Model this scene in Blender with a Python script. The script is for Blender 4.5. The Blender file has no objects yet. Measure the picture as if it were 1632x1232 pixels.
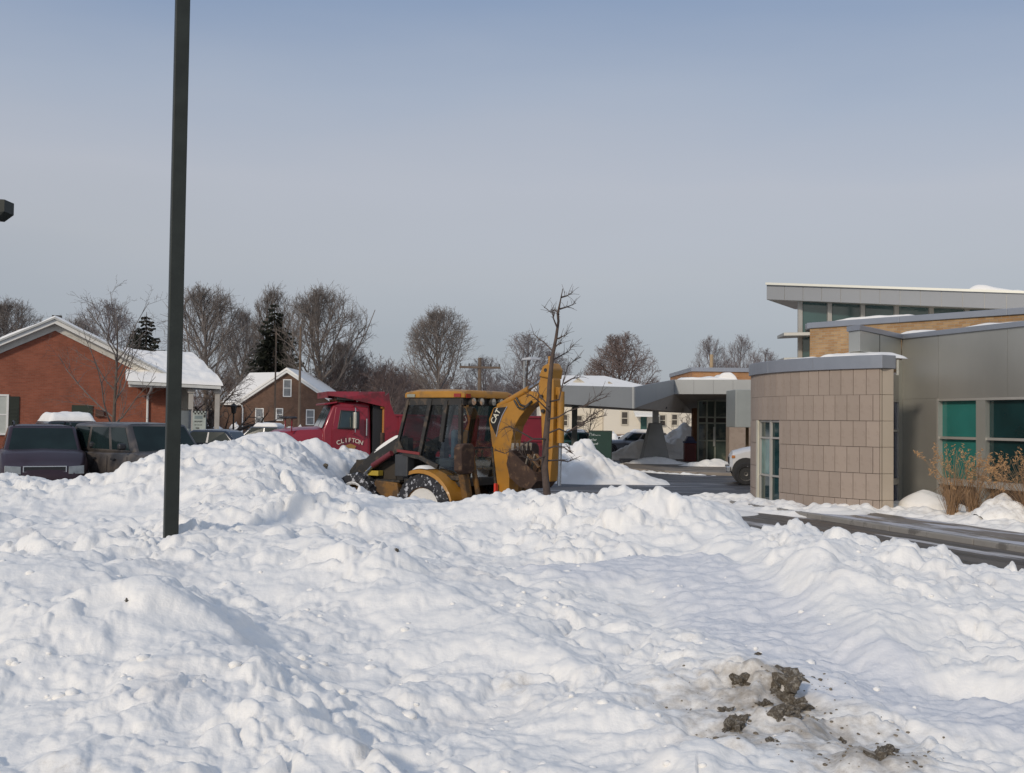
import bpy, bmesh, math, random
import numpy as np
from mathutils import Vector, Matrix, Euler

R = math.radians
scene = bpy.context.scene
COL = scene.collection
rnd = random.Random(7)

# ------------------------------------------------------------------ camera, sky, sun, exposure
cam_d = bpy.data.cameras.new('camera')
cam = bpy.data.objects.new('camera', cam_d)
COL.objects.link(cam)
scene.camera = cam
FPX, W0, H0 = 1700.0, 1632.0, 1232.0
PITCH, ROLL, CAMZ = math.atan(54 / FPX), R(0.7), 2.1
cam_d.sensor_width = 36.0
cam_d.lens = 36.0 * FPX / W0
cam_d.clip_start = 0.1
cam_d.clip_end = 4000
CR = Matrix.Rotation(math.pi / 2 + PITCH, 3, 'X') @ Matrix.Rotation(ROLL, 3, 'Z')
cam.rotation_euler = CR.to_euler()
cam.location = (0, 0, CAMZ)

SUN_EL, SUN_AZ = R(27), R(29)          # azimuth: degrees left of straight behind the camera
sun_from = Vector((-math.sin(SUN_AZ) * math.cos(SUN_EL), -math.cos(SUN_AZ) * math.cos(SUN_EL), math.sin(SUN_EL)))
sun_d = bpy.data.lights.new('sun', 'SUN')
sun_d.energy = 1.85
sun_d.angle = R(5)
sun_d.color = (1.0, 0.89, 0.74)
sun = bpy.data.objects.new('sun', sun_d)
sun.rotation_euler = sun_from.to_track_quat('Z', 'Y').to_euler()
COL.objects.link(sun)

world = bpy.data.worlds.new("World")
scene.world = world
world.use_nodes = True
wn, wl = world.node_tree.nodes, world.node_tree.links
wn.clear()
w_out = wn.new('ShaderNodeOutputWorld')
w_bg = wn.new('ShaderNodeBackground')
w_bg.inputs['Strength'].default_value = 0.1
sky = wn.new('ShaderNodeTexSky')
sky.sky_type = 'NISHITA'
sky.sun_disc = False
sky.sun_elevation = SUN_EL
sky.sun_rotation = math.atan2(sun_from.x, sun_from.y)
sky.air_density = 1.0
sky.dust_density = 2.0
sky.altitude = 200
tc = wn.new('ShaderNodeTexCoord')
sep = wn.new('ShaderNodeSeparateXYZ')
wl.new(tc.outputs['Generated'], sep.inputs[0])
vmap = wn.new('ShaderNodeMapping')
vmap.inputs['Scale'].default_value = (1.0, 1.0, 4.0)
wl.new(tc.outputs['Generated'], vmap.inputs[0])
wnoise = wn.new('ShaderNodeTexNoise')
wnoise.inputs['Scale'].default_value = 1.3
wnoise.inputs['Detail'].default_value = 5
wnoise.inputs['Roughness'].default_value = 0.5
wl.new(vmap.outputs[0], wnoise.inputs['Vector'])
nadd = wn.new('ShaderNodeMath'); nadd.operation = 'MULTIPLY_ADD'
nadd.inputs[1].default_value = 0.16
wl.new(wnoise.outputs['Fac'], nadd.inputs[0])
nsub = wn.new('ShaderNodeMath'); nsub.operation = 'SUBTRACT'; nsub.inputs[1].default_value = 0.08
wl.new(sep.outputs['Z'], nsub.inputs[0])
wl.new(nsub.outputs[0], nadd.inputs[2])
ramp = wn.new('ShaderNodeValToRGB')     # thin high haze: colour against height in the sky
cr = ramp.color_ramp
def sky_col(e, srgb):
    lin = [((c / 255 + 0.055) / 1.055) ** 2.4 for c in srgb]
    return e, (lin[0], lin[1], lin[2], 1)
stops = [sky_col(0.0, (162, 169, 178)), sky_col(0.09, (167, 173, 183)), sky_col(0.16, (182, 185, 192)),
         sky_col(0.22, (187, 190, 199)), sky_col(0.29, (171, 181, 198)), sky_col(0.37, (144, 162, 190)),
         sky_col(0.60, (158, 174, 200)), sky_col(1.0, (158, 174, 200))]
while len(cr.elements) < len(stops):
    cr.elements.new(0.5)
for el, (e, c) in zip(cr.elements, stops):
    el.position = e
    el.color = c
wl.new(nadd.outputs[0], ramp.inputs[0])
wsc = wn.new('ShaderNodeMix'); wsc.data_type = 'RGBA'; wsc.blend_type = 'MULTIPLY'
wsc.inputs['Factor'].default_value = 1
wl.new(ramp.outputs[0], wsc.inputs['A'])
wsc.inputs['B'].default_value = (10.0, 10.0, 10.0, 1)
wmix = wn.new('ShaderNodeMix'); wmix.data_type = 'RGBA'
wmix.inputs['Factor'].default_value = 0.86
wl.new(sky.outputs[0], wmix.inputs['A'])
wl.new(wsc.outputs['Result'], wmix.inputs['B'])
wl.new(wmix.outputs['Result'], w_bg.inputs['Color'])
wl.new(w_bg.outputs[0], w_out.inputs[0])

scene.view_settings.view_transform = 'Standard'
scene.view_settings.look = 'None'
scene.view_settings.exposure = 0.0
scene.view_settings.gamma = 1.0
scene.view_settings.use_curve_mapping = False
scene.cycles.max_bounces = 6
scene.cycles.transparent_max_bounces = 12

# ------------------------------------------------------------------ placing helpers
CAMV = Vector((0, 0, CAMZ))
def ray(px, py):
    return CR @ Vector(((px - W0 / 2) / FPX, -(py - H0 / 2) / FPX, -1.0))
def P(px, py, Y):                       # the point at depth Y seen at that place of the photograph
    d = ray(px, py)
    return CAMV + d * (Y / d.y)
def Wz(px, Y, z):                       # the point at depth Y and height z standing in column px
    py = 670.0
    for _ in range(6):
        p = P(px, py, Y)
        py -= (z - p.z) * FPX / Y
    p = P(px, py, Y)
    return Vector((p.x, Y, z))

class Frame:                            # a thing's own axes: x forward, y left, z up
    def __init__(s, loc, head):
        s.o = Vector(loc)
        s.h = head
        s.f = Vector((math.cos(head), math.sin(head), 0))
        s.l = Vector((-math.sin(head), math.cos(head), 0))
    def hit(s, px, py, yoff):           # where the sight line meets the plane y = yoff, as (x, z)
        d = ray(px, py)
        p0 = s.o + s.l * yoff
        t = (p0 - CAMV).dot(s.l) / d.dot(s.l)
        q = CAMV + d * t - s.o
        return q.dot(s.f), q.z
    def hitx(s, px, py, xoff):
        d = ray(px, py)
        p0 = s.o + s.f * xoff
        t = (p0 - CAMV).dot(s.f) / d.dot(s.f)
        q = CAMV + d * t - s.o
        return q.dot(s.l), q.z

# ------------------------------------------------------------------ materials
def lin(c):
    return tuple(((v / 255 + 0.055) / 1.055) ** 2.4 if v > 10 else v / 255 / 12.92 for v in c)
MATS = {}
def mat(name, col, rough=0.6, metal=0.0, var=0.12, vs=3.0, bump=0.0, bs=40.0, col2=None, mixat=0.55, mixs=4.0, mixw=0.1,
        coat=0.0, spec=0.5, stretch=(1, 1, 1), rough2=None, detail=6.0, rand=0.0):
    if name in MATS:
        return MATS[name]
    m = bpy.data.materials.new(name)
    m.use_nodes = True
    n, l = m.node_tree.nodes, m.node_tree.links
    b = n['Principled BSDF']
    b.inputs['Roughness'].default_value = rough
    b.inputs['Metallic'].default_value = metal
    b.inputs['Specular IOR Level'].default_value = spec
    if coat:
        b.inputs['Coat Weight'].default_value = coat
        b.inputs['Coat Roughness'].default_value = 0.12
    t = n.new('ShaderNodeTexCoord')
    mp = n.new('ShaderNodeMapping')
    mp.inputs['Scale'].default_value = stretch
    l.new(t.outputs['Object'], mp.inputs[0])
    nz = n.new('ShaderNodeTexNoise')
    nz.inputs['Scale'].default_value = vs
    nz.inputs['Detail'].default_value = detail
    l.new(mp.outputs[0], nz.inputs['Vector'])
    r = n.new('ShaderNodeMapRange')
    r.inputs['From Min'].default_value = 0.25
    r.inputs['From Max'].default_value = 0.75
    r.inputs['To Min'].default_value = 1 - var
    r.inputs['To Max'].default_value = 1 + var
    l.new(nz.outputs['Fac'], r.inputs['Value'])
    mx = n.new('ShaderNodeMix'); mx.data_type = 'RGBA'; mx.blend_type = 'MULTIPLY'
    mx.inputs['Factor'].default_value = 1.0
    mx.inputs['A'].default_value = (*col, 1)
    l.new(r.outputs[0], mx.inputs['B'])
    outc = mx.outputs['Result']
    if col2 is not None:
        n2 = n.new('ShaderNodeTexNoise')
        n2.inputs['Scale'].default_value = mixs
        n2.inputs['Detail'].default_value = 8
        n2.inputs['Roughness'].default_value = 0.62
        l.new(mp.outputs[0], n2.inputs['Vector'])
        r2 = n.new('ShaderNodeMapRange')
        r2.interpolation_type = 'SMOOTHSTEP'
        r2.inputs['From Min'].default_value = mixat - mixw / 2
        r2.inputs['From Max'].default_value = mixat + mixw / 2
        l.new(n2.outputs['Fac'], r2.inputs['Value'])
        m2 = n.new('ShaderNodeMix'); m2.data_type = 'RGBA'
        l.new(r2.outputs[0], m2.inputs['Factor'])
        l.new(outc, m2.inputs['A'])
        m2.inputs['B'].default_value = (*col2, 1)
        outc = m2.outputs['Result']
        if rough2 is not None:
            m3 = n.new('ShaderNodeMapRange')
            m3.inputs['To Min'].default_value = rough
            m3.inputs['To Max'].default_value = rough2
            l.new(r2.outputs[0], m3.inputs['Value'])
            l.new(m3.outputs[0], b.inputs['Roughness'])
    if rand:                             # each piece its own tone
        oi = n.new('ShaderNodeObjectInfo'); rr = n.new('ShaderNodeMapRange')
        rr.inputs['To Min'].default_value = 1 - rand; rr.inputs['To Max'].default_value = 1 + rand
        l.new(oi.outputs['Random'], rr.inputs['Value'])
        m5 = n.new('ShaderNodeMix'); m5.data_type = 'RGBA'; m5.blend_type = 'MULTIPLY'; m5.inputs['Factor'].default_value = 1
        l.new(outc, m5.inputs['A']); l.new(rr.outputs[0], m5.inputs['B']); outc = m5.outputs['Result']
    l.new(outc, b.inputs['Base Color'])
    if bump:
        nb = n.new('ShaderNodeTexNoise')
        nb.inputs['Scale'].default_value = bs
        nb.inputs['Detail'].default_value = 5
        l.new(mp.outputs[0], nb.inputs['Vector'])
        bp = n.new('ShaderNodeBump')
        bp.inputs['Strength'].default_value = 1.0
        bp.inputs['Distance'].default_value = bump
        l.new(nb.outputs['Fac'], bp.inputs['Height'])
        l.new(bp.outputs[0], b.inputs['Normal'])
    MATS[name] = m
    return m

def brick_mat(name, ang, c1, c2, mortar, bw=0.21, bh=0.072):
    m = bpy.data.materials.new(name)
    m.use_nodes = True
    n, l = m.node_tree.nodes, m.node_tree.links
    b = n['Principled BSDF']
    b.inputs['Roughness'].default_value = 0.85
    t = n.new('ShaderNodeTexCoord')
    s = n.new('ShaderNodeSeparateXYZ')
    l.new(t.outputs['Object'], s.inputs[0])
    a1 = n.new('ShaderNodeMath'); a1.operation = 'MULTIPLY'; a1.inputs[1].default_value = math.cos(ang)
    a2 = n.new('ShaderNodeMath'); a2.operation = 'MULTIPLY_ADD'; a2.inputs[1].default_value = math.sin(ang)
    l.new(s.outputs['X'], a1.inputs[0])
    l.new(s.outputs['Y'], a2.inputs[0]); l.new(a1.outputs[0], a2.inputs[2])
    cb = n.new('ShaderNodeCombineXYZ')
    l.new(a2.outputs[0], cb.inputs[0]); l.new(s.outputs['Z'], cb.inputs[1])
    br = n.new('ShaderNodeTexBrick')
    br.inputs['Scale'].default_value = 1.0
    br.inputs['Brick Width'].default_value = bw
    br.inputs['Row Height'].default_value = bh
    br.inputs['Mortar Size'].default_value = 0.006
    br.inputs['Bias'].default_value = -0.1
    br.inputs['Color1'].default_value = (*c1, 1)
    br.inputs['Color2'].default_value = (*c2, 1)
    br.inputs['Mortar'].default_value = (*mortar, 1)
    l.new(cb.outputs[0], br.inputs['Vector'])
    nz = n.new('ShaderNodeTexNoise'); nz.inputs['Scale'].default_value = 1.4; nz.inputs['Detail'].default_value = 8
    l.new(t.outputs['Object'], nz.inputs['Vector'])
    r = n.new('ShaderNodeMapRange'); r.inputs['From Min'].default_value = .3; r.inputs['From Max'].default_value = .7
    r.inputs['To Min'].default_value = .8; r.inputs['To Max'].default_value = 1.15
    l.new(nz.outputs['Fac'], r.inputs['Value'])
    mx = n.new('ShaderNodeMix'); mx.data_type = 'RGBA'; mx.blend_type = 'MULTIPLY'; mx.inputs['Factor'].default_value = 1
    l.new(br.outputs['Color'], mx.inputs['A']); l.new(r.outputs[0], mx.inputs['B'])
    l.new(mx.outputs['Result'], b.inputs['Base Color'])
    bp = n.new('ShaderNodeBump'); bp.inputs['Distance'].default_value = .006; bp.invert = True
    l.new(br.outputs['Fac'], bp.inputs['Height']); l.new(bp.outputs[0], b.inputs['Normal'])
    MATS[name] = m
    return m

def glass_mat(name, tint, rough=0.03, fac=0.35):
    m = bpy.data.materials.new(name)
    m.use_nodes = True
    n, l = m.node_tree.nodes, m.node_tree.links
    n.remove(n['Principled BSDF'])
    o = n['Material Output']
    tr = n.new('ShaderNodeBsdfTransparent'); tr.inputs[0].default_value = (*tint, 1)
    gl = n.new('ShaderNodeBsdfGlossy'); gl.inputs['Roughness'].default_value = rough
    gl.inputs['Color'].default_value = (.8, .85, .88, 1)
    fr = n.new('ShaderNodeFresnel'); fr.inputs['IOR'].default_value = 1.5
    mm = n.new('ShaderNodeMath'); mm.operation = 'MULTIPLY_ADD'; mm.inputs[1].default_value = .32; mm.inputs[2].default_value = fac * .02
    l.new(fr.outputs[0], mm.inputs[0])
    mm.use_clamp = True
    mi = n.new('ShaderNodeMixShader')
    l.new(mm.outputs[0], mi.inputs[0]); l.new(tr.outputs[0], mi.inputs[1]); l.new(gl.outputs[0], mi.inputs[2])
    l.new(mi.outputs[0], o.inputs['Surface'])
    MATS[name] = m
    return m

def snow_mat(name, dirt=0.0, dirt_at=None, fine=0.012):
    m = bpy.data.materials.new(name)
    m.use_nodes = True
    n, l = m.node_tree.nodes, m.node_tree.links
    b = n['Principled BSDF']
    b.inputs['Roughness'].default_value = 0.65
    b.inputs['Specular IOR Level'].default_value = 0.2
    t = n.new('ShaderNodeTexCoord')
    n1 = n.new('ShaderNodeTexNoise'); n1.inputs['Scale'].default_value = 1.1; n1.inputs['Detail'].default_value = 10
    n1.inputs['Roughness'].default_value = .65
    l.new(t.outputs['Object'], n1.inputs['Vector'])
    r1 = n.new('ShaderNodeMapRange'); r1.interpolation_type = 'SMOOTHSTEP'
    r1.inputs['From Min'].default_value = 0.52; r1.inputs['From Max'].default_value = 0.78
    r1.inputs['To Max'].default_value = 0.55
    l.new(n1.outputs['Fac'], r1.inputs['Value'])
    fac = r1.outputs[0]
    mx = n.new('ShaderNodeMix'); mx.data_type = 'RGBA'
    mx.inputs['A'].default_value = (.89, .862, .815, 1)
    mx.inputs['B'].default_value = (.70, .66, .62, 1)
    l.new(fac, mx.inputs['Factor'])
    out = mx.outputs['Result']
    if dirt_at is not None:              # brown soil spread round real lumps of soil
        g = n.new('ShaderNodeNewGeometry')
        acc = None
        for (cx, cy, rr, am) in dirt_at:
            vs = n.new('ShaderNodeVectorMath'); vs.operation = 'DISTANCE'
            cmb = n.new('ShaderNodeCombineXYZ'); sp = n.new('ShaderNodeSeparateXYZ')
            l.new(g.outputs['Position'], sp.inputs[0]); l.new(sp.outputs['X'], cmb.inputs[0]); l.new(sp.outputs['Y'], cmb.inputs[1])
            l.new(cmb.outputs[0], vs.inputs[0]); vs.inputs[1].default_value = (cx, cy, 0)
            r = n.new('ShaderNodeMapRange'); r.inputs['From Min'].default_value = 0; r.inputs['From Max'].default_value = rr
            r.inputs['To Min'].default_value = am; r.inputs['To Max'].default_value = 0
            l.new(vs.outputs['Value'], r.inputs['Value'])
            if acc is None: acc = r.outputs[0]
            else:
                a = n.new('ShaderNodeMath'); a.operation = 'MAXIMUM'
                l.new(acc, a.inputs[0]); l.new(r.outputs[0], a.inputs[1]); acc = a.outputs[0]
        n2 = n.new('ShaderNodeTexNoise'); n2.inputs['Scale'].default_value = 9; n2.inputs['Detail'].default_value = 8
        n2.inputs['Roughness'].default_value = .7
        l.new(t.outputs['Object'], n2.inputs['Vector'])
        ad = n.new('ShaderNodeMath'); ad.operation = 'ADD'
        l.new(acc, ad.inputs[0]); l.new(n2.outputs['Fac'], ad.inputs[1])
        r2 = n.new('ShaderNodeMapRange'); r2.interpolation_type = 'SMOOTHSTEP'
        r2.inputs['From Min'].default_value = .62; r2.inputs['From Max'].default_value = 1.16
        l.new(ad.outputs[0], r2.inputs['Value'])
        m2 = n.new('ShaderNodeMix'); m2.data_type = 'RGBA'
        l.new(r2.outputs[0], m2.inputs['Factor']); l.new(out, m2.inputs['A'])
        m2.inputs['B'].default_value = (.37, .32, .26, 1)
        out = m2.outputs['Result']
    if dirt_at is not None:              # grey of trodden, icy path snow, with the trench's shade put into it
        at = n.new('ShaderNodeAttribute'); at.attribute_name = 'packed_shade'
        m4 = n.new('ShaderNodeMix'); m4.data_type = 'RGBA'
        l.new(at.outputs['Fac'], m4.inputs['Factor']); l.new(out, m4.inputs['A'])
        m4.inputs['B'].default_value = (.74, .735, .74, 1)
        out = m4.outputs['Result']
    l.new(out, b.inputs['Base Color'])
    nb = n.new('ShaderNodeTexNoise'); nb.inputs['Scale'].default_value = 28; nb.inputs['Detail'].default_value = 7
    nb.inputs['Roughness'].default_value = .6
    l.new(t.outputs['Object'], nb.inputs['Vector'])
    bp = n.new('ShaderNodeBump'); bp.inputs['Distance'].default_value = fine * .55; bp.inputs['Strength'].default_value = .9
    l.new(nb.outputs['Fac'], bp.inputs['Height']); l.new(bp.outputs[0], b.inputs['Normal'])
    MATS[name] = m
    return m

# ------------------------------------------------------------------ mesh helpers
class MB:
    def __init__(s):
        s.v, s.f = [], []
    def add(s, vs, fs):
        b = len(s.v)
        s.v += [tuple(v) for v in vs]
        s.f += [tuple(i + b for i in f) for f in fs]
        return s
    def box(s, x0, x1, y0, y1, z0, z1, M=None):
        vs = [Vector((x, y, z)) for z in (z0, z1) for y in (y0, y1) for x in (x0, x1)]
        if M is not None: vs = [M @ v for v in vs]
        return s.add(vs, [(0, 2, 3, 1), (4, 5, 7, 6), (0, 1, 5, 4), (2, 6, 7, 3), (0, 4, 6, 2), (1, 3, 7, 5)])
    def bar(s, a, b, w, h=None, up=(0, 0, 1)):       # square bar from a to b
        a, b = Vector(a), Vector(b)
        h = h or w
        d = (b - a).normalized()
        up = Vector(up)
        if abs(d.dot(up)) > .95: up = Vector((0, 1, 0))
        r = d.cross(up).normalized(); u = r.cross(d).normalized()
        vs = []
        for p in (a, b):
            for (i, j) in ((-1, -1), (1, -1), (1, 1), (-1, 1)):
                vs.append(p + r * (i * w / 2) + u * (j * h / 2))
        return s.add(vs, [(0, 1, 2, 3), (7, 6, 5, 4), (0, 4, 5, 1), (1, 5, 6, 2), (2, 6, 7, 3), (3, 7, 4, 0)])
    def tube(s, pts, rad, n=8, cap=True):
        pts = [Vector(p) for p in pts]
        if not hasattr(rad, '__len__'): rad = [rad] * len(pts)
        base = len(s.v)
        prev = None
        for i, p in enumerate(pts):
            d = (pts[min(i + 1, len(pts) - 1)] - pts[max(i - 1, 0)])
            d = d.normalized() if d.length > 1e-9 else Vector((0, 0, 1))
            if prev is None:
                r = d.cross(Vector((0, 0, 1)) if abs(d.z) < .9 else Vector((1, 0, 0))).normalized()
            else:
                r = (prev - d * prev.dot(d)).normalized()
            prev = r
            u = d.cross(r)
            for k in range(n):
                a = 2 * math.pi * k / n
                s.v.append(tuple(p + (r * math.cos(a) + u * math.sin(a)) * rad[i]))
        for i in range(len(pts) - 1):
            for k in range(n):
                k2 = (k + 1) % n
                s.f.append((base + i * n + k, base + i * n + k2, base + (i + 1) * n + k2, base + (i + 1) * n + k))
        if cap:
            s.f.append(tuple(base + k for k in range(n))[::-1])
            s.f.append(tuple(base + (len(pts) - 1) * n + k for k in range(n)))
        return s
    def cyl(s, a, b, r, n=16, r2=None):
        return s.tube([a, b], [r, r if r2 is None else r2], n)
    def prism(s, poly, lo, hi, axis='z'):            # polygon in the plane across axis
        n = len(poly)
        def pt(p, t):
            if axis == 'z': return (p[0], p[1], t)
            if axis == 'y': return (p[0], t, p[1])
            return (t, p[0], p[1])
        vs = [pt(p, lo) for p in poly] + [pt(p, hi) for p in poly]
        fs = [tuple(range(n))[::-1], tuple(range(n, 2 * n))]
        for i in range(n):
            j = (i + 1) % n
            fs.append((i, j, j + n, i + n))
        return s.add(vs, fs)
    def slab(s, pts, th):                            # polygon with a height at each corner, and a thickness upwards
        n = len(pts)
        vs = [tuple(p) for p in pts] + [(p[0], p[1], p[2] + th) for p in pts]
        fs = [tuple(range(n))[::-1], tuple(range(n, 2 * n))]
        for i in range(n):
            j = (i + 1) % n
            fs.append((i, j, j + n, i + n))
        return s.add(vs, fs)
    def loft(s, rings, close=True, cap=True):
        n = len(rings[0]); b = len(s.v)
        for r in rings: s.v += [tuple(p) for p in r]
        for i in range(len(rings) - 1):
            for k in range(n if close else n - 1):
                k2 = (k + 1) % n
                s.f.append((b + i * n + k, b + i * n + k2, b + (i + 1) * n + k2, b + (i + 1) * n + k))
        if cap:
            s.f.append(tuple(b + k for k in range(n))[::-1])
            s.f.append(tuple(b + (len(rings) - 1) * n + k for k in range(n)))
        return s
    def lathe(s, prof, center, axis='y', n=28, a0=0, a1=2 * math.pi):  # prof: (radius, along)
        rings = []
        cx, cy, cz = center
        for i in range(n):
            a = a0 + (a1 - a0) * i / n
            ring = []
            for r, t in prof:
                if axis == 'y': ring.append((cx + r * math.cos(a), cy + t, cz + r * math.sin(a)))
                elif axis == 'z': ring.append((cx + r * math.cos(a), cy + r * math.sin(a), cz + t))
                else: ring.append((cx + t, cy + r * math.cos(a), cz + r * math.sin(a)))
            rings.append(ring)
        b = len(s.v); m = len(prof)
        for r in rings: s.v += r
        for i in range(n):
            j = (i + 1) % n
            for k in range(m - 1):
                s.f.append((b + i * m + k, b + j * m + k, b + j * m + k + 1, b + i * m + k + 1))
        return s
    def mesh(s, name, fix=True, smooth=None):
        me = bpy.data.meshes.new(name)
        me.from_pydata(s.v, [], s.f)
        if fix:
            bm = bmesh.new(); bm.from_mesh(me)
            bmesh.ops.recalc_face_normals(bm, faces=bm.faces)
            bm.to_mesh(me); bm.free()
        me.update()
        if smooth is not None:
            me.shade_smooth()
            me.set_sharp_from_angle(angle=R(smooth))
        return me
    def build(s, name, m, parent=None, smooth=None, bevel=0, seg=2, world=True, fix=True):
        me = s.mesh(name, fix, smooth)
        me.materials.append(m)
        return link(name, me, parent, bevel, seg, world)

def link(name, me, parent=None, bevel=0, seg=2, world=True):
    o = bpy.data.objects.new(name, me)
    COL.objects.link(o)
    if parent is not None:
        o.parent = parent
        if world and 'oo' in META.get(root_of(parent).name, {}):
            if parent is root_of(parent):
                o.location = -META[parent.name]['oo']
    if bevel:
        b = o.modifiers.new('bevel', 'BEVEL'); b.width = bevel; b.segments = seg; b.limit_method = 'ANGLE'; b.angle_limit = R(35)
    return o
META = {}
def root_of(o):
    while o.parent is not None: o = o.parent
    return o
def tag(o, label=None, cat=None, group=None, kind=None):
    if label: o['label'] = label
    if cat: o['category'] = cat
    if group: o['group'] = group
    if kind: o['kind'] = kind
    return o
def thing(name, label, cat, loc=(0, 0, 0), rot=0.0, group=None, local=True):
    """An Empty at the thing's base. local: parts come in its own axes; else parts come in world coordinates."""
    o = bpy.data.objects.new(name, None)
    COL.objects.link(o)
    o.empty_display_size = .2
    o.location = loc
    o.rotation_euler = (0, 0, rot)
    tag(o, label, cat, group)
    if not local:
        META[o.name] = {'oo': Vector(loc)}
    return o
def struct(o):
    o['kind'] = 'structure'
    return o
def dup(root, loc=None, rot=None, scale=None, label=None, group=None):
    r = root.copy(); COL.objects.link(r)
    if loc is not None: r.location = loc
    if rot is not None: r.rotation_euler = (0, 0, rot)
    if scale is not None: r.scale = scale
    if label: r['label'] = label
    if group: r['group'] = group
    for ch in list(root.children):
        c = ch.copy(); COL.objects.link(c); c.parent = r
        for g in list(ch.children):
            d = g.copy(); COL.objects.link(d); d.parent = c
    return r

def text_mb(txt, size, depth=0.006):
    cu = bpy.data.curves.new('lettering', 'FONT')
    cu.body = txt; cu.size = size; cu.extrude = depth / 2; cu.align_x = 'CENTER'; cu.align_y = 'CENTER'; cu.offset = size * .018
    ob = bpy.data.objects.new('lettering', cu)
    COL.objects.link(ob)
    bpy.context.view_layer.update()
    dg = bpy.context.evaluated_depsgraph_get()
    me = bpy.data.meshes.new_from_object(ob.evaluated_get(dg))
    vs = [v.co.copy() for v in me.vertices]; fs = [tuple(p.vertices) for p in me.polygons]
    bpy.data.objects.remove(ob); bpy.data.curves.remove(cu); bpy.data.meshes.remove(me)
    return vs, fs

# ------------------------------------------------------------------ numpy noise
def _h(ix, iy, s):
    n = (ix * 374761393 + iy * 668265263 + s * 974634777) & 0xffffffff
    n = ((n ^ (n >> 13)) * 1274126177) & 0xffffffff
    n = (n ^ (n >> 16)) & 0xffffffff
    n = (n * 2246822519) & 0xffffffff
    return ((n ^ (n >> 15)) & 0xffffff) / float(0xffffff)
def vnoise(x, y, s=0):
    ix = np.floor(x).astype(np.int64); iy = np.floor(y).astype(np.int64)
    fx = x - ix; fy = y - iy
    ux = fx * fx * fx * (fx * (fx * 6 - 15) + 10); uy = fy * fy * fy * (fy * (fy * 6 - 15) + 10)
    def g(dx, dy):
        a = _h(ix + dx, iy + dy, s) * 2 * np.pi
        return np.cos(a) * (fx - dx) + np.sin(a) * (fy - dy)
    return ((g(0, 0) * (1 - ux) + g(1, 0) * ux) * (1 - uy) + (g(0, 1) * (1 - ux) + g(1, 1) * ux) * uy) * 1.4
def fbm(x, y, s=0, o=4, g=.5):
    t = 0; a = 1
    for i in range(o):
        t = t + vnoise(x * 2 ** i, y * 2 ** i, s + i * 17) * a; a *= g
    return t
def lumps(x, y, s=0, dens=1.0, sharp=2.2):
    """rounded heaped lumps: one per cell, each its own size and height"""
    ix = np.floor(x).astype(np.int64); iy = np.floor(y).astype(np.int64)
    best = np.zeros_like(x)
    for dx in (-1, 0, 1):
        for dy in (-1, 0, 1):
            cx = ix + dx; cy = iy + dy
            jx = cx + _h(cx, cy, s); jy = cy + _h(cx, cy, s + 5)
            r = .35 + .55 * _h(cx, cy, s + 9) ** 1.5
            ok = _h(cx, cy, s + 13) < dens
            an = _h(cx, cy, s + 21) * 3.14
            ex = (x - jx) * np.cos(an) + (y - jy) * np.sin(an); ey = -(x - jx) * np.sin(an) + (y - jy) * np.cos(an)
            d = np.sqrt(ex ** 2 + (ey * 1.35) ** 2) / r
            v = np.clip(1 - d ** sharp, 0, 1) ** .7 * r * ok
            best = np.maximum(best, v)
    return best
def sstep(a, b, x):
    t = np.clip((x - a) / (b - a), 0, 1)
    return t * t * (3 - 2 * t)
# ------------------------------------------------------------------ ground, snow and roads
def tps(ctrl, reg=0.02):
    C = np.array(ctrl, float); X = C[:, :2]; z = C[:, 2]; n = len(X)
    def U(r2): return .5 * r2 * np.log(r2 + 1e-9)
    K = U(((X[:, None] - X[None]) ** 2).sum(-1)) + reg * np.eye(n)
    Pm = np.c_[np.ones(n), X]
    A = np.zeros((n + 3, n + 3)); A[:n, :n] = K; A[:n, n:] = Pm; A[n:, :n] = Pm.T
    w = np.linalg.solve(A, np.r_[z, 0, 0, 0])
    def f(x, y):
        o = w[n] + w[n + 1] * x + w[n + 2] * y
        for i in range(n):
            o = o + w[i] * U((x - X[i, 0]) ** 2 + (y - X[i, 1]) ** 2)
        return o
    return f

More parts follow.
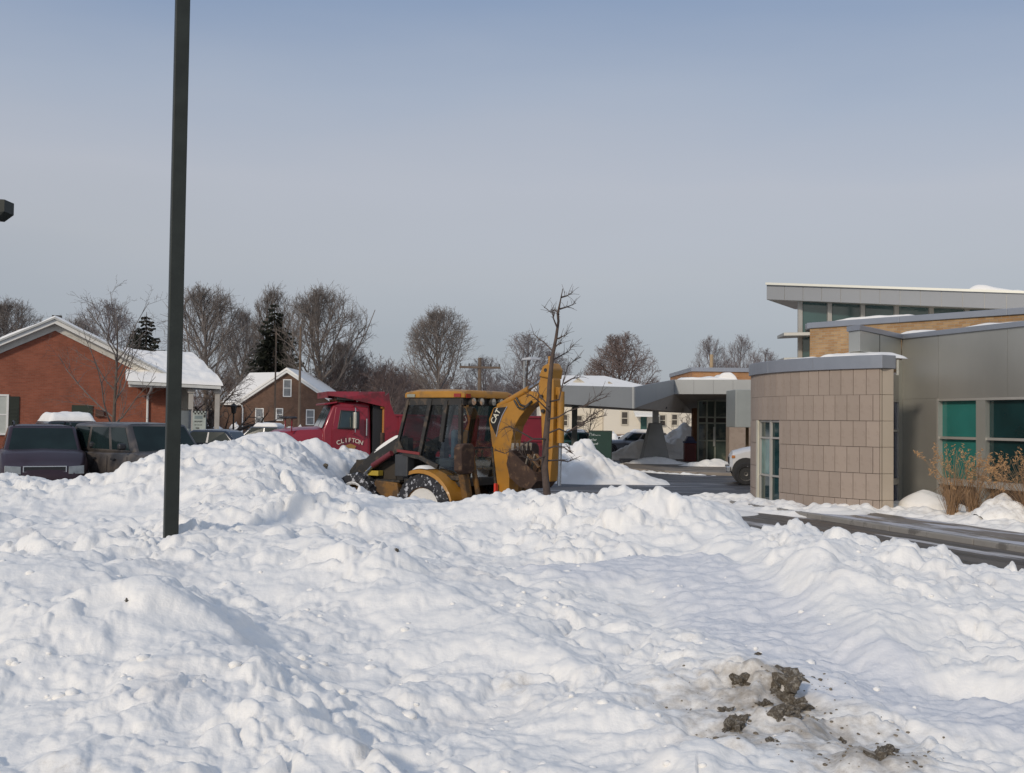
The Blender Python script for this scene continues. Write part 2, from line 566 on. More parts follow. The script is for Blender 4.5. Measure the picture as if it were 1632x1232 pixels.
seen = [  # column, row, depth: where the snow surface is met
    (0, 1232, 4.0), (200, 1232, 4.0), (400, 1232, 4.15), (600, 1232, 4.35), (800, 1232, 4.45), (1000, 1232, 4.4), (1200, 1232, 4.25),
    (1400, 1232, 4.3), (1632, 1232, 4.3), (0, 1050, 5.3), (150, 1060, 5.3), (300, 1130, 4.8), (0, 880, 7.1), (150, 912, 6.9), (250, 955, 6.4),
    (430, 1080, 5.45), (560, 1220, 4.5), (100, 870, 9.6), (300, 930, 8.0), (520, 1085, 6.1), (450, 960, 7.9), (600, 1100, 5.9), (760, 1180, 5.1),
    (500, 860, 9.8), (600, 885, 9.1), (740, 950, 7.9), (860, 1015, 6.9), (960, 1110, 5.8), (820, 900, 10.3), (900, 900, 9.9), (1000, 880, 10.6),
    (1100, 900, 9.9), (1000, 960, 8.3), (1150, 960, 8.3), (1230, 1000, 7.4), (1300, 1040, 6.7), (1400, 1090, 6.1), (1560, 1110, 5.9),
    (1500, 1160, 5.2), (1250, 1050, 6.35), (1200, 1150, 5.2), (1350, 1150, 5.2), (1100, 1050, 6.6), (1290, 960, 8.1), (1400, 1045, 6.75),
    (1632, 1075, 6.3), (1285, 868, 9.7), (1340, 885, 9.1), (1420, 905, 8.7), (1500, 930, 8.3), (1632, 965, 7.6), (1500, 893, 9.7),
    (1632, 905, 9.4), (1500, 880, 10.3), (1420, 871, 10.9), (1340, 860, 11.5), (1260, 850, 12.2), (1200, 832, 12.9), (1140, 789, 13.7),
    (1090, 797, 13.8), (1040, 792, 13.8), (960, 779, 14.0), (900, 785, 14.2), (850, 770, 14.4), (800, 795, 14.6), (740, 797, 14.8), (680, 797, 15.0),
    (630, 795, 15.3), (585, 786, 15.7), (1100, 865, 11.6), (950, 865, 11.7), (800, 850, 12.2), (700, 875, 11.0), (700, 835, 12.6), (430, 785, 12.7), (370, 802, 12.5),
    (520, 800, 12.7), (610, 832, 12.4), (330, 838, 11.6), (272, 854, 10.6), (200, 850, 12.2), (100, 842, 12.6), (0, 850, 12.2), (-200, 860, 12.0),
    (0, 766, 18.3), (60, 763, 18.5), (130, 764, 18.5), (190, 760, 18.5), (235, 722, 18.5), (300, 711, 19.0), (380, 704, 19.6), (430, 690, 20.2),
    (462, 688, 21.0), (476, 712, 21.3), (512, 700, 22.0), (537, 716, 22.6), (560, 716, 23.4), (590, 724, 24.0), (500, 748, 19.0), (545, 770, 17.5), (500, 792, 15.5),
    (400, 760, 15.5), (250, 800, 15.0), (100, 800, 15.2), (1800, 1000, 7.4), (1800, 915, 9.2), (1800, 1100, 6.0), (-200, 1050, 5.4),
    (-200, 760, 18.0), (-200, 900, 7.4), (1800, 1232, 4.5), (-200, 1232, 4.0)]
ctrl = []
for (a, b, Y) in seen:
    p = P(a, b, Y); ctrl.append((p.x, p.y, p.z))
behind = [  # column, depth, height: the back of the banks, out of sight
    (-200, 21.5, .2), (0, 21.5, .15), (100, 21.6, .15), (200, 21.8, .2), (300, 22.6, .3), (400, 23.6, .4), (470, 25.5, .3), (530, 27.0, .2), (590, 27.5, .2),
    (625, 22, 0.0), (640, 19.0, -.14), (700, 17.8, -.14), (800, 17.2, -.14), (900, 16.8, -.14), (1000, 16.2, -.14), (1100, 16.0, -.14), (1180, 15.2, -.14), (1240, 14.3, -.14),
    (1300, 13.4, -.14), (1400, 12.6, -.14), (1500, 11.8, -.14), (1632, 11.0, -.14), (1800, 10.8, -.14), (700, 24, -.1), (900, 24, -.1), (1100, 22, -.1),
    (1300, 18, -.3), (1500, 15, -.3), (1800, 14, -.3), (1400, 14.5, -.25), (1632, 13, -.25), (400, 29, -.1), (100, 27, -.1), (600, 31, -.1), (-200, 27, -.1), (1000, 31, -.1), (1500, 25, -.1)]
for (a, Y, z) in behind:
    p = Wz(a, Y, z); ctrl.append((p.x, p.y, z))
ctrl += [(-3, 1.5, .7), (0, 1.5, .62), (3, 1.5, .6), (-1, 0, .6), (4, -1, .6), (-4, -1, .7)]
SN = tps(ctrl)

def pline(seq): return [P(a, b, Y).xy for (a, b, Y) in seq]
RIDGES = [
    (pline([(-160, 850, 7.9), (0, 885, 7.1), (150, 912, 6.9), (250, 955, 6.4), (350, 1010, 6.0), (430, 1080, 5.45), (500, 1150, 4.9), (590, 1260, 4.2)]), .20, .55, .22),
    (pline([(430, 850, 10.4), (520, 866, 9.8), (600, 885, 9.1), (740, 950, 7.9), (860, 1015, 6.9), (960, 1110, 5.8), (1060, 1250, 4.5)]), .15, .5, .22),
    (pline([(300, 855, 11.0), (370, 802, 12.4), (430, 785, 12.7), (540, 800, 12.8), (640, 830, 12.2)]), .16, .6, .3),
    (pline([(620, 880, 11.2), (760, 850, 12.3), (900, 862, 11.7), (1100, 868, 11.4)]), .10, .4, .3),
    (pline([(1285, 868, 9.8), (1300, 920, 8.9), (1340, 975, 7.9), (1420, 1020, 7.1)]), .10, .3, .5),
]
def ridge(x, y, pl, amp, wl_, wr_):
    best = np.full_like(x, 1e9); sd = np.zeros_like(x)
    for (a, b) in zip(pl[:-1], pl[1:]):
        dx, dy = b[0] - a[0], b[1] - a[1]; L2 = dx * dx + dy * dy
        t = np.clip(((x - a[0]) * dx + (y - a[1]) * dy) / L2, 0, 1)
        ex = x - a[0] - t * dx; ey = y - a[1] - t * dy
        d = np.sqrt(ex * ex + ey * ey)
        side = dx * ey - dy * ex          # above 0: left of the line, the far side
        m = d < best
        best = np.where(m, d, best); sd = np.where(m, side, sd)
    w = np.where(sd > 0, wr_, wl_)
    return amp * np.exp(-(best / w) ** 1.3)

PATH = pline([(900, 905, 9.8), (1080, 890, 10.1), (1180, 960, 8.3), (1260, 1020, 7.0), (1400, 1085, 6.15), (1632, 1120, 5.7), (1900, 1130, 5.6)])
LUMP = [P(678, 770, 18.6), P(600, 782, 17.2)]
STEPS = [  # steep little faces where the banks were cut: line (near side low, far side high), height, softness
    (pline([(1215, 860, 10.6), (1262, 915, 9.0), (1300, 975, 7.85), (1390, 1040, 6.8), (1500, 1066, 6.4), (1632, 1082, 6.2), (2100, 1110, 5.9)]), .115, .16),
    (pline([(700, 905, 10.2), (880, 880, 10.9), (1000, 872, 11.2), (1120, 876, 11.0), (1215, 860, 10.6)]), .08, .16),
    (pline([(1340, 1200, 4.75), (1290, 1120, 5.6), (1230, 1055, 6.3), (1120, 1010, 7.1), (1000, 960, 8.2), (900, 915, 9.6)]), .06, .15)]
PACKED_SHADE = {}
def snow_height(x, y):
    x = np.asarray(x, float); y = np.asarray(y, float)
    wx = x + .25 * fbm(x * .9, y * .9, 91, 3); wy = y + .25 * fbm(x * .9 + 7, y * .9, 92, 3)
    h = SN(x, y)
    h = h - .30 * (1 - sstep(.04, .24, h)) * sstep(11, 13, np.hypot(x, y))
    for k, (pl, a, w1, w2) in enumerate(RIDGES):
        h = h + .8 * ridge(wx, wy, pl, a, w1, w2) * (.75 + .4 * vnoise(x * 1.3, y * 1.3, 40 + k))
    lx = x + .10 * vnoise(x * 1.1, y * 1.1, 191) + .04 * vnoise(x * 3.5, y * 3.5, 193); ly = y + .10 * vnoise(x * 1.1 + 5, y * 1.1, 192) + .04 * vnoise(x * 3.5, y * 3.5 + 8, 194)
    for pl, amp, w in STEPS:
        best = np.full_like(x, 1e9); sd = np.zeros_like(x); pos = np.zeros_like(x); ns_ = len(pl) - 1
        for i_, (a, b) in enumerate(zip(pl[:-1], pl[1:])):
            dx, dy = b[0] - a[0], b[1] - a[1]
            t = np.clip(((lx - a[0]) * dx + (ly - a[1]) * dy) / (dx * dx + dy * dy), 0, 1)
            ex = lx - a[0] - t * dx; ey = ly - a[1] - t * dy; d = np.hypot(ex, ey); m = d < best
            best = np.where(m, d, best); sd = np.where(m, np.sign(dx * ey - dy * ex), sd); pos = np.where(m, (i_ + t) / ns_, pos)
        d = best * sd
        fade = sstep(0, .16, pos) * sstep(0, .16, 1 - pos) * (.7 + .5 * vnoise(x * 1.4, y * 1.4, 195))
        h = h + amp * fade * np.tanh(d / w) * np.exp(-(d / .7) ** 2)
    pm = np.full_like(x, 1e9)
    for (a, b) in zip(PATH[:-1], PATH[1:]):
        dx, dy = b[0] - a[0], b[1] - a[1]
        t = np.clip(((x - a[0]) * dx + (y - a[1]) * dy) / (dx * dx + dy * dy), 0, 1)
        pm = np.minimum(pm, np.hypot(x - a[0] - t * dx, y - a[1] - t * dy))
    r = np.hypot(x, y)
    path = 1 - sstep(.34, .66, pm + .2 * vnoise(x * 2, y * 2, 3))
    rough = .12 + .88 * (1 - path)
    rough = rough * sstep(.02, .4, h)
    cl = .5 + .7 * sstep(-.25, .35, fbm(x * .7, y * .7, 55, 3))      # some stretches blockier than others
    far = np.clip(r / 9, .8, 1.35)
    soft = sstep(-.35, .3, fbm(x * .45 + 9, y * .45, 57, 3))        # 0: smooth drifted snow, 1: broken chunks
    ux_ = x + .16 * fbm(x * 2.3, y * 2.3, 93, 3); uy_ = y + .16 * fbm(x * 2.3 + 5, y * 2.3, 94, 3)
    soft = np.maximum(soft, sstep(2.0, 2.8, x) * sstep(12.5, 11, y))
    n = .06 * fbm(wx * .9, wy * .9, 11, 4)
    n = n + .07 * lumps(wx * 1.25, wy * 1.25, 21, .6, 1.8) * (.5 + .5 * soft)
    n = n + .085 * lumps(ux_ * 2.5 + 4, uy_ * 2.5, 31, .65, 2.2) * cl * far * (.45 + .55 * soft)
    n = n +   .072 * lumps(ux_ * 4.6, uy_ * 4.6 + 3, 41, .75, 2.3) * cl * far * (.45 + .55 * soft)
    n = n + .038 * lumps(ux_ * 8.5, uy_ * 8.5, 51, .55, 2.5) * cl * far * (.3 + .7 * soft) + .014 * lumps(ux_ * 16, uy_ * 16, 52, .45, 2.5) * soft
    n = n + .018 * fbm(x * 4, y * 4, 61, 4, .55)
    h = h + n * rough - .100 * rough
    PACKED_SHADE['v'] = path
    h = h + path * (.022 * fbm(x * 3, y * 7, 71, 5, .6) + .03 * lumps(ux_ * 4, uy_ * 7, 73, .45) + .018 * lumps(x * 9, y * 13, 74, .5))
    for p, a, w in zip(LUMP, (.22, .10), (.42, .5)):
        h = h + a * np.exp(-(((x - p.x) ** 2 + (y - p.y) ** 2) / w ** 2) ** 1.5)
    # torn, steep lump edges on the wall right of the cleared path
    return h

def polar_grid(a0, a1, na, r0, r1, nr, fn, name, m, cx=0, cy=0):
    ang = np.linspace(a0, a1, na); rr = np.exp(np.linspace(math.log(r0), math.log(r1), nr))
    A, Q = np.meshgrid(ang, rr)
    X = cx + np.sin(A) * Q; Y = cy + np.cos(A) * Q
    Z = fn(X.ravel(), Y.ravel())
    return grid_mesh(X.ravel(), Y.ravel(), Z, na, nr, name, m)
def grid_mesh(X, Y, Z, nc, nr, name, m):
    co = np.stack([X, Y, Z], -1).astype(np.float32)
    i = (np.arange(nr - 1)[:, None] * nc + np.arange(nc - 1)[None]).ravel()
    q = np.stack([i, i + 1, i + nc + 1, i + nc], -1)
    me = bpy.data.meshes.new(name)
    me.vertices.add(len(co)); me.vertices.foreach_set('co', co.ravel())
    me.loops.add(q.size); me.loops.foreach_set('vertex_index', q.ravel().astype(np.int32))
    me.polygons.add(len(q)); me.polygons.foreach_set('loop_start', (np.arange(len(q)) * 4).astype(np.int32))
    try: me.polygons.foreach_set('loop_total', np.full(len(q), 4, np.int32))
    except Exception: pass
    me.update(calc_edges=True)
    me.shade_smooth()
    me.materials.append(m)
    return me

SOIL = [P(1205, 1105, 5.7), P(1262, 1080, 6.0), P(1165, 1155, 5.15), P(1390, 1200, 4.75), P(1300, 1140, 5.3), P(560, 712, 24.2)]
soil_at = [(SOIL[0].x, SOIL[0].y, 1.0, .55), (SOIL[1].x, SOIL[1].y, .55, .62), (SOIL[2].x, SOIL[2].y, .5, .6), (SOIL[3].x, SOIL[3].y, .55, .62),
           (SOIL[4].x, SOIL[4].y, .9, .52), (SOIL[5].x, SOIL[5].y, 1.6, .45)]
for (a, b, Y, r_, s_) in [(605, 1215, 4.4, .25, .35), (830, 1075, 6.2, .3, .3), (1110, 1010, 7.2, .6, .2), (645, 835, 12.2, .5, .3), (90, 1215, 4.1, .3, .3), (1000, 940, 8.7, .5, .25)]:
    p = P(a, b, Y); soil_at.append((p.x, p.y, r_, s_))
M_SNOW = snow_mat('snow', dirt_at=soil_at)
M_SNOW2 = snow_mat('clean_snow')
FAST_GRID = 1.0
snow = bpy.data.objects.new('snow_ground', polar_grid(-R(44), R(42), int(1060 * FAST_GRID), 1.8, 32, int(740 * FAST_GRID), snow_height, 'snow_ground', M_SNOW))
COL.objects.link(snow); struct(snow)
pa_ = snow.data.attributes.new('packed_shade', 'FLOAT', 'POINT'); pa_.data.foreach_set('value', PACKED_SHADE['v'].astype(np.float32))

# the ground beyond: one sheet to the horizon
gd = MB(); gd.add([(-1500, -60, -.03), (1500, -60, -.03), (1500, 2500, -.03), (-1500, 2500, -.03)], [(0, 1, 2, 3)])
struct(gd.build('ground', M_SNOW2))

# road direction along the curved building
RD = Vector((1.76, -5.4, 0)).normalized(); RN = Vector((RD.y, -RD.x, 0))   # RN points away from the building
ROAD_ANG = math.atan2(RD.y, RD.x)
def wet_road(name, base, wet, snowc, at, w, ang, sx=.25, sy=1.6, sc=1.0):
    m = bpy.data.materials.new(name); m.use_nodes = True
    n, l = m.node_tree.nodes, m.node_tree.links
    b = n['Principled BSDF']
    t = n.new('ShaderNodeTexCoord')
    vr = n.new('ShaderNodeVectorRotate'); vr.rotation_type = 'Z_AXIS'; vr.inputs['Angle'].default_value = -ang
    l.new(t.outputs['Object'], vr.inputs['Vector'])
    mp = n.new('ShaderNodeMapping'); mp.inputs['Scale'].default_value = (sx, sy, 1); l.new(vr.outputs[0], mp.inputs[0])
    n1 = n.new('ShaderNodeTexNoise'); n1.inputs['Scale'].default_value = sc; n1.inputs['Detail'].default_value = 9; n1.inputs['Roughness'].default_value = .6
    l.new(mp.outputs[0], n1.inputs['Vector'])
    n2 = n.new('ShaderNodeTexNoise'); n2.inputs['Scale'].default_value = sc * 1.3; n2.inputs['Detail'].default_value = 8
    mp2 = n.new('ShaderNodeMapping'); mp2.inputs['Location'].default_value = (13, 7, 3); mp2.inputs['Scale'].default_value = (sx, sy * 1.3, 1)
    l.new(vr.outputs[0], mp2.inputs[0]); l.new(mp2.outputs[0], n2.inputs['Vector'])
    r1 = n.new('ShaderNodeMapRange'); r1.interpolation_type = 'SMOOTHSTEP'
    r1.inputs['From Min'].default_value = .4; r1.inputs['From Max'].default_value = .6; l.new(n2.outputs['Fac'], r1.inputs['Value'])
    m1 = n.new('ShaderNodeMix'); m1.data_type = 'RGBA'; m1.inputs['A'].default_value = (*base, 1); m1.inputs['B'].default_value = (*wet, 1)
    l.new(r1.outputs[0], m1.inputs['Factor'])
    r2 = n.new('ShaderNodeMapRange'); r2.interpolation_type = 'SMOOTHSTEP'
    r2.inputs['From Min'].default_value = at; r2.inputs['From Max'].default_value = at + w; l.new(n1.outputs['Fac'], r2.inputs['Value'])
    m2 = n.new('ShaderNodeMix'); m2.data_type = 'RGBA'; m2.inputs['B'].default_value = (*snowc, 1)
    l.new(r2.outputs[0], m2.inputs['Factor']); l.new(m1.outputs['Result'], m2.inputs['A'])
    l.new(m2.outputs['Result'], b.inputs['Base Color'])
    rr = n.new('ShaderNodeMapRange'); rr.inputs['To Min'].default_value = .75; rr.inputs['To Max'].default_value = .32
    l.new(r1.outputs[0], rr.inputs['Value']); l.new(rr.outputs[0], b.inputs['Roughness'])
    nb = n.new('ShaderNodeTexNoise'); nb.inputs['Scale'].default_value = 60; l.new(t.outputs['Object'], nb.inputs['Vector'])
    bp = n.new('ShaderNodeBump'); bp.inputs['Distance'].default_value = .004; l.new(nb.outputs['Fac'], bp.inputs['Height']); l.new(bp.outputs[0], b.inputs['Normal'])
    MATS[name] = m
    return m
M_LOT = wet_road('wet_asphalt', (.075, .073, .078), (.042, .042, .047), (.50, .50, .54), .60, .05, 0.05, .12, .9)
lot = MB(); lot.add([(-34, 14, 0), (14, 14, 0), (16, 30, 0), (26, 34, 0), (26, 66, 0), (-34, 66, 0)], [(0, 1, 2, 3, 4, 5)])
struct(lot.build('asphalt_lot', M_LOT))

RP = Vector((6.84, 26.8, 0))                     # a point on the near edge of the snow strip
def rs(t, d, z=0):                               # t metres towards the camera along the road, d metres out from the snow strip
    q = RP + RD * t + RN * d
    return (q.x, q.y, z)
M_WALK = wet_road('slushy_walk', (.22, .19, .165), (.13, .11, .09), (.50, .50, .53), .46, .08, ROAD_ANG, .35, 1.6)
M_ROAD = wet_road('brown_road', (.13, .11, .09), (.055, .045, .038), (.58, .56, .56), .56, .05, ROAD_ANG, .14, 1.5)
wk = MB(); wk.slab([rs(-1.5, -.8, -.1), rs(24, -.8, -.1), rs(24, 1.25, -.1), rs(-1.5, .85, -.1)], .18)
struct(wk.build('sidewalk', M_WALK, bevel=.015))
kb = MB()
M_CONC = mat('concrete', (.27, .255, .235), .85, var=.15, vs=2, bump=.003, bs=50, col2=(.15, .14, .13), mixat=.6, mixs=2)
for i in range(11):
    a, b = -1.5 + i * 2.35, -1.5 + i * 2.35 + 2.33
    da = .86 + (1.26 - .86) * (a + 1.5) / 25.5; db = .86 + (1.26 - .86) * (b + 1.5) / 25.5
    kb = MB(); kb.slab([rs(a, da, -.1), rs(b, db, -.1), rs(b, db + .15, -.1), rs(a, da + .15, -.1)], .21)
    o = kb.build('kerb', M_CONC, bevel=.02)
    struct(o)
rd = MB(); rd.add([rs(-6, .9, .004), rs(24, .9, .004), rs(24, 6.4, .004), rs(-6, 5.0, .004)], [(0, 1, 2, 3)])
struct(rd.build('road', M_ROAD))

def ribbon_snow(name, line, width, height, m, seed=0, res=.05, cut=.0, parent=None, front=1.0):
    """A strip of heaped snow along a line of (x, y); its height dies out at both edges."""
    pts = [Vector((p[0], p[1])) for p in line]
    L = [0]
    for a, b in zip(pts[:-1], pts[1:]): L.append(L[-1] + (b - a).length)
    ns = max(4, int(L[-1] / res)); nt = max(6, int(width / res))
    s = np.linspace(0, L[-1], ns)
    px = np.interp(s, L, [p.x for p in pts]); py = np.interp(s, L, [p.y for p in pts])
    dx = np.gradient(px); dy = np.gradient(py); dl = np.hypot(dx, dy)
    nx = -dy / dl; ny = dx / dl
    t = np.linspace(-.5, .5, nt)
    X = px[None] + nx[None] * t[:, None] * width; Y = py[None] + ny[None] * t[:, None] * width
    prof = (1 - np.abs(2 * t) ** (2.6 * front))[:, None] * np.ones(ns)[None]
    ends = sstep(0, min(.8, L[-1] * .2), s) * sstep(0, min(.8, L[-1] * .2), L[-1] - s)
    prof = prof * (.25 + .75 * ends[None])
    n = .55 + .35 * fbm(X * .8, Y * .8, seed, 3) + .35 * lumps(X * 2.2, Y * 2.2, seed + 3, .6) + .22 * lumps(X * 5, Y * 5, seed + 4, .6)
    Z = height * prof * n - .03 - cut + .06 * fbm(X * 3, Y * 3, seed + 9, 3) * prof
    me = grid_mesh(X.ravel(), Y.ravel(), Z.ravel(), ns, nt, name, m)
    o = bpy.data.objects.new(name, me); COL.objects.link(o)
    return o

def heap(name, label, cx, cy, rx, ry, h, rot=0, seed=0, m=None, sharp=1.6, group=None, res=70, lump=.25, cat='snow pile', z0=-.06):
    """A heap of ploughed snow as a real mound standing on the ground."""
    t = np.linspace(-1, 1, res)
    U, V = np.meshgrid(t, t)
    c, s_ = math.cos(rot), math.sin(rot)
    X = cx + U * rx * c - V * ry * s_; Y = cy + U * rx * s_ + V * ry * c
    d = np.sqrt(U ** 2 + V ** 2) * (1 + .18 * fbm(X * .6, Y * .6, seed + 2, 2))
    base = np.clip(1 - d, 0, 1) ** (1 / sharp) if sharp > 1 else np.clip(1 - d, 0, 1) ** sharp
    Z = h * base * (1 + .3 * fbm(X * .8, Y * .8, seed, 3)) + (lump * .5 * lumps(X * 1.7, Y * 1.7, seed + 1, .6) + lump * .35 * lumps(X * 3.6, Y * 3.6, seed + 5, .6)) * sstep(0, .3, base)
    Z = Z + z0 * (1 - sstep(0, .2, base)) * 2
    me = grid_mesh((X - cx).ravel(), (Y - cy).ravel(), Z.ravel(), res, res, name, m or M_SNOW2)
    o = bpy.data.objects.new(name, me); COL.objects.link(o); o.location = (cx, cy, 0)
    tag(o, label, cat, group)
    return o

# soil lumps caught in the ploughed snow
M_SOIL = mat('frozen_soil', (.16, .13, .095), .95, var=.4, vs=9, bump=.012, bs=30, col2=(.42, .38, .32), mixat=.57, mixs=5, mixw=.2)
def rock_mesh(name, seed, sub=3, rough=.35, flat=.6, m=M_SOIL):
    bm = bmesh.new(); bmesh.ops.create_icosphere(bm, subdivisions=sub, radius=1)
    co = np.array([v.co[:] for v in bm.verts])
    d = fbm(co[:, 0] * 1.3 + seed, co[:, 1] * 1.3 + co[:, 2] * 1.7, seed, 4, .6)
    d2 = fbm(co[:, 0] * 4 + seed, co[:, 2] * 4 - co[:, 1] * 3, seed + 3, 3, .6)
    for v, a, b in zip(bm.verts, d, d2):
        v.co *= 1 + rough * a + rough * .5 * b
        v.co.z *= flat
    me = bpy.data.meshes.new(name); bm.to_mesh(me); bm.free(); me.materials.append(m)
    return me
clod_meshes = [rock_mesh('soil_lump', 10 + i, 3, .75, .7) for i in range(4)]
clods = [  # column, row, depth guess, size, label
    (1262, 1078, .135, 'largest dark soil lump at the top right of the dirty snow heap'), (1245, 1090, .10, 'dark soil lump just below left of the largest one'),
    (1262, 1125, .10, 'soil lump under the largest one in the dirty snow'), (1248, 1135, .08, 'small soil lump at the foot of the largest soil patch'),
    (1207, 1042, .03, 'tiny soil crumb above the dirty snow heap beside the path'), (1185, 1085, .07, 'flat brown soil lump on the upper left of the dirty heap'),
    (1156, 1135, .05, 'upper soil crumb of the lowest left soil patch'), (1168, 1162, .08, 'dark soil lump at the lowest left of the dirty heap'),
    (1180, 1150, .07, 'brown soil lump next to the lowest left lump'), (1220, 1125, .04, 'small soil crumb in the middle of the dirty heap'),
    (1400, 1210, .09, 'broken soil lump at the bottom of the photo by a crack'), (1412, 1198, .06, 'small soil lump above the bottom one'),
    (1232, 1182, .04, 'small soil crumb low in the middle of the dirty heap'), (1340, 1180, .03, 'tiny reddish crumb right of the dirty heap'),
    (632, 878, .025, 'tiny brown crumb on the snow ridge beyond the path'), (202, 958, .018, 'tiny brown crumb on the near left snow ridge'),
    (516, 742, .09, 'dark lump stuck in the high snow pile before the red truck')]
def on_snow(px, py, y0=2.5, y1=30):
    ys = np.linspace(y0, y1, 900)
    d = ray(px, py)
    hx = snow_height(d.x / d.y * ys, ys); zz = CAMZ + d.z / d.y * ys
    k = np.argmax(zz <= hx)
    return Vector((d.x / d.y * ys[k], ys[k], hx[k]))
for i, (a, b, s_, lab) in enumerate(clods):
    q = on_snow(a, b)
    o = bpy.data.objects.new('soil_lump', clod_meshes[i % 4]); COL.objects.link(o)
    o.location = q + Vector((0, 0, -s_ * .30)); o.scale = (s_ * .95, s_ * .8, s_ * .8); o.rotation_euler = (rnd.uniform(-.5, .5), rnd.uniform(-.5, .5), rnd.uniform(0, 6))
    tag(o, lab, 'soil lump', 'soil lumps in the ploughed snow')
# crumbs of snow and soil: too many to count
def crumbs(name, pts, m, kind_seed, lo, hi, n_shapes=5):
    shapes = []
    for i in range(n_shapes):
        me = rock_mesh('crumb', kind_seed + i, 1, .35, .75)
        v = np.zeros(len(me.vertices) * 3, np.float32); me.vertices.foreach_get('co', v)
        f = np.array([p.vertices[:] for p in me.polygons]); shapes.append((v.reshape(-1, 3), f)); bpy.data.meshes.remove(me)
    V, F, b = [], [], 0
    rg = np.random.RandomState(kind_seed)
    for p in pts:
        v, f = shapes[rg.randint(n_shapes)]
        s_ = lo * (hi / lo) ** (rg.rand() ** 2.2); a = rg.rand() * 6.28
        c_, si = math.cos(a), math.sin(a)
        vv = v * s_ * (1 + .3 * rg.rand(3))
        vv = np.stack([vv[:, 0] * c_ - vv[:, 1] * si, vv[:, 0] * si + vv[:, 1] * c_, vv[:, 2]], -1) + np.array(p) + np.array([0, 0, -s_ * .15])
        V.append(vv); F.append(f + b); b += len(v)
    V = np.concatenate(V); F = np.concatenate(F)
    me = bpy.data.meshes.new(name); me.vertices.add(len(V)); me.vertices.foreach_set('co', V.astype(np.float32).ravel())
    me.loops.add(F.size); me.loops.foreach_set('vertex_index', F.ravel().astype(np.int32))
    me.polygons.add(len(F)); me.polygons.foreach_set('loop_start', (np.arange(len(F)) * 3).astype(np.int32))
    me.update(calc_edges=True); me.shade_smooth(); me.materials.append(m)
    o = bpy.data.objects.new(name, me); COL.objects.link(o)
    return o
rg = np.random.RandomState(3)
def scatter(n, x0, x1, y0, y1, dens=None):
    x = rg.uniform(x0, x1, n * 3); r = np.exp(rg.uniform(math.log(y0), math.log(y1), n * 3)); 
    xx = x * r; yy = r
    k = sstep(-.1, .4, fbm(xx * .8, yy * .8, 77, 3)) > rg.rand(n * 3)
    xx, yy = xx[k][:n], yy[k][:n]
    z = snow_height(xx, yy)
    k = z > .35
    return list(zip(xx[k], yy[k], z[k]))
tag(crumbs('snow_chunks', scatter(260, -.6, .6, 3.2, 13), M_SNOW, 100, .012, .035), 'loose rounded chunks of snow on the ploughed banks', 'snow chunks', kind='stuff')
cs = []
for (q, n_, sp) in [(SOIL[0], 90, .26), (SOIL[1], 70, .15), (SOIL[2], 60, .14), (SOIL[3], 70, .17), (SOIL[4], 40, .3)]:
    for _ in range(n_):
        x, y = q.x + rg.randn() * sp, q.y + rg.randn() * sp * .8
        cs.append((x, y, float(snow_height(np.array([x]), np.array([y]))[0])))
tag(crumbs('soil_crumbs', cs, M_SOIL, 200, .003, .014), 'brown soil crumbs sprinkled over the dirty snow heap', 'soil crumbs', kind='stuff')
# ------------------------------------------------------------------ right-hand building with the curved stone wall
M_STONE = mat('cast_stone', (.355, .285, .235), .85, var=.09, vs=1.2, bump=.003, bs=90, col2=(.315, .25, .205), mixat=.55, mixs=3, rand=.06)
M_STONE_LT = mat('pale_cast_stone', (.46, .385, .30), .85, var=.07, vs=1.2, bump=.003, bs=90)
M_MORTAR = mat('dark_joint', (.16, .13, .105), .95)
M_COPE = mat('grey_metal_coping', (.35, .37, .41), .38, .55, var=.06, vs=1.5)
M_STEEL = mat('brushed_stainless', (.42, .41, .375), .38, .55, var=.16, vs=.5, stretch=(1, 1, .5), bump=.0015, bs=3, rand=.03)
M_STEEL_LT = mat('pale_stainless', (.60, .60, .55), .4, .7, var=.05, vs=.9)
M_ALU = mat('window_aluminium', (.52, .50, .46), .45, .45, var=.05)
M_BUFF = brick_mat('buff_brick', 0.0, (.40, .235, .105), (.50, .33, .17), (.42, .34, .25))
M_TEAL = mat('teal_glass_with_blind', (.028, .175, .155), .08, var=.12, vs=1.5, spec=.6)
M_TEAL_D = mat('dark_teal_glass', (.008, .034, .036), .05, var=.35, vs=1.2, spec=.6)
M_GLASS_D = mat('clerestory_glass', (.035, .085, .085), .05, var=.3, vs=.9, spec=.9)
M_BRONZE = mat('dark_metal', (.05, .045, .04), .5, .3)

def arc3(p, q, r):
    ax, ay, bx, by, cx, cy = *p, *q, *r
    d = 2 * (ax * (by - cy) + bx * (cy - ay) + cx * (ay - by))
    ux = ((ax ** 2 + ay ** 2) * (by - cy) + (bx ** 2 + by ** 2) * (cy - ay) + (cx ** 2 + cy ** 2) * (ay - by)) / d
    uy = ((ax ** 2 + ay ** 2) * (cx - bx) + (bx ** 2 + by ** 2) * (ax - cx) + (cx ** 2 + cy ** 2) * (bx - ax)) / d
    return ux, uy, math.hypot(ax - ux, ay - uy)
C0 = Wz(1406, 25.05, 0).xy; C1 = Wz(1262, 27.2, 0).xy; C2 = Wz(1196, 30.1, 0).xy
ux, uy, AR = arc3(C0, C1, C2)
A0 = math.atan2(C0.y - uy, C0.x - ux); A2 = math.atan2(C2.y - uy, C2.x - ux)
if A2 > A0: A2 -= 2 * math.pi
if A0 - A2 > math.pi: A2 += 2 * math.pi
sgn = -1 if A2 < A0 else 1
ALEN = abs(A2 - A0) * AR
def arc(s, off=0.0, z=0.0):             # s metres from the right corner, off metres outwards
    a = A0 + sgn * s / AR
    return Vector((ux + math.cos(a) * (AR + off), uy + math.sin(a) * (AR + off), z))
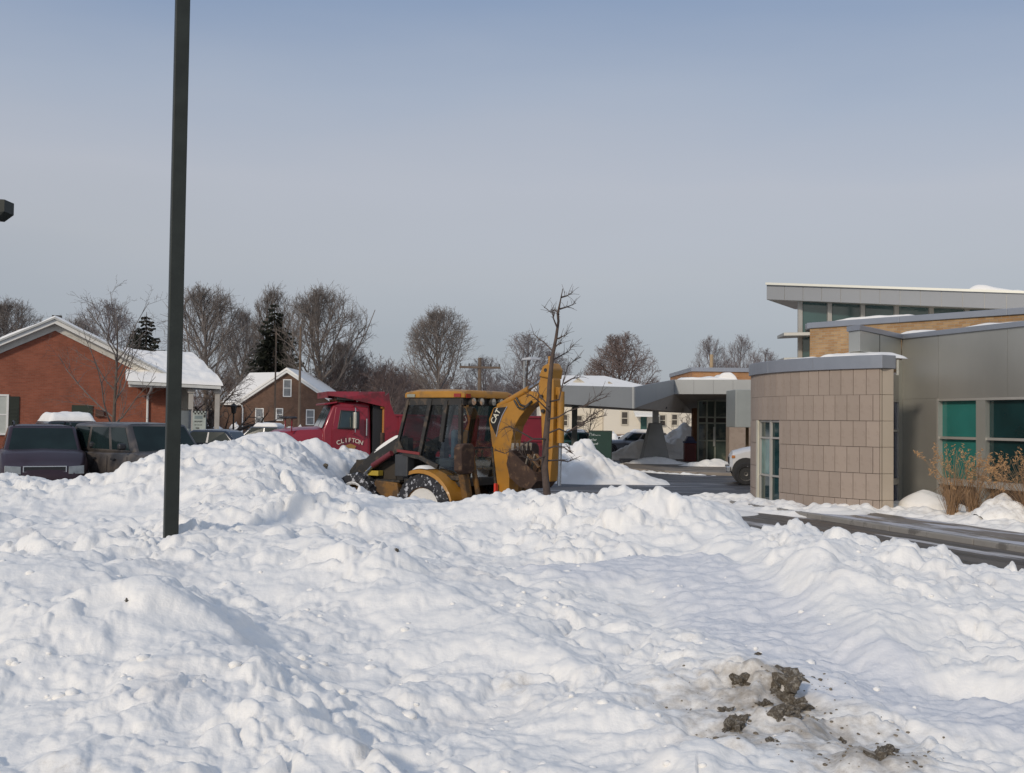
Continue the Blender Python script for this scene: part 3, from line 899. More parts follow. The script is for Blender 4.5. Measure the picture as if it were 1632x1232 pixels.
def arc_s(px):                          # the arc length seen in column px
    lo, hi = -1.0, ALEN + 1.5
    for _ in range(50):
        m = (lo + hi) / 2; p = arc(m)
        q = Wz(px, p.y, 0).x
        if p.x > q: lo = m
        else: hi = m
    return lo
ZT = 3.43
bld = thing('stone_building', 'modern clinic building with curved beige stone wall, stainless cladding and tilted metal roof', 'building', (10, 29, 0), local=False)
SEND = ALEN + .05
s_w0, s_w1 = arc_s(1241), arc_s(1206)   # window in the curved wall
ZW0, ZW1 = .02, 2.19
wall = thing_wall = MB()
def arcwall(mb, s0, s1, z0, z1, o0, o1, n=None):
    n = n or max(2, int(abs(s1 - s0) / .25))
    ring = []
    for i in range(n + 1):
        s = s0 + (s1 - s0) * i / n
        ring.append([arc(s, o0, z0), arc(s, o1, z0), arc(s, o1, z1), arc(s, o0, z1)])
    mb.loft(ring)
    return mb
w = MB()
arcwall(w, 0.02, s_w0, -.3, ZT, -.30, -.035)
arcwall(w, s_w0, s_w1, ZW1, ZT, -.30, -.035)
arcwall(w, s_w0, s_w1, -.3, ZW0, -.30, -.035)
arcwall(w, s_w1, SEND, -.3, ZT, -.30, -.035)
curved = w.build('curved_wall', M_MORTAR, bld)
end = arc(0, 0)
# facing stones: each its own piece, joints recessed
ROWS = [(-.3, .325), (.325, .95), (.95, 1.575), (1.575, 2.19), (2.19, 2.81), (2.81, ZT)]
tm = {}
for r, (z0, z1) in enumerate(ROWS):
    wd = .335; off = 0 if r % 2 else .17
    s = .06
    edges = [.06]
    e = .06 + (wd if r % 2 else wd * .5)
    while e < SEND: edges.append(e); e += wd
    edges.append(SEND)
    for a, b in zip(edges[:-1], edges[1:]):
        spans = [(a, b)]
        if z1 <= ZW1 + .01:
            spans = []
            if a < s_w0: spans.append((a, min(b, s_w0)))
            if b > s_w1: spans.append((max(a, s_w1), b))
        for (p, q) in spans:
            if q - p < .04: continue
            hb = z1 - z0
            key = (round(q - p, 2), round(hb, 2))
            if key not in tm:
                t_ = MB(); hw = (q - p) / 2 - .007
                t_.box(-hw, hw, -.04, 0, .006, hb - .006)
                tm[key] = t_.mesh('stone'); tm[key].materials.append(M_STONE)
            o = bpy.data.objects.new('stone', tm[key]); COL.objects.link(o); o.parent = curved
            c = arc((p + q) / 2, rnd.uniform(-.0015, .0015), z0)
            a_ = A0 + sgn * (p + q) / 2 / AR
            o.location = c; o.rotation_euler = (0, 0, a_ - math.pi / 2)
# pale end pier at the right corner
EP = Wz(1424, 25.2, 0)
n_end = (EP.xy - end.xy).normalized()
pier = None
for (z0, z1) in ROWS:
    m_ = MB(); back = Vector((.32, .94))
    a = arc(.052, .0); b = EP
    quad = [(a.x, a.y), (b.x, b.y), (b.x + back.x * .35, b.y + back.y * .35), (a.x + back.x * .35, a.y + back.y * .35)]
    m_.prism(quad, z0 + .003, z1 - .003)
    m_.build('pier_stone', M_STONE_LT, curved, bevel=.012).location = (0, 0, 0)
back = Wz(1424.3, 28.0, 0)
m_ = MB(); m_.prism([(EP.x, EP.y + .3), (back.x, back.y), (back.x - .2, back.y), (EP.x - .2, EP.y + .35)], -.3, ZT); m_.build('return_wall', M_STONE, bld)
# coping in folded lengths
ce = [-.03]
while ce[-1] + 1.9 < SEND: ce.append(ce[-1] + 1.9)
ce.append(SEND)
for a, b in zip(ce[:-1], ce[1:]):
    m_ = MB(); arcwall(m_, a + .003, b - .003, ZT + .002, ZT + .32, -.35, .06); m_.build('coping', M_COPE, bld, bevel=.008)
m_ = MB()
a = arc(-.035, .06); b = EP + Vector((n_end.x, n_end.y, 0)) * .07; c = Vector((back.x, back.y, 0)); d = arc(-.035, -.35)
m_.prism([(a.x, a.y), (b.x, b.y), (b.x + .13, b.y + .5), (d.x + .1, d.y + .3), (d.x, d.y)], ZT + .004, ZT + .317)
m_.build('coping', M_COPE, bld, bevel=.008)
# flat roof behind the coping
rp = [arc(i * SEND / 12, -.33) for i in range(13)]
far_r = Vector((15, 34.2, 0))
m_ = MB(); m_.prism([(p.x, p.y) for p in rp] + [(rp[-1].x + .7, 33.55), (15, 33.55), (15, 30), (10.7, 29.3), (back.x - .15, back.y + .5), (back.x - .7, back.y - 1.2)], ZT - .1, ZT + .1)
m_.build('flat_roof', M_SNOW2, bld)
m_ = MB(); q = arc(SEND, -.1); bx_ = Wz(1203, 33.8, 0).x; m_.prism([(q.x + .02, q.y), (bx_, 33.8), (bx_ + .25, 33.8), (q.x + .3, q.y)], -.3, ZT + .2); m_.prism([(bx_ + .26, 33.6), (17, 33.6), (17, 33.8), (bx_ + .26, 33.8)], -.3, ZT + .2)
m_.build('back_wall', M_STONE, bld)
# window in the curved wall
win = thing_win = None
sm = arc_s(1224)
m_ = MB()
for s in (s_w0 + .03, sm, s_w1 - .03):
    a = arc(s, -.06); m_.bar(arc(s, -.08, ZW0), arc(s, -.08, ZW1), .055, .12)
for z in (ZW0 + .03, .72, 1.72, ZW1 - .03):
    m_.bar(arc(s_w0 + .06, -.082, z), arc(sm, -.082, z), .05, .05); m_.bar(arc(sm, -.082, z), arc(s_w1 - .06, -.082, z), .05, .05)
wf = m_.build('window', M_ALU, bld)
M_ALU_LT = mat('sunlit_jamb', (.66, .62, .50), .5, .2, var=.05)  # sunlight put into a paler copy of the window aluminium
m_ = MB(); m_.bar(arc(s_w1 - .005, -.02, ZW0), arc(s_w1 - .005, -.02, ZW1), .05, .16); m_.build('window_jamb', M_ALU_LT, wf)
for (a, b) in ((s_w0 + .05, sm - .02), (sm + .02, s_w1 - .05)):
    for k, (z0, z1) in enumerate(((ZW0 + .05, .69), (.75, 1.69), (1.75, ZW1 - .05))):
        g = MB(); g.add([arc(a, -.1, z0), arc(b, -.1, z0), arc(b, -.1, z1), arc(a, -.1, z1)], [(0, 1, 2, 3)])
        g.build('pane', M_TEAL_D if (a < sm - .1 or k != 1) else mat('pale_teal_glass', (.10, .20, .19), .06, var=.3, vs=3), wf)
# main stainless wall
P2 = Wz(1437, 28.5, 0); P3 = Wz(1632, 24.5, 0)
WD = (P3 - P2).normalized(); WN = Vector((WD.y, -WD.x, 0))      # outwards
if WN.dot(Vector((0, 0, 0)) - P2) < 0: WN = -WN
def wp(t, d=0.0, z=0.0):
    q = P2 + WD * t + WN * d
    return Vector((q.x, q.y, z))
def wt(px):
    lo, hi = -2.0, 14.0
    for _ in range(50):
        m = (lo + hi) / 2; p = wp(m)
        if p.x < Wz(px, p.y, 0).x: lo = m
        else: hi = m
    return lo
ZM = 4.40
def wbox(mb, t0, t1, d0, d1, z0, z1):
    return mb.slab([wp(t0, d0, z0), wp(t1, d0, z0), wp(t1, d1, z0), wp(t0, d1, z0)], z1 - z0)
tA, tB, tC = wt(1497), wt(1557), wt(1572)
TE = 12.5
zs, zh = .72, 2.74
pw = tC - tB; bay = tC - tA
m_ = MB()
wbox(m_, 0, TE, -.3, -.03, zh + .05, ZM); m_.build('upper_wall', M_MORTAR, bld)
edges = [0, tA - .03, tA + 2.3, tA + 4.6, TE]
for a, b in zip(edges[:-1], edges[1:]):
    m_ = MB(); wbox(m_, a + .004, b - .004, -.03, 0, zh + .055, ZM); m_.build('steel_panel', M_STEEL, bld)
m_ = MB(); wbox(m_, .02, tA - .06, -.3, 0, -.3, zh + .05); m_.build('steel_panel', M_STEEL, bld)
for i in range(4):
    m_ = MB(); wbox(m_, i * 3.1 + .003, (i + 1) * 3.1 - .003, -.34, .05, ZM + .002, ZM + .13); m_.build('coping', M_COPE, bld, bevel=.006)
# the window band
wbm = MB()
wbox(wbm, tA - .06, tA, -.2, .035, -.3, zh + .05)
wbox(wbm, tA, TE, -.18, .03, zh - .015, zh + .05)
wbox(wbm, tA, TE, -.18, .05, zs - .1, zs + .06)
band = wbm.build('window', M_ALU, bld)
t = tA; k = 0
M_PLINTH = mat('brown_stone_plinth', (.075, .055, .045), .8, var=.3, vs=3, bump=.004)
m_ = MB(); wbox(m_, tA, TE, -.3, -.12, -.3, zs - .1); m_.build('plinth', M_PLINTH, bld)
while t < TE - .5:
    t1 = t + (tB - tA)
    for (z0, z1) in ((zs + .07, 1.76), (1.83, zh - .02)):
        m_ = MB(); wbox(m_, t, t1, -.14, -.1, z0, z1)
        m_.build('pane', M_TEAL if k == 0 else M_TEAL_D, band)
    m_ = MB(); wbox(m_, t, t1, -.15, .0, 1.765, 1.825); m_.build('transom', M_ALU, band)
    m_ = MB(); wbox(m_, t1, t1 + pw, -.15, .025, -.3, zh - .016); m_.build('mullion', M_STEEL_LT, band)
    t = t1 + pw; k += 1
# the raised steel box next to the corner, and the narrow glass strip under it
B0 = Wz(1352, 26.4, 0); B1 = Wz(1370, 25.95, 0)
m_ = MB(); m_.prism([(B0.x, B0.y), (B1.x, B1.y), (P2.x - .01, P2.y), (P2.x + .5, P2.y + 2), (B0.x + 1.6, B0.y + 3)], ZT + .46, ZM); m_.build('steel_box', M_STEEL_LT, bld, bevel=.01)
m_ = MB(); bd = (P2 - B1).normalized(); bn = Vector((bd.y, -bd.x, 0))
m_.slab([B0 + Vector((-.06, -.02, ZM + .003)), B1 + Vector((-.03, -.07, ZM + .003)), P2 + bn * .06 + Vector((0, 0, ZM + .003)), P2 + Vector((.4, 1.8, ZM + .003)), B0 + Vector((1.5, 2.8, ZM + .003))], .125)
m_.build('coping', M_COPE, bld, bevel=.006)
sa = B1 + bd * ((P2 - B1).length - .02); 
for i, f in enumerate((.45,)):
    q = B1 + bd * (P2 - B1).length * f
    m_ = MB(); m_.bar((q.x, q.y, ZT + .47) , (q.x, q.y, ZM - .01), .012, .012); m_.build('panel_seam', M_BRONZE, bld)
strip = MB()
g0 = B1 + bd * ((P2 - B1).length - .95); g1 = P2 - bd * .34
def gp(q, z): return (q.x, q.y, z)
strip.bar(gp(P2 - bd * .17, -.3), gp(P2 - bd * .17, ZT + .4), .34, .06, up=(bn.x, bn.y, 0))
strip.build('corner_post', M_STEEL_LT, bld)
sf = MB()
for z in (-.05, .62, 1.95, 2.74): sf.bar(gp(g0, z), gp(g1, z), .05, .05 if z != .62 else .16)
sf = sf.build('window', M_ALU, bld)
M_NAVY = mat('navy_glass', (.02, .03, .07), .06, var=.3, vs=2)
for (z0, z1) in ((-.02, .53), (.71, 1.92), (1.98, 2.7)):
    m_ = MB(); m_.add([gp(g0 + Vector((0, .03, 0)), z0), gp(g1 + Vector((0, .03, 0)), z0), gp(g1 + Vector((0, .03, 0)), z1), gp(g0 + Vector((0, .03, 0)), z1)], [(0, 1, 2, 3)])
    m_.build('pane', M_NAVY, sf)
m_ = MB(); m_.bar(gp(g0, 2.77), gp(g1, 2.77), .05, .05); m_.bar(gp(g0, 3.1), gp(g1, 3.1), .06, .64); m_.build('spandrel', M_STEEL, bld)

# buff brick block above
K0 = Wz(1290, 32, 0); K1 = Wz(1632, 27.2, 0); kd = (K1 - K0).normalized(); kn = Vector((kd.y, -kd.x, 0))
ZK = 4.97
M_BUFF2 = brick_mat('buff_brick_block', math.atan2(kd.y, kd.x), (.36, .205, .09), (.47, .31, .16), (.40, .33, .25))
m_ = MB(); E = K0 + kd * 12
m_.prism([(K0.x, K0.y), (E.x, E.y), (E.x + 3, E.y + 6), (K0.x + 3.6, K0.y + 2.1), (K0.x + .5, K0.y + 1.9)], ZT + .05, ZK); m_.build('brick_block', M_BUFF2, bld)
for i in range(4):
    a, b = K0 + kd * (i * 3.0 - .07), K0 + kd * ((i + 1) * 3.0 - .075)
    m_ = MB(); m_.slab([a - kn * -.06 + Vector((0, 0, ZK + .002)), b + kn * .06 + Vector((0, 0, ZK + .002)), b - kn * .4 + Vector((0, 0, ZK + .002)), a - kn * .4 + Vector((0, 0, ZK + .002))], .17)
    m_.build('coping', M_COPE, bld, bevel=.008)
m_ = MB(); m_.slab([K0 + Vector((-.06, .3, ZK + .004)), K0 + Vector((.3, .3, ZK + .004)), K0 + Vector((.8, 1.9, ZK + .004)), K0 + Vector((.4, 1.95, ZK + .004))], .165); m_.build('coping', M_COPE, bld)
m_ = MB(); m_.prism([(K0.x + .4, K0.y + .2), (E.x - .2, E.y + .5), (E.x + 2.8, E.y + 5.8), (K0.x + 3.4, K0.y + 2)], ZK - .05, ZK + .14); m_.build('flat_roof', M_SNOW2, bld)
# clerestory under the tilted roof
L0 = Wz(1271, 33, 0); L1 = Wz(1640, 30.3, 0); ld = (L1 - L0).normalized(); ln = Vector((ld.y, -ld.x, 0))
F0 = P(1222, 454, 33); F1 = P(1640, 468, 29.3); fd = (F1 - F0); fl = fd.length; fdn = fd.normalized()
def lt(px):
    lo, hi = -1.0, 12.0
    for _ in range(50):
        m = (lo + hi) / 2; p = L0 + ld * m
        if p.x < Wz(px, p.y, 0).x: lo = m
        else: hi = m
    return lo
th = .46
def soffit_z(p):                         # underside of the roof above a point
    t_ = (Vector((p.x, p.y, 0)) - Vector((F0.x, F0.y, 0))).dot(Vector((fdn.x, fdn.y, 0)).normalized())
    return F0.z - th + (F1.z - F0.z) * t_ / Vector((fd.x, fd.y)).length
cf = MB()
posts = [lt(1274), lt(1321), lt(1374), lt(1428)]; st = posts[2] - posts[1]
while posts[-1] < 11: posts.append(posts[-1] + st)
for s in posts:
    q = L0 + ld * s; cf.bar((q.x, q.y, ZT), (q.x, q.y, soffit_z(q) + .1), .13, .1)
for z in (ZT + .2, 4.06, 4.86):
    a, b = L0 + ld * (posts[0]), L0 + ld * posts[-1]
    cf.bar((a.x, a.y, z), (b.x, b.y, z), .07, .07)
cler = cf.build('window', M_ALU, bld)
for a, b in zip(posts[:-1], posts[1:]):
    p, q = L0 + ld * (a + .06) - ln * .03, L0 + ld * (b - .06) - ln * .03
    for (z0, z1) in ((ZT + .25, 4.02), (4.10, 4.82), (4.9, None)):
        m_ = MB(); m_.add([gp(p, z0), gp(q, z0), gp(q, z1 or soffit_z(q) + .05), gp(p, z1 or soffit_z(p) + .05)], [(0, 1, 2, 3)])
        m_.build('pane', M_GLASS_D, cler)
# left return of the clerestory, glazed too
LB = L0 + Vector((.95, 2.2, 0))
m_ = MB(); m_.prism([(L0.x, L0.y + .05), (L0.x + .1, L0.y + .05), (LB.x + .1, LB.y), (LB.x, LB.y)], ZT, soffit_z(L0) + .05); m_.build('side_glazing', M_GLASS_D, bld)
m_ = MB(); m_.prism([(L0.x + .3, L0.y + .4), (L1.x, L1.y + .4), (L1.x + 1, L1.y + 4), (LB.x + .4, LB.y)], ZT, 5.4); m_.build('inner_wall', M_BRONZE, bld)
for py in (532, 572):
    a = P(1249, py, 32.3); b = P(1300, py, 32.0)
    m_ = MB(); m_.slab([Vector((a.x, a.y, a.z - .06)), Vector((b.x, b.y, a.z - .06)), Vector((b.x, b.y + .8, a.z - .06)), Vector((a.x + .1, a.y + 1.2, a.z - .06))], .1)
    m_.build('sunshade_fin', M_STEEL, bld, bevel=.01)
# tilted roof with its fascia panels
ro = MB(); bk = Vector((2.2, 5.0, .25))
ro.add([F0, F1, F1 + bk * .9, F0 + bk, F0 - Vector((0, 0, th)), F1 - Vector((0, 0, th)), F1 + bk * .9 - Vector((0, 0, th)), F0 + bk - Vector((0, 0, th))],
       [(0, 1, 2, 3), (7, 6, 5, 4), (4, 5, 1, 0), (5, 6, 2, 1), (6, 7, 3, 2), (7, 4, 0, 3)])
roof = ro.build('tilted_roof', M_STEEL, bld)
npan = 13
fn = Vector((fdn.y, -fdn.x, 0)).normalized()
for i in range(npan):
    a = F0 + fd * (i / npan) + fn * .002; b = F0 + fd * ((i + 1) / npan) + fn * .002
    g = fdn * .006
    m_ = MB()
    c = [a + g, b - g, b - g - Vector((0, 0, th - .01)), a + g - Vector((0, 0, th - .01))]
    m_.add(c + [p + fn * .02 for p in c], [(0, 1, 2, 3), (7, 6, 5, 4), (0, 4, 5, 1), (1, 5, 6, 2), (2, 6, 7, 3), (3, 7, 4, 0)])
    m_.build('fascia_panel', mat('fascia_steel', (.25, .262, .28), .5, .4, var=.05, vs=.6), roof)
m_ = MB(); m_.bar(F0 + Vector((-.03, -.03, .03)) + fn * .02, F1 + Vector((0, 0, .03)) + fn * .03, .09, .07); m_.build('drip_edge', M_STEEL_LT, roof)
# snow lying on the roofs
def roof_snow(name, a, b, width, h, seed, parent, z_a, z_b, nrm, res=.06, humps=1.0):
    L = (b - a).length; ns = max(5, int(L / res)); nt = max(5, int(width / res))
    s = np.linspace(0, 1, ns)[None]; t = np.linspace(0, 1, nt)[:, None]
    X = a.x + (b.x - a.x) * s + nrm.x * t * width; Y = a.y + (b.y - a.y) * s + nrm.y * t * width
    e = np.minimum(1, np.minimum(t, 1 - t) * width / .16) ** .5 * np.minimum(1, np.minimum(s, 1 - s) * L / .3) ** .5
    Z = z_a + (z_b - z_a) * s - .02 + e * (h * np.clip(.75 + humps * (.5 * fbm(X * .8, Y * .8, seed, 3)), .15, 2) + .02)
    o = bpy.data.objects.new(name, grid_mesh(X.ravel(), Y.ravel(), Z.ravel(), ns, nt, name, M_SNOW2)); COL.objects.link(o)
    if parent is not None:
        o.parent = parent
        if parent is root_of(parent): o.location = -META[parent.name]['oo']
    return o
roof_snow('roof_snow', F0 + fdn * (fl * .25), F1, 1.8, .07, 5, bld, F0.z + (F1.z - F0.z) * .25, F1.z, -fn)
roof_snow('roof_snow', F0 + fdn * (fl * .78), F1, 1.2, .22, 6, bld, F0.z + (F1.z - F0.z) * .78, F1.z, -fn)
roof_snow('roof_snow', K0 + kd * .6, K0 + kd * 3.3, .8, .12, 7, bld, ZK + .16, ZK + .16, -kn)
q0 = arc(.1, -.05); q1 = arc(1.9, -.05)
roof_snow('roof_snow', q0, q1, 1.2, .2, 8, bld, ZT + .3, ZT + .3, Vector((.8, .55, 0)))
roof_snow('roof_snow', arc(1.9, -.05), arc(3.4, -.1), .8, .07, 18, bld, ZT + .31, ZT + .31, Vector((.8, .55, 0)))
roof_snow('roof_snow', wp(-.3, -.02), wp(.8, 0), .8, .13, 9, bld, ZM + .12, ZM + .12, -WN)
roof_snow('roof_snow', wp(2.0, .02), wp(5.5, 0), .8, .07, 10, bld, ZM + .12, ZM + .12, -WN)
# snow along the foot of the building
def off_line(pts): return pts
foot = [arc(SEND - .2, .9), arc(4.6, 1.0), arc(3.2, 1.05), arc(1.8, 1.1), arc(.6, 1.2)]
foot = [(p.x, p.y) for p in foot] + [(wp(2.0, 2.55).x, wp(2.0, 2.55).y), (wp(4.2, 2.2).x, wp(4.2, 2.2).y), (wp(8, 2.2).x, wp(8, 2.2).y), (wp(12, 2.2).x, wp(12, 2.2).y)]
struct(ribbon_snow('snow_strip', foot, 2.3, .27, M_SNOW2, 31, .045))
foot2 = [(wp(-.2, .8).x, wp(-.2, .8).y), (wp(4, .7).x, wp(4, .7).y), (wp(12, .7).x, wp(12, .7).y)]
struct(ribbon_snow('planting_bed_snow', foot2, 3.2, .20, M_SNOW2, 33, .06))
q = P(1472, 806, 25.6)
heap('snow_mound', 'smooth rounded snow mound against the stainless wall', q.x, q.y, .62, .6, .36, 0, 41, sharp=2.4, lump=.02, res=50, z0=-.1).location.z = .14
q = P(1600, 815, 22.6)
heap('snow_mound', 'rough crumbly snow mound among the dry grasses by the teal window', q.x, q.y, .62, .62, .55, .3, 43, m=snow_mat('dirty_heap_snow', dirt_at=[(q.x, q.y, 1.2, .33)]), sharp=1.25, lump=.28, res=70).location.z = .12

# dry ornamental grasses
M_STRAW = mat('dry_grass_stalk', (.30, .185, .10), .9, var=.4, vs=9)
M_PLUME = mat('dry_grass_plume', (.46, .27, .13), .95, var=.3, vs=12)
def grass_clump(name, label, cx, cy, z0, n, h, spread, seed, group='dry ornamental grasses by the teal windows'):
    rg_ = random.Random(seed)
    t_ = thing(name, label, 'ornamental grass', (cx, cy, z0), rg_.uniform(0, 6), group)
    st_ = MB(); pl_ = MB()
    for i in range(n):
        a = rg_.uniform(0, 6.28); r0 = rg_.uniform(0, .12); r1 = rg_.uniform(.1, spread) * (1 if rg_.random() < .7 else 1.4); hh = h * rg_.uniform(.55, 1.05)
        pts = []
        for k in range(5):
            u = k / 4; rr_ = r0 + (r1 - r0) * u ** 1.7
            pts.append(Vector((math.cos(a) * rr_, math.sin(a) * rr_, hh * (u - .14 * u ** 4 * (r1 / spread)))))
        st_.tube(pts, [.006, .005, .004, .004, .003], 3, False)
        if rg_.random() < .5:
            d = (pts[-1] - pts[-2]).normalized()
            for _ in range(16):
                u = rg_.uniform(-.04, .22); c = pts[-1] + d * u + Vector((rg_.gauss(0, .02), rg_.gauss(0, .02), rg_.gauss(0, .015) - u * .1))
                v = Vector((rg_.gauss(0, 1), rg_.gauss(0, 1), rg_.gauss(0, 1) + .4)).normalized() * rg_.uniform(.02, .045)
                w_ = v.cross(Vector((rg_.gauss(0, 1), rg_.gauss(0, 1), .3))).normalized() * .010
                pl_.add([c - v - w_, c - v + w_, c + v], [(0, 1, 2)])
    for i in range(n):                      # short leaves at the foot
        a = rg_.uniform(0, 6.28); r1 = rg_.uniform(.15, spread * .9); hh = h * rg_.uniform(.25, .5)
        p0 = Vector((rg_.gauss(0, .06), rg_.gauss(0, .06), 0)); p1 = p0 + Vector((math.cos(a) * r1 * .5, math.sin(a) * r1 * .5, hh)); p2 = p0 + Vector((math.cos(a) * r1, math.sin(a) * r1, hh * .75))
        w_ = Vector((-math.sin(a), math.cos(a), 0)) * .006
        st_.add([p0 - w_, p0 + w_, p1 + w_, p1 - w_, p2], [(0, 1, 2, 3), (3, 2, 4)])
    st_.build('stalks', M_STRAW, t_, fix=False); pl_.build('plumes', M_PLUME, t_, fix=False)
    return t_
for i, (px_, Y_, n_, h_, sp_, lab) in enumerate([
        (1518, 24.0, 60, 1.5, .75, 'bushy dry brown grass clump left of the first teal pane'), (1550, 23.6, 72, 1.4, .8, 'dry brown grass clump beside the crumbly snow mound, plumes before the first teal pane'),
        (1590, 23.9, 32, 1.3, .7, 'thin dry grass clump behind the crumbly snow mound'), (1640, 22.4, 68, 1.4, .85, 'dry grass clump at the right edge of the photo before the dark pane')]):
    q = Wz(px_, Y_, 0)
    grass_clump('ornamental_grass', lab, q.x, q.y, .08, n_, h_, sp_, 60 + i)
# ------------------------------------------------------------------ canopy, lobby and things beyond
M_FASCIA = mat('canopy_metal', (.35, .36, .36), .5, .35, var=.05, vs=.8)
M_SOFFIT = mat('canopy_soffit', (.30, .26, .22), .8, var=.06)
M_WHITEP = mat('white_paint', (.72, .70, .65), .6, var=.04)
M_GREYC = mat('pylon_stone', (.24, .235, .22), .8, var=.1, vs=2, bump=.003)
def Pz(px, py, Y): return P(px, py, Y)
can = thing('entrance_canopy', 'grey metal drive-through canopy with bent roofline over the clinic entrance', 'canopy', (6, 52, 0), local=False)
fb = [Pz(855, 641, 52), Pz(1010, 651, 42), Pz(1075, 628, 51), Pz(1200, 628, 50)]
ft = [Pz(855, 613, 52), Pz(1010, 617, 42), Pz(1075, 605, 51), Pz(1200, 605, 50)]
bkp = [Pz(1215, 641, 60), Pz(1104, 659, 60), Pz(1020, 655, 60), Pz(855, 646, 64)]
fas = MB()
for i in range(3):
    n_ = 4 if i != 1 else 2
    for k in range(n_):
        u0, u1 = k / n_, (k + 1) / n_
        a, b = fb[i].lerp(fb[i + 1], u0), fb[i].lerp(fb[i + 1], u1); c, d = ft[i].lerp(ft[i + 1], u1), ft[i].lerp(ft[i + 1], u0)
        m_ = MB(); nn = (b - a).cross(d - a).normalized(); g = (b - a).normalized() * .004
        if nn.dot(CAMV - a) < 0: nn = -nn
        q = [a + g, b - g, c - g, d + g]
        m_.add(q + [p - nn * .06 for p in q], [(0, 1, 2, 3), (7, 6, 5, 4), (0, 4, 5, 1), (1, 5, 6, 2), (2, 6, 7, 3), (3, 7, 4, 0)])
        m_.build('fascia_panel', M_FASCIA, can)
so = MB()
allb = [p + Vector((0, .05, .02)) for p in fb] + bkp
so.add(allb, [(1, 2, 5, 6), (2, 3, 4, 5), (0, 1, 6, 7)])
so.build('soffit', M_SOFFIT, can)
tp = MB(); tt = [p + Vector((0, .05, -.06)) for p in ft] + [p + Vector((0, 0, .75)) for p in bkp]
tp.add(tt, [(1, 2, 5, 6), (2, 3, 4, 5), (0, 1, 6, 7)]); tp.build('roof', M_SNOW2, can)
bkw = MB()
for i in range(3):
    a, b = bkp[i], bkp[i + 1]; bkw.add([a, b, b + Vector((0, 0, .75)), a + Vector((0, 0, .75))], [(0, 1, 2, 3)])
bkw.build('back_fascia', M_BRONZE, can)
M_LAMP = mat('downlight', (.6, .6, .6), .4)
for (a, b, Y) in ((1080, 642, 54), (1123, 643, 54), (1060, 650, 50)):
    q = P(a, b, Y); m_ = MB(); m_.cyl(q + Vector((0, 0, -.04)), q + Vector((0, 0, .05)), .1, 12); m_.build('downlight', M_BRONZE, can)
for (px_, Y_, w_) in ((915, 55, .16),):
    q = Wz(px_, Y_, 0); m_ = MB(); m_.bar((q.x, q.y, 0), (q.x, q.y, 3.2), .28, .2, up=(0, 1, 0)); m_.build('post', mat('dark_green_grey_post', (.10, .11, .10), .6), can)
a = Pz(1085, 605, 50.9); b = Pz(1177, 605, 50.2)
roof_snow('roof_snow', a + Vector((0, .1, 0)), b + Vector((0, .1, 0)), 2.5, .16, 51, can, a.z + .0, b.z + .02, Vector((0, 1, 0)))
a = Pz(1145, 605, 50.6)
roof_snow('roof_snow', a + Vector((0, .1, 0)), b + Vector((0, .1, 0)), 2.0, .42, 53, can, a.z, b.z, Vector((0, 1, 0)), humps=.3)
# pylon
py = thing('canopy_pylon', 'tapered grey stone pylon carrying the canopy', 'pylon', (6, 52.8, 0), local=False)
def frust(mb, px0, px1, py0, px2, px3, py1, Y, dep0, dep1):
    a, b, c, d = P(px0, py0, Y), P(px1, py0, Y), P(px3, py1, Y), P(px2, py1, Y)
    vs = [a, b, c, d, a + Vector((0, dep0, 0)), b + Vector((0, dep0, 0)), c + Vector((0, dep1, 0)), d + Vector((0, dep1, 0))]
    return mb.add(vs, [(0, 1, 2, 3), (5, 4, 7, 6), (4, 0, 3, 7), (1, 5, 6, 2), (3, 2, 6, 7), (0, 4, 5, 1)])
m_ = MB(); frust(m_, 1022.5, 1069.5, 742, 1037, 1054.5, 674, 52, 1.6, .8); m_.build('shaft', M_GREYC, py, bevel=.02)
m_ = MB(); frust(m_, 1041, 1050, 674, 1041, 1050, 652, 52.2, .3, .3); m_.build('neck', mat('pylon_steel', (.35, .35, .33), .5, .4), py)
m_ = MB(); frust(m_, 1021, 1071, 748, 1021, 1071, 734, 51.9, 1.8, 1.8); m_.build('plinth', M_CONC, py)
# paved island and walk under the canopy
m_ = MB()
isl = [Wz(1000, 46, .0), Wz(1075, 43.5, 0), Wz(1210, 42, 0), Wz(1215, 60, 0), Wz(1090, 64, 0), Wz(985, 60, 0)]
m_.slab([Vector((p.x, p.y, -.05)) for p in isl], .17)
struct(m_.build('entrance_pavement', mat('tan_paving', (.25, .215, .18), .75, var=.12, vs=1.5, col2=(.15, .13, .11), mixat=.55, mixs=.8), bevel=.02))
# lobby
lob = thing('clinic_lobby', 'clinic entrance lobby with brick parapet and glass doors under the canopy', 'building', (11, 56, 0), local=False)
def fbx(mb, px0, px1, Y, z0, z1, dep):
    a, b = Wz(px0, Y, z0), Wz(px1, Y, z0)
    return mb.box(a.x, b.x, Y, Y + dep, z0, z1)
M_BRICK_O = brick_mat('orange_brick', 0, (.36, .16, .06), (.44, .22, .09), (.34, .25, .17))
a, b = P(1103, 592, 58), P(1196, 590, 58)
m_ = MB(); m_.box(a.x, b.x + 6, 58, 66, 2.9, a.z); m_.build('brick_parapet', M_BRICK_O, lob)
m_ = MB(); m_.box(a.x - .06, b.x + 6, 57.9, 66, a.z + .003, a.z + .22); m_.build('coping', M_COPE, lob)
m_ = MB(); fbx(m_, 1104, 1111, 55.5, -.1, 2.85, .5); m_.build('corner_pier', mat('brown_brick_pier', (.22, .105, .055), .85, var=.1), lob)
m_ = MB(); fbx(m_, 1162, 1250, 51.5, -.1, 3.5, .8); m_.build('side_wall', M_STONE, lob)
m_ = MB(); a, b = P(1172, 681, 46), P(1194, 621, 46); m_.box(a.x, b.x + 2.5, 46, 48, a.z, b.z); m_.build('steel_box', mat('pale_steel_box', (.38, .40, .38), .5, .4, var=.05), lob, bevel=.02)
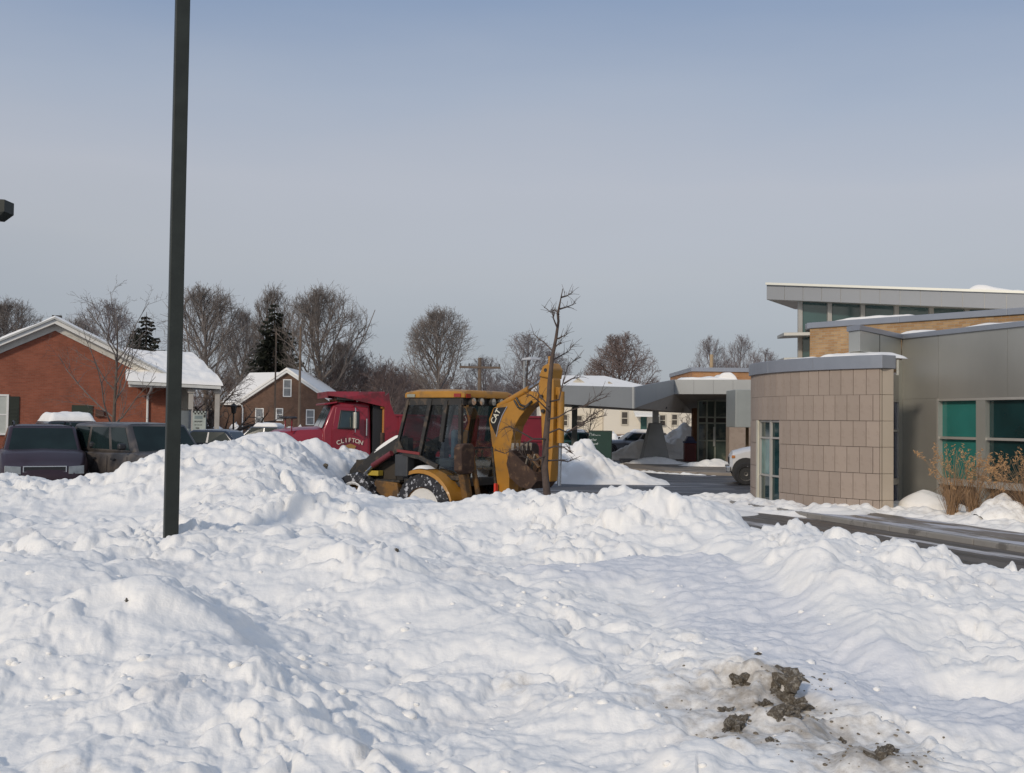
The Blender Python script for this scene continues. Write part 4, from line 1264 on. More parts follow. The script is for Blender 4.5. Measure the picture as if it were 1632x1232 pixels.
m_ = MB(); q = Wz(1190.5, 47.5, 0); m_.bar((q.x, q.y, 0), (q.x, q.y, a.z), .12, .12); m_.build('post', mat('brown_post', (.12, .075, .03), .6), lob)
m_ = MB(); a, b = Wz(1103, 63.5, 0), Wz(1250, 63.5, 0); m_.box(a.x, b.x, 63.4, 63.7, -.1, 3.6); m_.build('back_wall', mat('dim_interior', (.06, .055, .045), .9), lob)
gf = MB()
xa, xb = Wz(1112, 55, 0).x, Wz(1162, 55, 0).x
for u in (0, .28, .54, 1.0): gf.box(xa + (xb - xa) * u - .04, xa + (xb - xa) * u + .04, 54.95, 55.05, -.1, 3.3)
for z in (.0, 1.15, 2.05, 2.35, 3.2): gf.box(xa + .04, xb - .04, 54.96, 55.04, z, z + .07)
gfo = gf.build('glass_front', mat('greenish_frame', (.30, .32, .26), .5, .3), lob)
M_LOBG = mat('lobby_glass', (.055, .075, .065), .06, var=.5, vs=1.1, spec=.9, col2=(.16, .17, .13), mixat=.55, mixs=.9)
for u0, u1 in ((0, .28), (.28, .54), (.54, 1.0)):
    for z0, z1 in ((.07, 1.15), (1.22, 2.05), (2.42, 3.2)):
        m_ = MB(); m_.box(xa + (xb - xa) * u0 + .05, xa + (xb - xa) * u1 - .05, 54.99, 55.01, z0, z1); m_.build('pane', M_LOBG, gfo)
m_ = MB(); m_.box(xa + (xb - xa) * .54 - .1, xa + (xb - xa) * .54 + .0, 54.88, 54.93, .9, 1.9); m_.build('door_handle', M_STEEL_LT, gfo)
# litter bin
tb = thing('litter_bin', 'dark red square litter bin beside the lobby pier', 'litter bin', Wz(1099, 54.5, .1))
m_ = MB(); m_.box(-.28, .28, -.28, .28, 0, .95); m_.build('body', mat('dark_red_paint', (.13, .025, .02), .6), tb, bevel=.03)
m_ = MB(); m_.box(-.31, .31, -.31, .31, .953, 1.05); m_.prism([(-.25, 1.05), (.25, 1.05), (.12, 1.3), (-.12, 1.3)], -.25, .25, 'y'); m_.build('lid', mat('blue_black', (.03, .035, .09), .5), tb, bevel=.02)
for (x0, x1, z0, z1) in ((-.2, .2, .1, .85),):
    m_ = MB(); m_.box(x0, x1, -.295, -.282, z0, z1); m_.build('front_panel', mat('dark_red_panel', (.10, .02, .018), .6), tb)

# green sign
sg = Frame(Wz(956, 40, 0), 0)
sgn_o = thing('direction_sign', 'dark green clinic sign board with white lines of writing in the snow pile', 'sign', Wz(956, 40, 0), R(-4))
M_GREEN = mat('sign_green', (.009, .038, .025), .55, var=.15, vs=2)
m_ = MB(); m_.box(-.42, .42, -.06, .06, .2, 1.73); m_.build('board', M_GREEN, sgn_o, bevel=.01)
m_ = MB(); m_.box(-.44, -.421, -.07, .07, .0, 1.76); m_.box(.421, .44, -.07, .07, 0, 1.76); m_.box(-.42, .42, -.07, .07, 1.732, 1.76); m_.build('frame', mat('sign_frame', (.012, .02, .018), .5), sgn_o)
M_LET = mat('white_lettering', (.62, .65, .62), .6)
vs, fs = text_mb('The', .15, .004)
le = MB(); le.add([(-.33 + v.x * 1.0, -.064, 1.61 + v.y) for v in vs], fs)
rr_ = random.Random(4)
def scrawl(mb, x0, x1, zc, h):            # small letter strokes, too blurred in the photograph to be words
    x = x0
    while x < x1:
        w_ = h * rr_.uniform(.30, .55); tall = rr_.random() < .3
        hh = h * (1.0 if tall else .66); z0 = zc - h / 2
        mb.box(x, x + w_ * .34, -.067, -.062, z0, z0 + hh)
        mb.box(x + w_ * .36, x + w_ * .8, -.067, -.062, z0 + hh * rr_.choice((0, .42, .75)), z0 + hh * rr_.choice((.3, .6, 1.0)) + .004)
        x += w_ * 1.15
scrawl(le, -.20, .0, 1.585, .035)
scrawl(le, -.39, -.13, 1.42, .09); scrawl(le, -.37, -.07, 1.27, .085)
scrawl(le, -.39, .06, .90, .115); scrawl(le, -.40, .22, .70, .12)
le.build('lettering', M_LET, sgn_o, fix=False)
# snow piles
q = Wz(905, 38.5, 0)
def crest_pile():
    # ploughed pile: high behind the sign, long tongue to the right
    line = [Wz(850, 38.5, 0), Wz(925, 38.0, 0), Wz(975, 37.6, 0), Wz(1062, 36.8, 0)]
    hs = [1.1, 1.35, .75, .1]
    L = [0]
    for a, b in zip(line[:-1], line[1:]): L.append(L[-1] + (b - a).length)
    ns, nt = 190, 90
    s = np.linspace(-1.5, L[-1], ns); t = np.linspace(-2.6, 2.6, nt)
    S, T = np.meshgrid(s, t)
    X = np.interp(S, L, [p.x for p in line]) + np.minimum(S, 0); Y = np.interp(S, L, [p.y for p in line]) + T
    H = np.interp(S, L, hs) * sstep(-1.5, -.2, S)
    wd = 1.2 + H * 1.05
    prof = np.clip(1 - (np.abs(T) / wd) ** 1.5, 0, 1)
    n = 1 + .22 * fbm(X * .9, Y * .9, 301, 3)
    Z = H * prof * n + (.22 * lumps(X * 1.6, Y * 1.6, 303, .6) + .12 * lumps(X * 3.4, Y * 3.4, 304, .6)) * sstep(0, .35, prof) * np.clip(H * 1.2, .15, 1) - .05
    c = line[1]
    me = grid_mesh((X - c.x).ravel(), (Y - c.y).ravel(), Z.ravel(), ns, nt, 'snow_pile', M_SNOW2)
    o = bpy.data.objects.new('snow_pile', me); COL.objects.link(o); o.location = (c.x, c.y, 0)
    tag(o, 'big ploughed snow pile around the green sign, sloping down to the right', 'snow pile')
crest_pile()
def hp(px_, Y_, rx, ry, h, lab, seed, **k):
    q = Wz(px_, Y_, 0); return heap('snow_pile', lab, q.x, q.y, rx, ry, h, 0, seed, **k)
hp(1034, 59, 2.5, 1.7, 1.1, 'shaded snow pile left of the tapered pylon, in front of the grey wagon', 61, lump=.2)
hp(1092, 61, 2.6, 1.8, 1.75, 'shaded bluish snow pile between the pylon and the lobby pier', 63, lump=.25)
hp(1046, 51.2, 1.75, .9, .42, 'low snow pile banked round the foot of the tapered pylon', 65, lump=.12)
hp(1138, 49.0, 1.8, .8, .42, 'low snow pile in front of the lobby glass doors', 67, lump=.12)
for nm, pts, w_, h_ in (('snow_bank', [Wz(820, 74, 0), Wz(940, 76, 0), Wz(1040, 78, 0), Wz(1180, 78, 0)], 5.0, 1.45), ('snow_bank', [Wz(250, 66, 0), Wz(400, 68, 0), Wz(560, 72, 0), Wz(820, 74, 0)], 5.0, 1.7),
                        ('snow_bank', [Wz(1010, 45.6, 0), Wz(1060, 43.7, 0), Wz(1150, 42.3, 0)], .45, .12)):
    struct(ribbon_snow(nm, [(p.x, p.y) for p in pts], w_, h_, M_SNOW2, 71, .14 if w_ > 1 else .06))

# white house behind
M_SIDING = mat('cream_render', (.66, .60, .50), .85, var=.05, vs=.4)
M_TRIM = mat('white_trim', (.78, .77, .74), .6, var=.03)
M_WIN = mat('house_window_glass', (.035, .045, .055), .08, var=.4, vs=1.5, spec=.8)
wh = thing('white_house', 'long low cream house with snow covered hip roof behind the canopy', 'house', Wz(990, 85, 0), local=False)
x0, x1, x2 = Wz(860, 85, 0).x, Wz(962, 85, 0).x, Wz(1112, 85, 0).x
m_ = MB(); m_.box(x0, x1, 86.5, 96, -.1, 4.6); m_.box(x1 + .01, x2, 85, 96, -.1, 4.6); m_.build('wall', M_SIDING, wh)
m_ = MB(); m_.box(x0, x1, 86.42, 86.5, -.1, 1.25); m_.box(x1 + .01, x2, 84.92, 85, -.1, 1.1); m_.build('foundation', mat('brown_foundation', (.22, .15, .11), .9), wh)
m_ = MB(); m_.box(x0, x1 - .1, 86.38, 86.49, 3.95, 4.12); m_.build('band', mat('tan_band', (.35, .29, .22), .8), wh)
ez = 4.6
m_ = MB()
rz = P(1000, 599, 90).z
def hip(mb, xa_, xb_, ya_, yb_, z0, z1, rx0, rx1, ry, ov=.5):
    v = [(xa_ - ov, ya_ - ov, z0), (xb_ + ov, ya_ - ov, z0), (xb_ + ov, yb_ + ov, z0), (xa_ - ov, yb_ + ov, z0), (rx0, ry, z1), (rx1, ry, z1)]
    v += [(p[0], p[1], p[2] - .22) for p in v[:4]]
    return mb.add(v, [(0, 1, 5, 4), (1, 2, 5), (2, 3, 4, 5), (3, 0, 4), (6, 7, 1, 0), (7, 8, 2, 1), (8, 9, 3, 2), (9, 6, 0, 3), (9, 8, 7, 6)])
hip(m_, x0, x2 - 4.2, 85, 96, ez + .25, rz, x0 + 2, x2 - 7.0, 90.5); whr = m_.build('roof', M_SNOW2, wh)
m_ = MB(); hip(m_, x1 + 2, x2, 84.6, 95, ez + .2, ez + .65, x1 + 5, x2 - 3, 90); m_.build('porch_roof', M_SNOW2, wh)
a = P(975, 612, 87); m_ = MB(); m_.prism([(a.x - .5, a.z - .4), (a.x + .7, a.z - .4), (a.x - .3, a.z + .18)], 86.2, 89, 'y'); m_.build('dormer', mat('tan_gable', (.36, .30, .22), .85), whr)
a = P(922, 604, 88); m_ = MB(); m_.prism([(a.x - .9, a.z - .6), (a.x + .8, a.z - .6), (a.x - .1, a.z + .05)], 86.6, 90, 'y'); m_.build('dormer', mat('cream_gable', (.52, .47, .38), .85), whr)
def house_window(par, xc, zc, w_, h_, y, trim=M_TRIM, glassm=M_WIN, split=True, fy=-.06):
    f = MB(); t_ = .09
    f.box(xc - w_ / 2 - t_, xc - w_ / 2, y + fy, y, zc - h_ / 2 - t_, zc + h_ / 2 + t_); f.box(xc + w_ / 2, xc + w_ / 2 + t_, y + fy, y, zc - h_ / 2 - t_, zc + h_ / 2 + t_)
    f.box(xc - w_ / 2, xc + w_ / 2, y + fy, y, zc + h_ / 2, zc + h_ / 2 + t_); f.box(xc - w_ / 2, xc + w_ / 2, y + fy - .03, y, zc - h_ / 2 - t_, zc - h_ / 2)
    if split: f.box(xc - w_ / 2, xc + w_ / 2, y + fy + .01, y, zc - .03, zc + .03)
    o = f.build('window', trim, par)
    g = MB(); g.box(xc - w_ / 2 + .002, xc + w_ / 2 - .002, y - .03, y - .005, zc - h_ / 2 + .002, zc + h_ / 2 - .002); g.build('pane', glassm, o)
    return o
for (a_, b_, c_, d_, Y_) in ((919, 927, 663, 679, 86.5), (991, 1000, 657, 676, 85), (1052, 1060, 662, 678, 85), (1071, 1079, 661, 677, 85), (898, 904, 662, 678, 86.5)):
    p, q = P(a_, d_, Y_), P(b_, c_, Y_)
    house_window(wh, (p.x + q.x) / 2, (p.z + q.z) / 2, q.x - p.x, q.z - p.z, Y_, trim=mat('beige_trim', (.52, .47, .38), .7), glassm=mat('brownish_window_glass', (.085, .075, .065), .12, var=.3, vs=2))
p, q = P(1021, 694, 84.9), P(1031, 664, 84.9)
m_ = MB(); m_.box(p.x, q.x, 84.93, 85.0, p.z, q.z); m_.build('door', mat('dark_green_door', (.02, .07, .06), .5), wh)
m_ = MB(); p, q = P(1012, 664, 83.8), P(1050, 655, 83.8); m_.slab([Vector((p.x, 83.6, p.z)), Vector((q.x, 83.6, p.z)), Vector((q.x, 85, p.z + .4)), Vector((p.x, 85, p.z + .4))], .14); m_.build('porch_hood', M_TRIM, wh)

# ------------------------------------------------------------------ brick building on the left
M_RED = brick_mat('orange_red_brick', 0, (.27, .078, .042), (.33, .105, .06), (.27, .13, .09))
bl0 = Wz(88, 50, 0); BBH = R(19)
BBF = Frame(bl0, BBH)
bb = thing('brick_building', 'orange brick building with wide white gable and snow covered side roof', 'building', bl0, BBH)
def bw(px, py, y=0.0):                  # own axes: x to the right along the wall, y to the back
    x, z = BBF.hit(px, py, y); return Vector((x, y, z))
ap = bw(88, 527); le_ = bw(-150, 610)
xw0, xw1 = le_.x, bw(264, 650).x
slope = (ap.z - bw(205, 585).z) / (bw(205, 585).x - ap.x)
zr = ap.z - slope * (xw1 - ap.x); zl = ap.z - slope * (ap.x - xw0)
DEP = 13
m_ = MB(); m_.prism([(xw0, -.1), (xw1, -.1), (xw1, zr), (ap.x, ap.z), (xw0, zl)], 0, DEP, 'y'); m_.build('wall', M_RED, bb)
def rake(name, z_up, h_, proud, m, x_from, x_to):
    m_ = MB()
    for xe in (x_from, x_to):
        za = ap.z + z_up; zb = ap.z + z_up - slope * abs(xe - ap.x)
        m_.prism([(ap.x, za), (xe, zb), (xe, zb + h_), (ap.x, za + h_)], -proud, -.002, 'y')
    return m_.build(name, m, bb)
rake('frieze_board', .0, .30, .06, mat('shaded_trim', (.62, .60, .55), .6), xw0 - .4, xw1 + .2)  # shade under the rake put into this darker copy of the trim
rake('rake_board', .303, .20, .45, M_TRIM, xw0 - .5, xw1 + .3)
rake('rake_moulding', .506, .09, .55, mat('grey_gutter', (.50, .50, .48), .5), xw0 - .5, xw1 + .3)
for sgn_, xe in ((-1, xw0 - .6), (1, xw1 + .4)):
    ns, nt = 50, 90
    S, T = np.meshgrid(np.linspace(0, 1, ns), np.linspace(0, 1, nt))
    X = ap.x + (xe - ap.x) * S; Y = -.5 + (DEP + 1) * T
    Z = ap.z + .60 - slope * np.abs(X - ap.x) + (.10 + .07 * fbm(X * .7, Y * .7, 450, 3)) * np.minimum(1, np.minimum(T, 1 - T) * 60) ** .5
    o = bpy.data.objects.new('roof', grid_mesh(X.ravel(), Y.ravel(), Z.ravel(), ns, nt, 'roof', M_SNOW2)); COL.objects.link(o); o.parent = bb
q = bw(91, 503, 3); m_ = MB(); m_.cyl((q.x, 3, q.z - .9), (q.x, 3, q.z - .1), .07, 10); m_.box(q.x - .22, q.x + .22, 2.8, 3.2, q.z - .12, q.z); m_.build('roof_vent', M_BRONZE, bb)
# side wing roof
YW = -1.2
e0 = bw(204, 607, YW); e1 = bw(352, 615, YW); r0 = bw(198, 563, 4); r1 = bw(306, 568, 4)
eb = Vector((e1.x + .2, 7.5, e1.z)); 
m_ = MB(); v = [e0, e1, eb, Vector((e0.x, 7.5, e0.z)), r0, r1]
m_.add([p - Vector((0, 0, .03)) for p in v], [(0, 1, 5, 4), (1, 2, 5), (2, 3, 4, 5), (3, 0, 4), (0, 3, 2, 1)]); m_.build('wing_roof', M_BRONZE, bb)
def roof_sheet(a, b, c, d, seed, ns=100, nt=56):
    S, T = np.meshgrid(np.linspace(0, 1, ns), np.linspace(0, 1, nt))
    X, Y, Z = [(a[i] * (1 - S) + b[i] * S) * (1 - T) + (d[i] * (1 - S) + c[i] * S) * T for i in range(3)]
    edge = np.minimum(1, T * 7) ** .5
    Z = Z + .0 + edge * (.24 + .10 * fbm(X * .8, Y * .8, seed, 3))
    o = bpy.data.objects.new('roof_snow', grid_mesh(X.ravel(), Y.ravel(), Z.ravel(), ns, nt, 'roof_snow', M_SNOW2)); COL.objects.link(o); o.parent = bb
roof_sheet(e0 + Vector((-.1, -.15, .0)), e1 + Vector((.1, -.15, .0)), r1, r0, 401)
roof_sheet(e1 + Vector((.1, -.15, .0)), eb + Vector((.1, 0, 0)), r1 + Vector((0, .02, 0)), r1, 402)
m_ = MB(); m_.bar(e0 + Vector((0, -.05, -.09)), e1 + Vector((0, -.05, -.09)), .14, .14); m_.build('gutter', mat('white_gutter', (.66, .66, .63), .5), bb)
a = bw(237, 618, YW); m_ = MB(); m_.tube([(a.x + .12, YW, a.z + .1), (a.x + .1, YW + .2, a.z - .1), (a.x - .03, -.08, a.z - .35), (a.x - .03, -.08, 0)], .055, 8); m_.build('downspout', M_TRIM, bb, smooth=40)
m_ = MB(); m_.box(bw(205, 612, YW).x, xw1, YW + .1, -.61, e0.z - .28, e0.z - .16); m_.build('soffit', M_TRIM, bb)
# porch wall and columns at the right end
m_ = MB(); m_.box(xw1 + .01, bw(303, 650, 2.5).x, 2.5, 5, -.1, e0.z - .1); m_.build('porch_wall', mat('cream_wall', (.74, .70, .58), .8, var=.04), bb)
for px_ in (304, 346):
    q = bw(px_, 650, YW + .3); m_ = MB(); m_.box(q.x - .11, q.x + .11, YW + .2, YW + .42, -.1, e1.z - .17); m_.box(q.x - .16, q.x + .16, YW + .15, YW + .47, e1.z - .36, e1.z - .2); m_.build('column', mat('porch_column', (.45, .42, .38), .6), bb)
# window, shutter and vent
p, q = bw(-8, 668), bw(11, 633)
house_window(bb, (p.x + q.x) / 2, (p.z + q.z) / 2 - .3, q.x - p.x, 1.7, 0, glassm=mat('blind_behind_glass', (.50, .52, .48), .3, var=.08))
p, q = bw(15, 640), bw(31, 632)
m_ = MB(); m_.box(p.x, q.x, -.05, -.003, .4, q.z); sh_ = m_.build('shutter', mat('black_green_shutter', (.018, .024, .016), .6), bb)
m_ = MB()
for k in range(12): m_.box(p.x + .05, q.x - .05, -.062, -.0505, .5 + k * .165, .6 + k * .165)
tag(m_.build('slats', mat('black_green_shutter2', (.022, .028, .02), .6), sh_), kind='stuff')
p, q = bw(114, 668), bw(148, 646)
m_ = MB(); m_.box(p.x, q.x, -.05, -.003, .7, q.z); m_.build('vent_grille', mat('vent_green', (.03, .042, .028), .7), bb)
p = bw(160, 657); m_ = MB(); m_.box(p.x - .22, p.x + .15, -.14, -.003, p.z - .2, p.z + .1); m_.build('meter_box', mat('meter_box_paint', (.10, .05, .035), .7), bb)

# ------------------------------------------------------------------ gabled brick house further back
YG = 105.0
M_BROWNB = brick_mat('brown_brick', 0, (.135, .072, .045), (.175, .095, .06), (.15, .11, .09))
gh = thing('gabled_house', 'brown brick house with pointed gable and snow covered roof beyond the parked cars', 'house', Wz(455, YG, 0), local=False)
ga = P(458, 594, YG); gl = P(384, 643, YG); gr = P(522, 637, YG)
m_ = MB(); m_.prism([(gl.x, -.1), (gr.x, -.1), (gr.x, gr.z), (ga.x, ga.z), (gl.x, gl.z)], YG, YG + 11, 'y'); m_.build('wall', M_BROWNB, gh)
rk = MB()
for e in (gl, gr):
    d = Vector((e.x - ga.x, 0, e.z - ga.z)); e2 = ga + d * 1.06
    rk.prism([(ga.x, ga.z), (e2.x, e2.z), (e2.x, e2.z + .22), (ga.x, ga.z + .25)], YG - .35, YG - .003, 'y')
rk.build('rake_board', M_TRIM, gh)
rt = MB()
for e in (gl, gr):
    d = Vector((e.x - ga.x, 0, e.z - ga.z)); e2 = ga + d * 1.09
    rt.add([(ga.x, YG - .4, ga.z + .27), (e2.x, YG - .4, e2.z + .24), (e2.x, YG + 11.4, e2.z + .24), (ga.x, YG + 11.4, ga.z + .27), (ga.x, YG - .4, ga.z + .5), (e2.x, YG - .4, e2.z + .42), (e2.x, YG + 11.4, e2.z + .42), (ga.x, YG + 11.4, ga.z + .5)],
           [(4, 5, 6, 7), (0, 1, 5, 4), (1, 2, 6, 5), (2, 3, 7, 6), (3, 0, 4, 7)])
ghr = rt.build('roof', M_SNOW2, gh)
# the wing to the left with its long snowy roof
wl0, wl1 = P(352, 641, YG + 3), P(386, 643, YG + 3); wr0, wr1 = P(398, 594, YG + 8), P(456, 593, YG + 8)
m_ = MB(); m_.box(P(330, 641, YG + 3).x, gl.x - .01, YG + 3.4, YG + 12, -.1, wl0.z); m_.build('wing_wall', M_BROWNB, gh)
m_ = MB(); m_.add([wl0 + Vector((0, 0, 0)), Vector((gl.x + .3, YG + 3, gl.z + .1)), wr1, wr0], [(0, 1, 2, 3)])
m_.add([wl0 + Vector((0, 0, -.25)), Vector((gl.x + .3, YG + 3, gl.z - .15)), Vector((gl.x + .3, YG + 3, gl.z + .1)), wl0], [(0, 1, 2, 3)])
m_.add([wr0, wr1, wr1 + Vector((0, 5, -3)), wl0 + Vector((0, 10, 0))], [(0, 1, 2, 3)]); m_.add([wl0, wr0, wl0 + Vector((0, 10, 0))], [(0, 1, 2)])
m_.build('wing_roof', M_SNOW2, gh)
m_ = MB(); p = P(385, 645, YG); m_.tube([(p.x + .1, YG - .3, p.z - .05), (p.x + .15, YG - .1, p.z - .4), (p.x + .15, YG - .1, 0)], .07, 6); m_.build('downspout', M_TRIM, gh)
for (a_, b_, c_, d_) in ((452.5, 463.5, 606, 631), (408, 419, 652, 677), (441, 450, 652, 669), (489, 500, 654, 676)):
    p, q = P(a_, d_, YG), P(b_, c_, YG); house_window(gh, (p.x + q.x) / 2, (p.z + q.z) / 2, q.x - p.x, q.z - p.z, YG, glassm=mat('net_curtain_glass', (.20, .21, .22), .2, var=.3, vs=2))
# ------------------------------------------------------------------ trees
M_BARK = mat('bark', (.11, .085, .068), .95, var=.35, vs=4)
M_TWIG = mat('twigs', (.165, .14, .125), .95, var=.3, vs=1.5)
M_TWIG_R = mat('reddish_twigs', (.17, .125, .11), .95, var=.3, vs=1.5)
M_HAZETWIG = mat('hazed_twigs', (.19, .165, .165), .95, var=.25, vs=1.0)  # distance haze put into a paler, greyer twig colour
def tree_arrays(seed, H, trunk_r, first=.25, kids=(16, 9, 7, 5), lens=(.50, .42, .42, .5), spread=.75, lift=.35, min_r=.012, curve=.12, width=1.0, limb=.38, trunk_h=.80, wob=.05, env=None):
    """Trunk and limbs grown by splitting; returns (trunk, crown)."""
    g = random.Random(seed)
    tr, cr_ = MB(), MB(); nlev = len(kids)
    def out(q, lev):
        if env is None or lev == 0: return False
        cz, rx, rz, jit = env
        dx, dy, dz = q.x / (H * rx), q.y / (H * rx), (q.z - H * cz) / (H * rz if q.z > H * cz else H * rz * 1.25)
        return dx * dx + dy * dy + dz * dz > 1 + jit * g.uniform(-1, .6)
    def grow(p, d, L, r, lev):
        n = 6 if lev == 0 else (5 if lev == 1 else (3 if lev == 2 else 2))
        pts = [p.copy()]; dirs = [d.copy()]
        q, dd = p.copy(), d.copy()
        c = wob if lev == 0 else curve * (1 + .25 * lev)
        for i in range(n):
            dd = (dd + Vector((g.gauss(0, c), g.gauss(0, c), g.gauss(0, c * .6) + (lift * (.30 if lev == 1 else .16) if lev else .06)))).normalized()
            q = q + dd * (L / n)
            if out(q, lev):
                if i == 0: return
                break
            pts.append(q.copy()); dirs.append(dd.copy())
        n = len(pts) - 1
        re = max(min_r * .55, r * (.16 if lev == 0 else .28))
        rads = [r + (re - r) * (i / n) ** .85 for i in range(n + 1)]
        sides = 8 if lev == 0 else (5 if lev == 1 else 3)
        (tr if lev == 0 else cr_).tube(pts, rads, sides, False)
        if lev >= nlev: return
        k = kids[lev]; f0 = first if lev == 0 else .18
        for i in range(k):
            f = min(f0 + (1 - f0) * (i + g.random() * .9) / k, .985)
            seg = min(int(f * n), n - 1); u = f * n - seg
            bp_ = pts[seg].lerp(pts[seg + 1], u); bd = dirs[min(seg + 1, n)]
            a = g.uniform(0, 6.283) if lev else i * 2.4 + g.uniform(-.5, .5)
            s1 = bd.cross(Vector((0, 0, 1)) if abs(bd.z) < .95 else Vector((1, 0, 0))).normalized(); s2 = bd.cross(s1)
            side = s1 * math.cos(a) + s2 * math.sin(a)
            sp = spread * g.uniform(.75, 1.2) * ((1.25 - .75 * f) if lev == 0 else .85)
            nd = (bd * math.cos(sp) + side * math.sin(sp)); nd.z += lift * .12; nd.normalize()
            if lev == 0:
                t_ = (f - f0) / (1 - f0); nl = H * lens[0] * (.72 + .5 * math.sin(math.pi * min(1, t_ * .9 + .12)) - .45 * t_ ** 2) * g.uniform(.8, 1.12) * width
            else: nl = L * lens[lev] * g.uniform(.7, 1.25) * (1.2 - .45 * f)
            nr = max(min_r, min((r + (re - r) * f) * .8, r * (limb if lev == 0 else .42) * g.uniform(.8, 1.15)))
            grow(bp_, nd, nl, nr, lev + 1)
    grow(Vector((0, 0, -.3)), Vector((0, 0, 1)), H * trunk_h, trunk_r, 0)
    return tr, cr_
def tree(name, label, px, Y, H, seed, group=None, m=None, z=0.0, rot=0, **k):
    loc = Wz(px, Y, z)
    t = thing(name, label, 'tree', loc, rot, group)
    tr, c = tree_arrays(seed, H, **k)
    zmax = max(v[2] for v in c.v) if c.v else H
    s = H / zmax
    tr.v = [(x * s, y * s, zz * s) for x, y, zz in tr.v]; c.v = [(x * s, y * s, zz * s) for x, y, zz in c.v]
    tr.build('trunk', M_BARK, t, smooth=60, fix=False); c.build('crown', m or M_TWIG, t, fix=False)
    return t
def top_h(px, py, Y): return P(px, py, Y).z
FARG = 'bare trees standing behind the houses'
t1 = tree('bare_tree', 'tallest broad bare tree beyond the gabled house, behind the red truck', 515, 118, top_h(515, 446, 118), 11, FARG,
          trunk_r=.36, kids=(24, 11, 7, 4), spread=.8, lift=.42, min_r=.014, first=.14, lens=(.62, .42, .40, .5), env=(.56, .36, .45, .35), trunk_h=.92)
t2 = tree('bare_tree', 'tall bare tree just behind the big dark spruce', 438, 125, top_h(438, 444, 125), 12, FARG,
          trunk_r=.34, kids=(20, 10, 7, 4), spread=.65, lift=.42, min_r=.014, first=.14, lens=(.55, .42, .40, .5), env=(.58, .21, .43, .25), trunk_h=.93)
t3 = tree('bare_tree', 'round bare tree standing alone against the sky above the yellow digger cab', 702, 105, top_h(702, 481, 105), 13, FARG,
          trunk_r=.30, kids=(24, 11, 7, 4), spread=.85, lift=.40, min_r=.012, first=.24, lens=(.55, .42, .40, .5), env=(.64, .31, .38, .30), trunk_h=.92)
t4 = tree('bare_tree', 'greyish bare tree behind the bent yellow digger arm', 838, 115, top_h(838, 523, 115), 14, FARG, m=M_HAZETWIG,
          trunk_r=.26, kids=(18, 9, 6, 4), spread=.95, lift=.36, min_r=.013, first=.18, lens=(.60, .44, .40, .5), env=(.58, .33, .43, .35), trunk_h=.9)
t5 = tree('bare_tree', 'dense dome shaped bare tree above the snowy roof of the cream house', 990, 112, top_h(990, 527, 112), 15, FARG, m=M_TWIG_R,
          trunk_r=.34, kids=(22, 11, 7, 5), spread=1.1, lift=.40, min_r=.014, first=.16, lens=(.70, .42, .40, .5), env=(.58, .37, .43, .18), trunk_h=.8)
t6 = dup(t1, Wz(325, 92, 0), 1.9, (.80, .80, .80), 'wide bare tree seen just right of the dark lamp post, above the side roof', FARG)
t7 = dup(t2, Wz(378, 128, 0), 3.1, (.84, .84, .86), 'bare tree left of the big dark spruce', FARG)
t8 = dup(t3, Wz(18, 98, 0), .7, (.96, .96, .96), 'bare tree at the left edge above the brick gable', FARG)
t9 = dup(t1, Wz(110, 130, 0), 4.0, (.84, .84, .84), 'bare tree above the ridge of the brick gable', FARG)
t10 = dup(t4, Wz(165, 112, 0), 1.2, (1.12, 1.12, 1.22), 'greyish bare tree between the brick gable and the small spruce', FARG)
t11 = dup(t3, Wz(548, 128, 0), 2.2, (.80, .80, .86), 'bare tree low on the right flank of the tallest bare tree', FARG)
t12 = dup(t4, Wz(770, 108, 0), 3.3, (.66, .66, .74), 'small bare tree beside the wooden utility pole', FARG)
t13 = dup(t4, Wz(880, 135, 0), 5.3, (.95, .95, .95), 'bare tree half hidden by the top of the digger arm', FARG)
NG = 'thin bare trees above the lobby roof'
t14 = tree('bare_tree', 'thin bare tree around the pale pole above the lobby roof', 1133, 120, top_h(1130, 533, 120), 16, NG, m=M_HAZETWIG,
           trunk_r=.15, kids=(16, 9, 6, 4), spread=.7, lift=.5, min_r=.010, first=.2, lens=(.45, .42, .42, .5), env=(.55, .22, .46, .4), trunk_h=.92)
t15 = dup(t14, Wz(1180, 118, 0), 2.0, (.9, .9, 1.0), 'thin bare tree with an upright leader left of the tilted roof', NG)
t16 = dup(t14, Wz(1215, 125, 0), 4.0, (1.1, 1.1, .92), 'thin bare tree nearest to the tilted metal roof', NG)
t17 = dup(t14, Wz(1158, 130, 0), 5.0, (1.0, 1.0, .85), 'faint bare tree between the two thin upright ones', NG)
# near trees
q = tree('bare_tree', 'slender bare tree standing before the orange brick wall', 176, 43, top_h(188, 440, 43), 21, None,
         trunk_r=.11, kids=(15, 6, 4, 2), spread=1.0, lift=.22, min_r=.005, first=.20, lens=(.40, .42, .40, .5), limb=.32, curve=.10)
q = tree('spreading_tree', 'low forked bare tree between the porch and the gabled house, snow on its limbs', 334, 62, top_h(340, 592, 62) + .3, 22, None,
         trunk_r=.40, kids=(9, 6, 5, 4), spread=1.15, lift=.30, min_r=.012, first=.10, lens=(.95, .42, .42, .45), trunk_h=.75, curve=.2, limb=.6, m=M_BARK)
q = tree('young_tree', 'small leafless street tree in front of the cream house wall left of the green sign', 934, 60, top_h(934, 640, 60), 23, None,
         trunk_r=.05, kids=(9, 5, 3), spread=.8, lift=.3, min_r=.006, first=.4, lens=(.3, .4, .4))
q = tree('young_tree', 'small leafless street tree between the pylon and the lobby pier', 1085, 66, top_h(1085, 655, 66), 24, None,
         trunk_r=.07, kids=(9, 5, 3), spread=1.0, lift=.15, min_r=.007, first=.3, lens=(.4, .45, .4), m=M_TWIG_R)

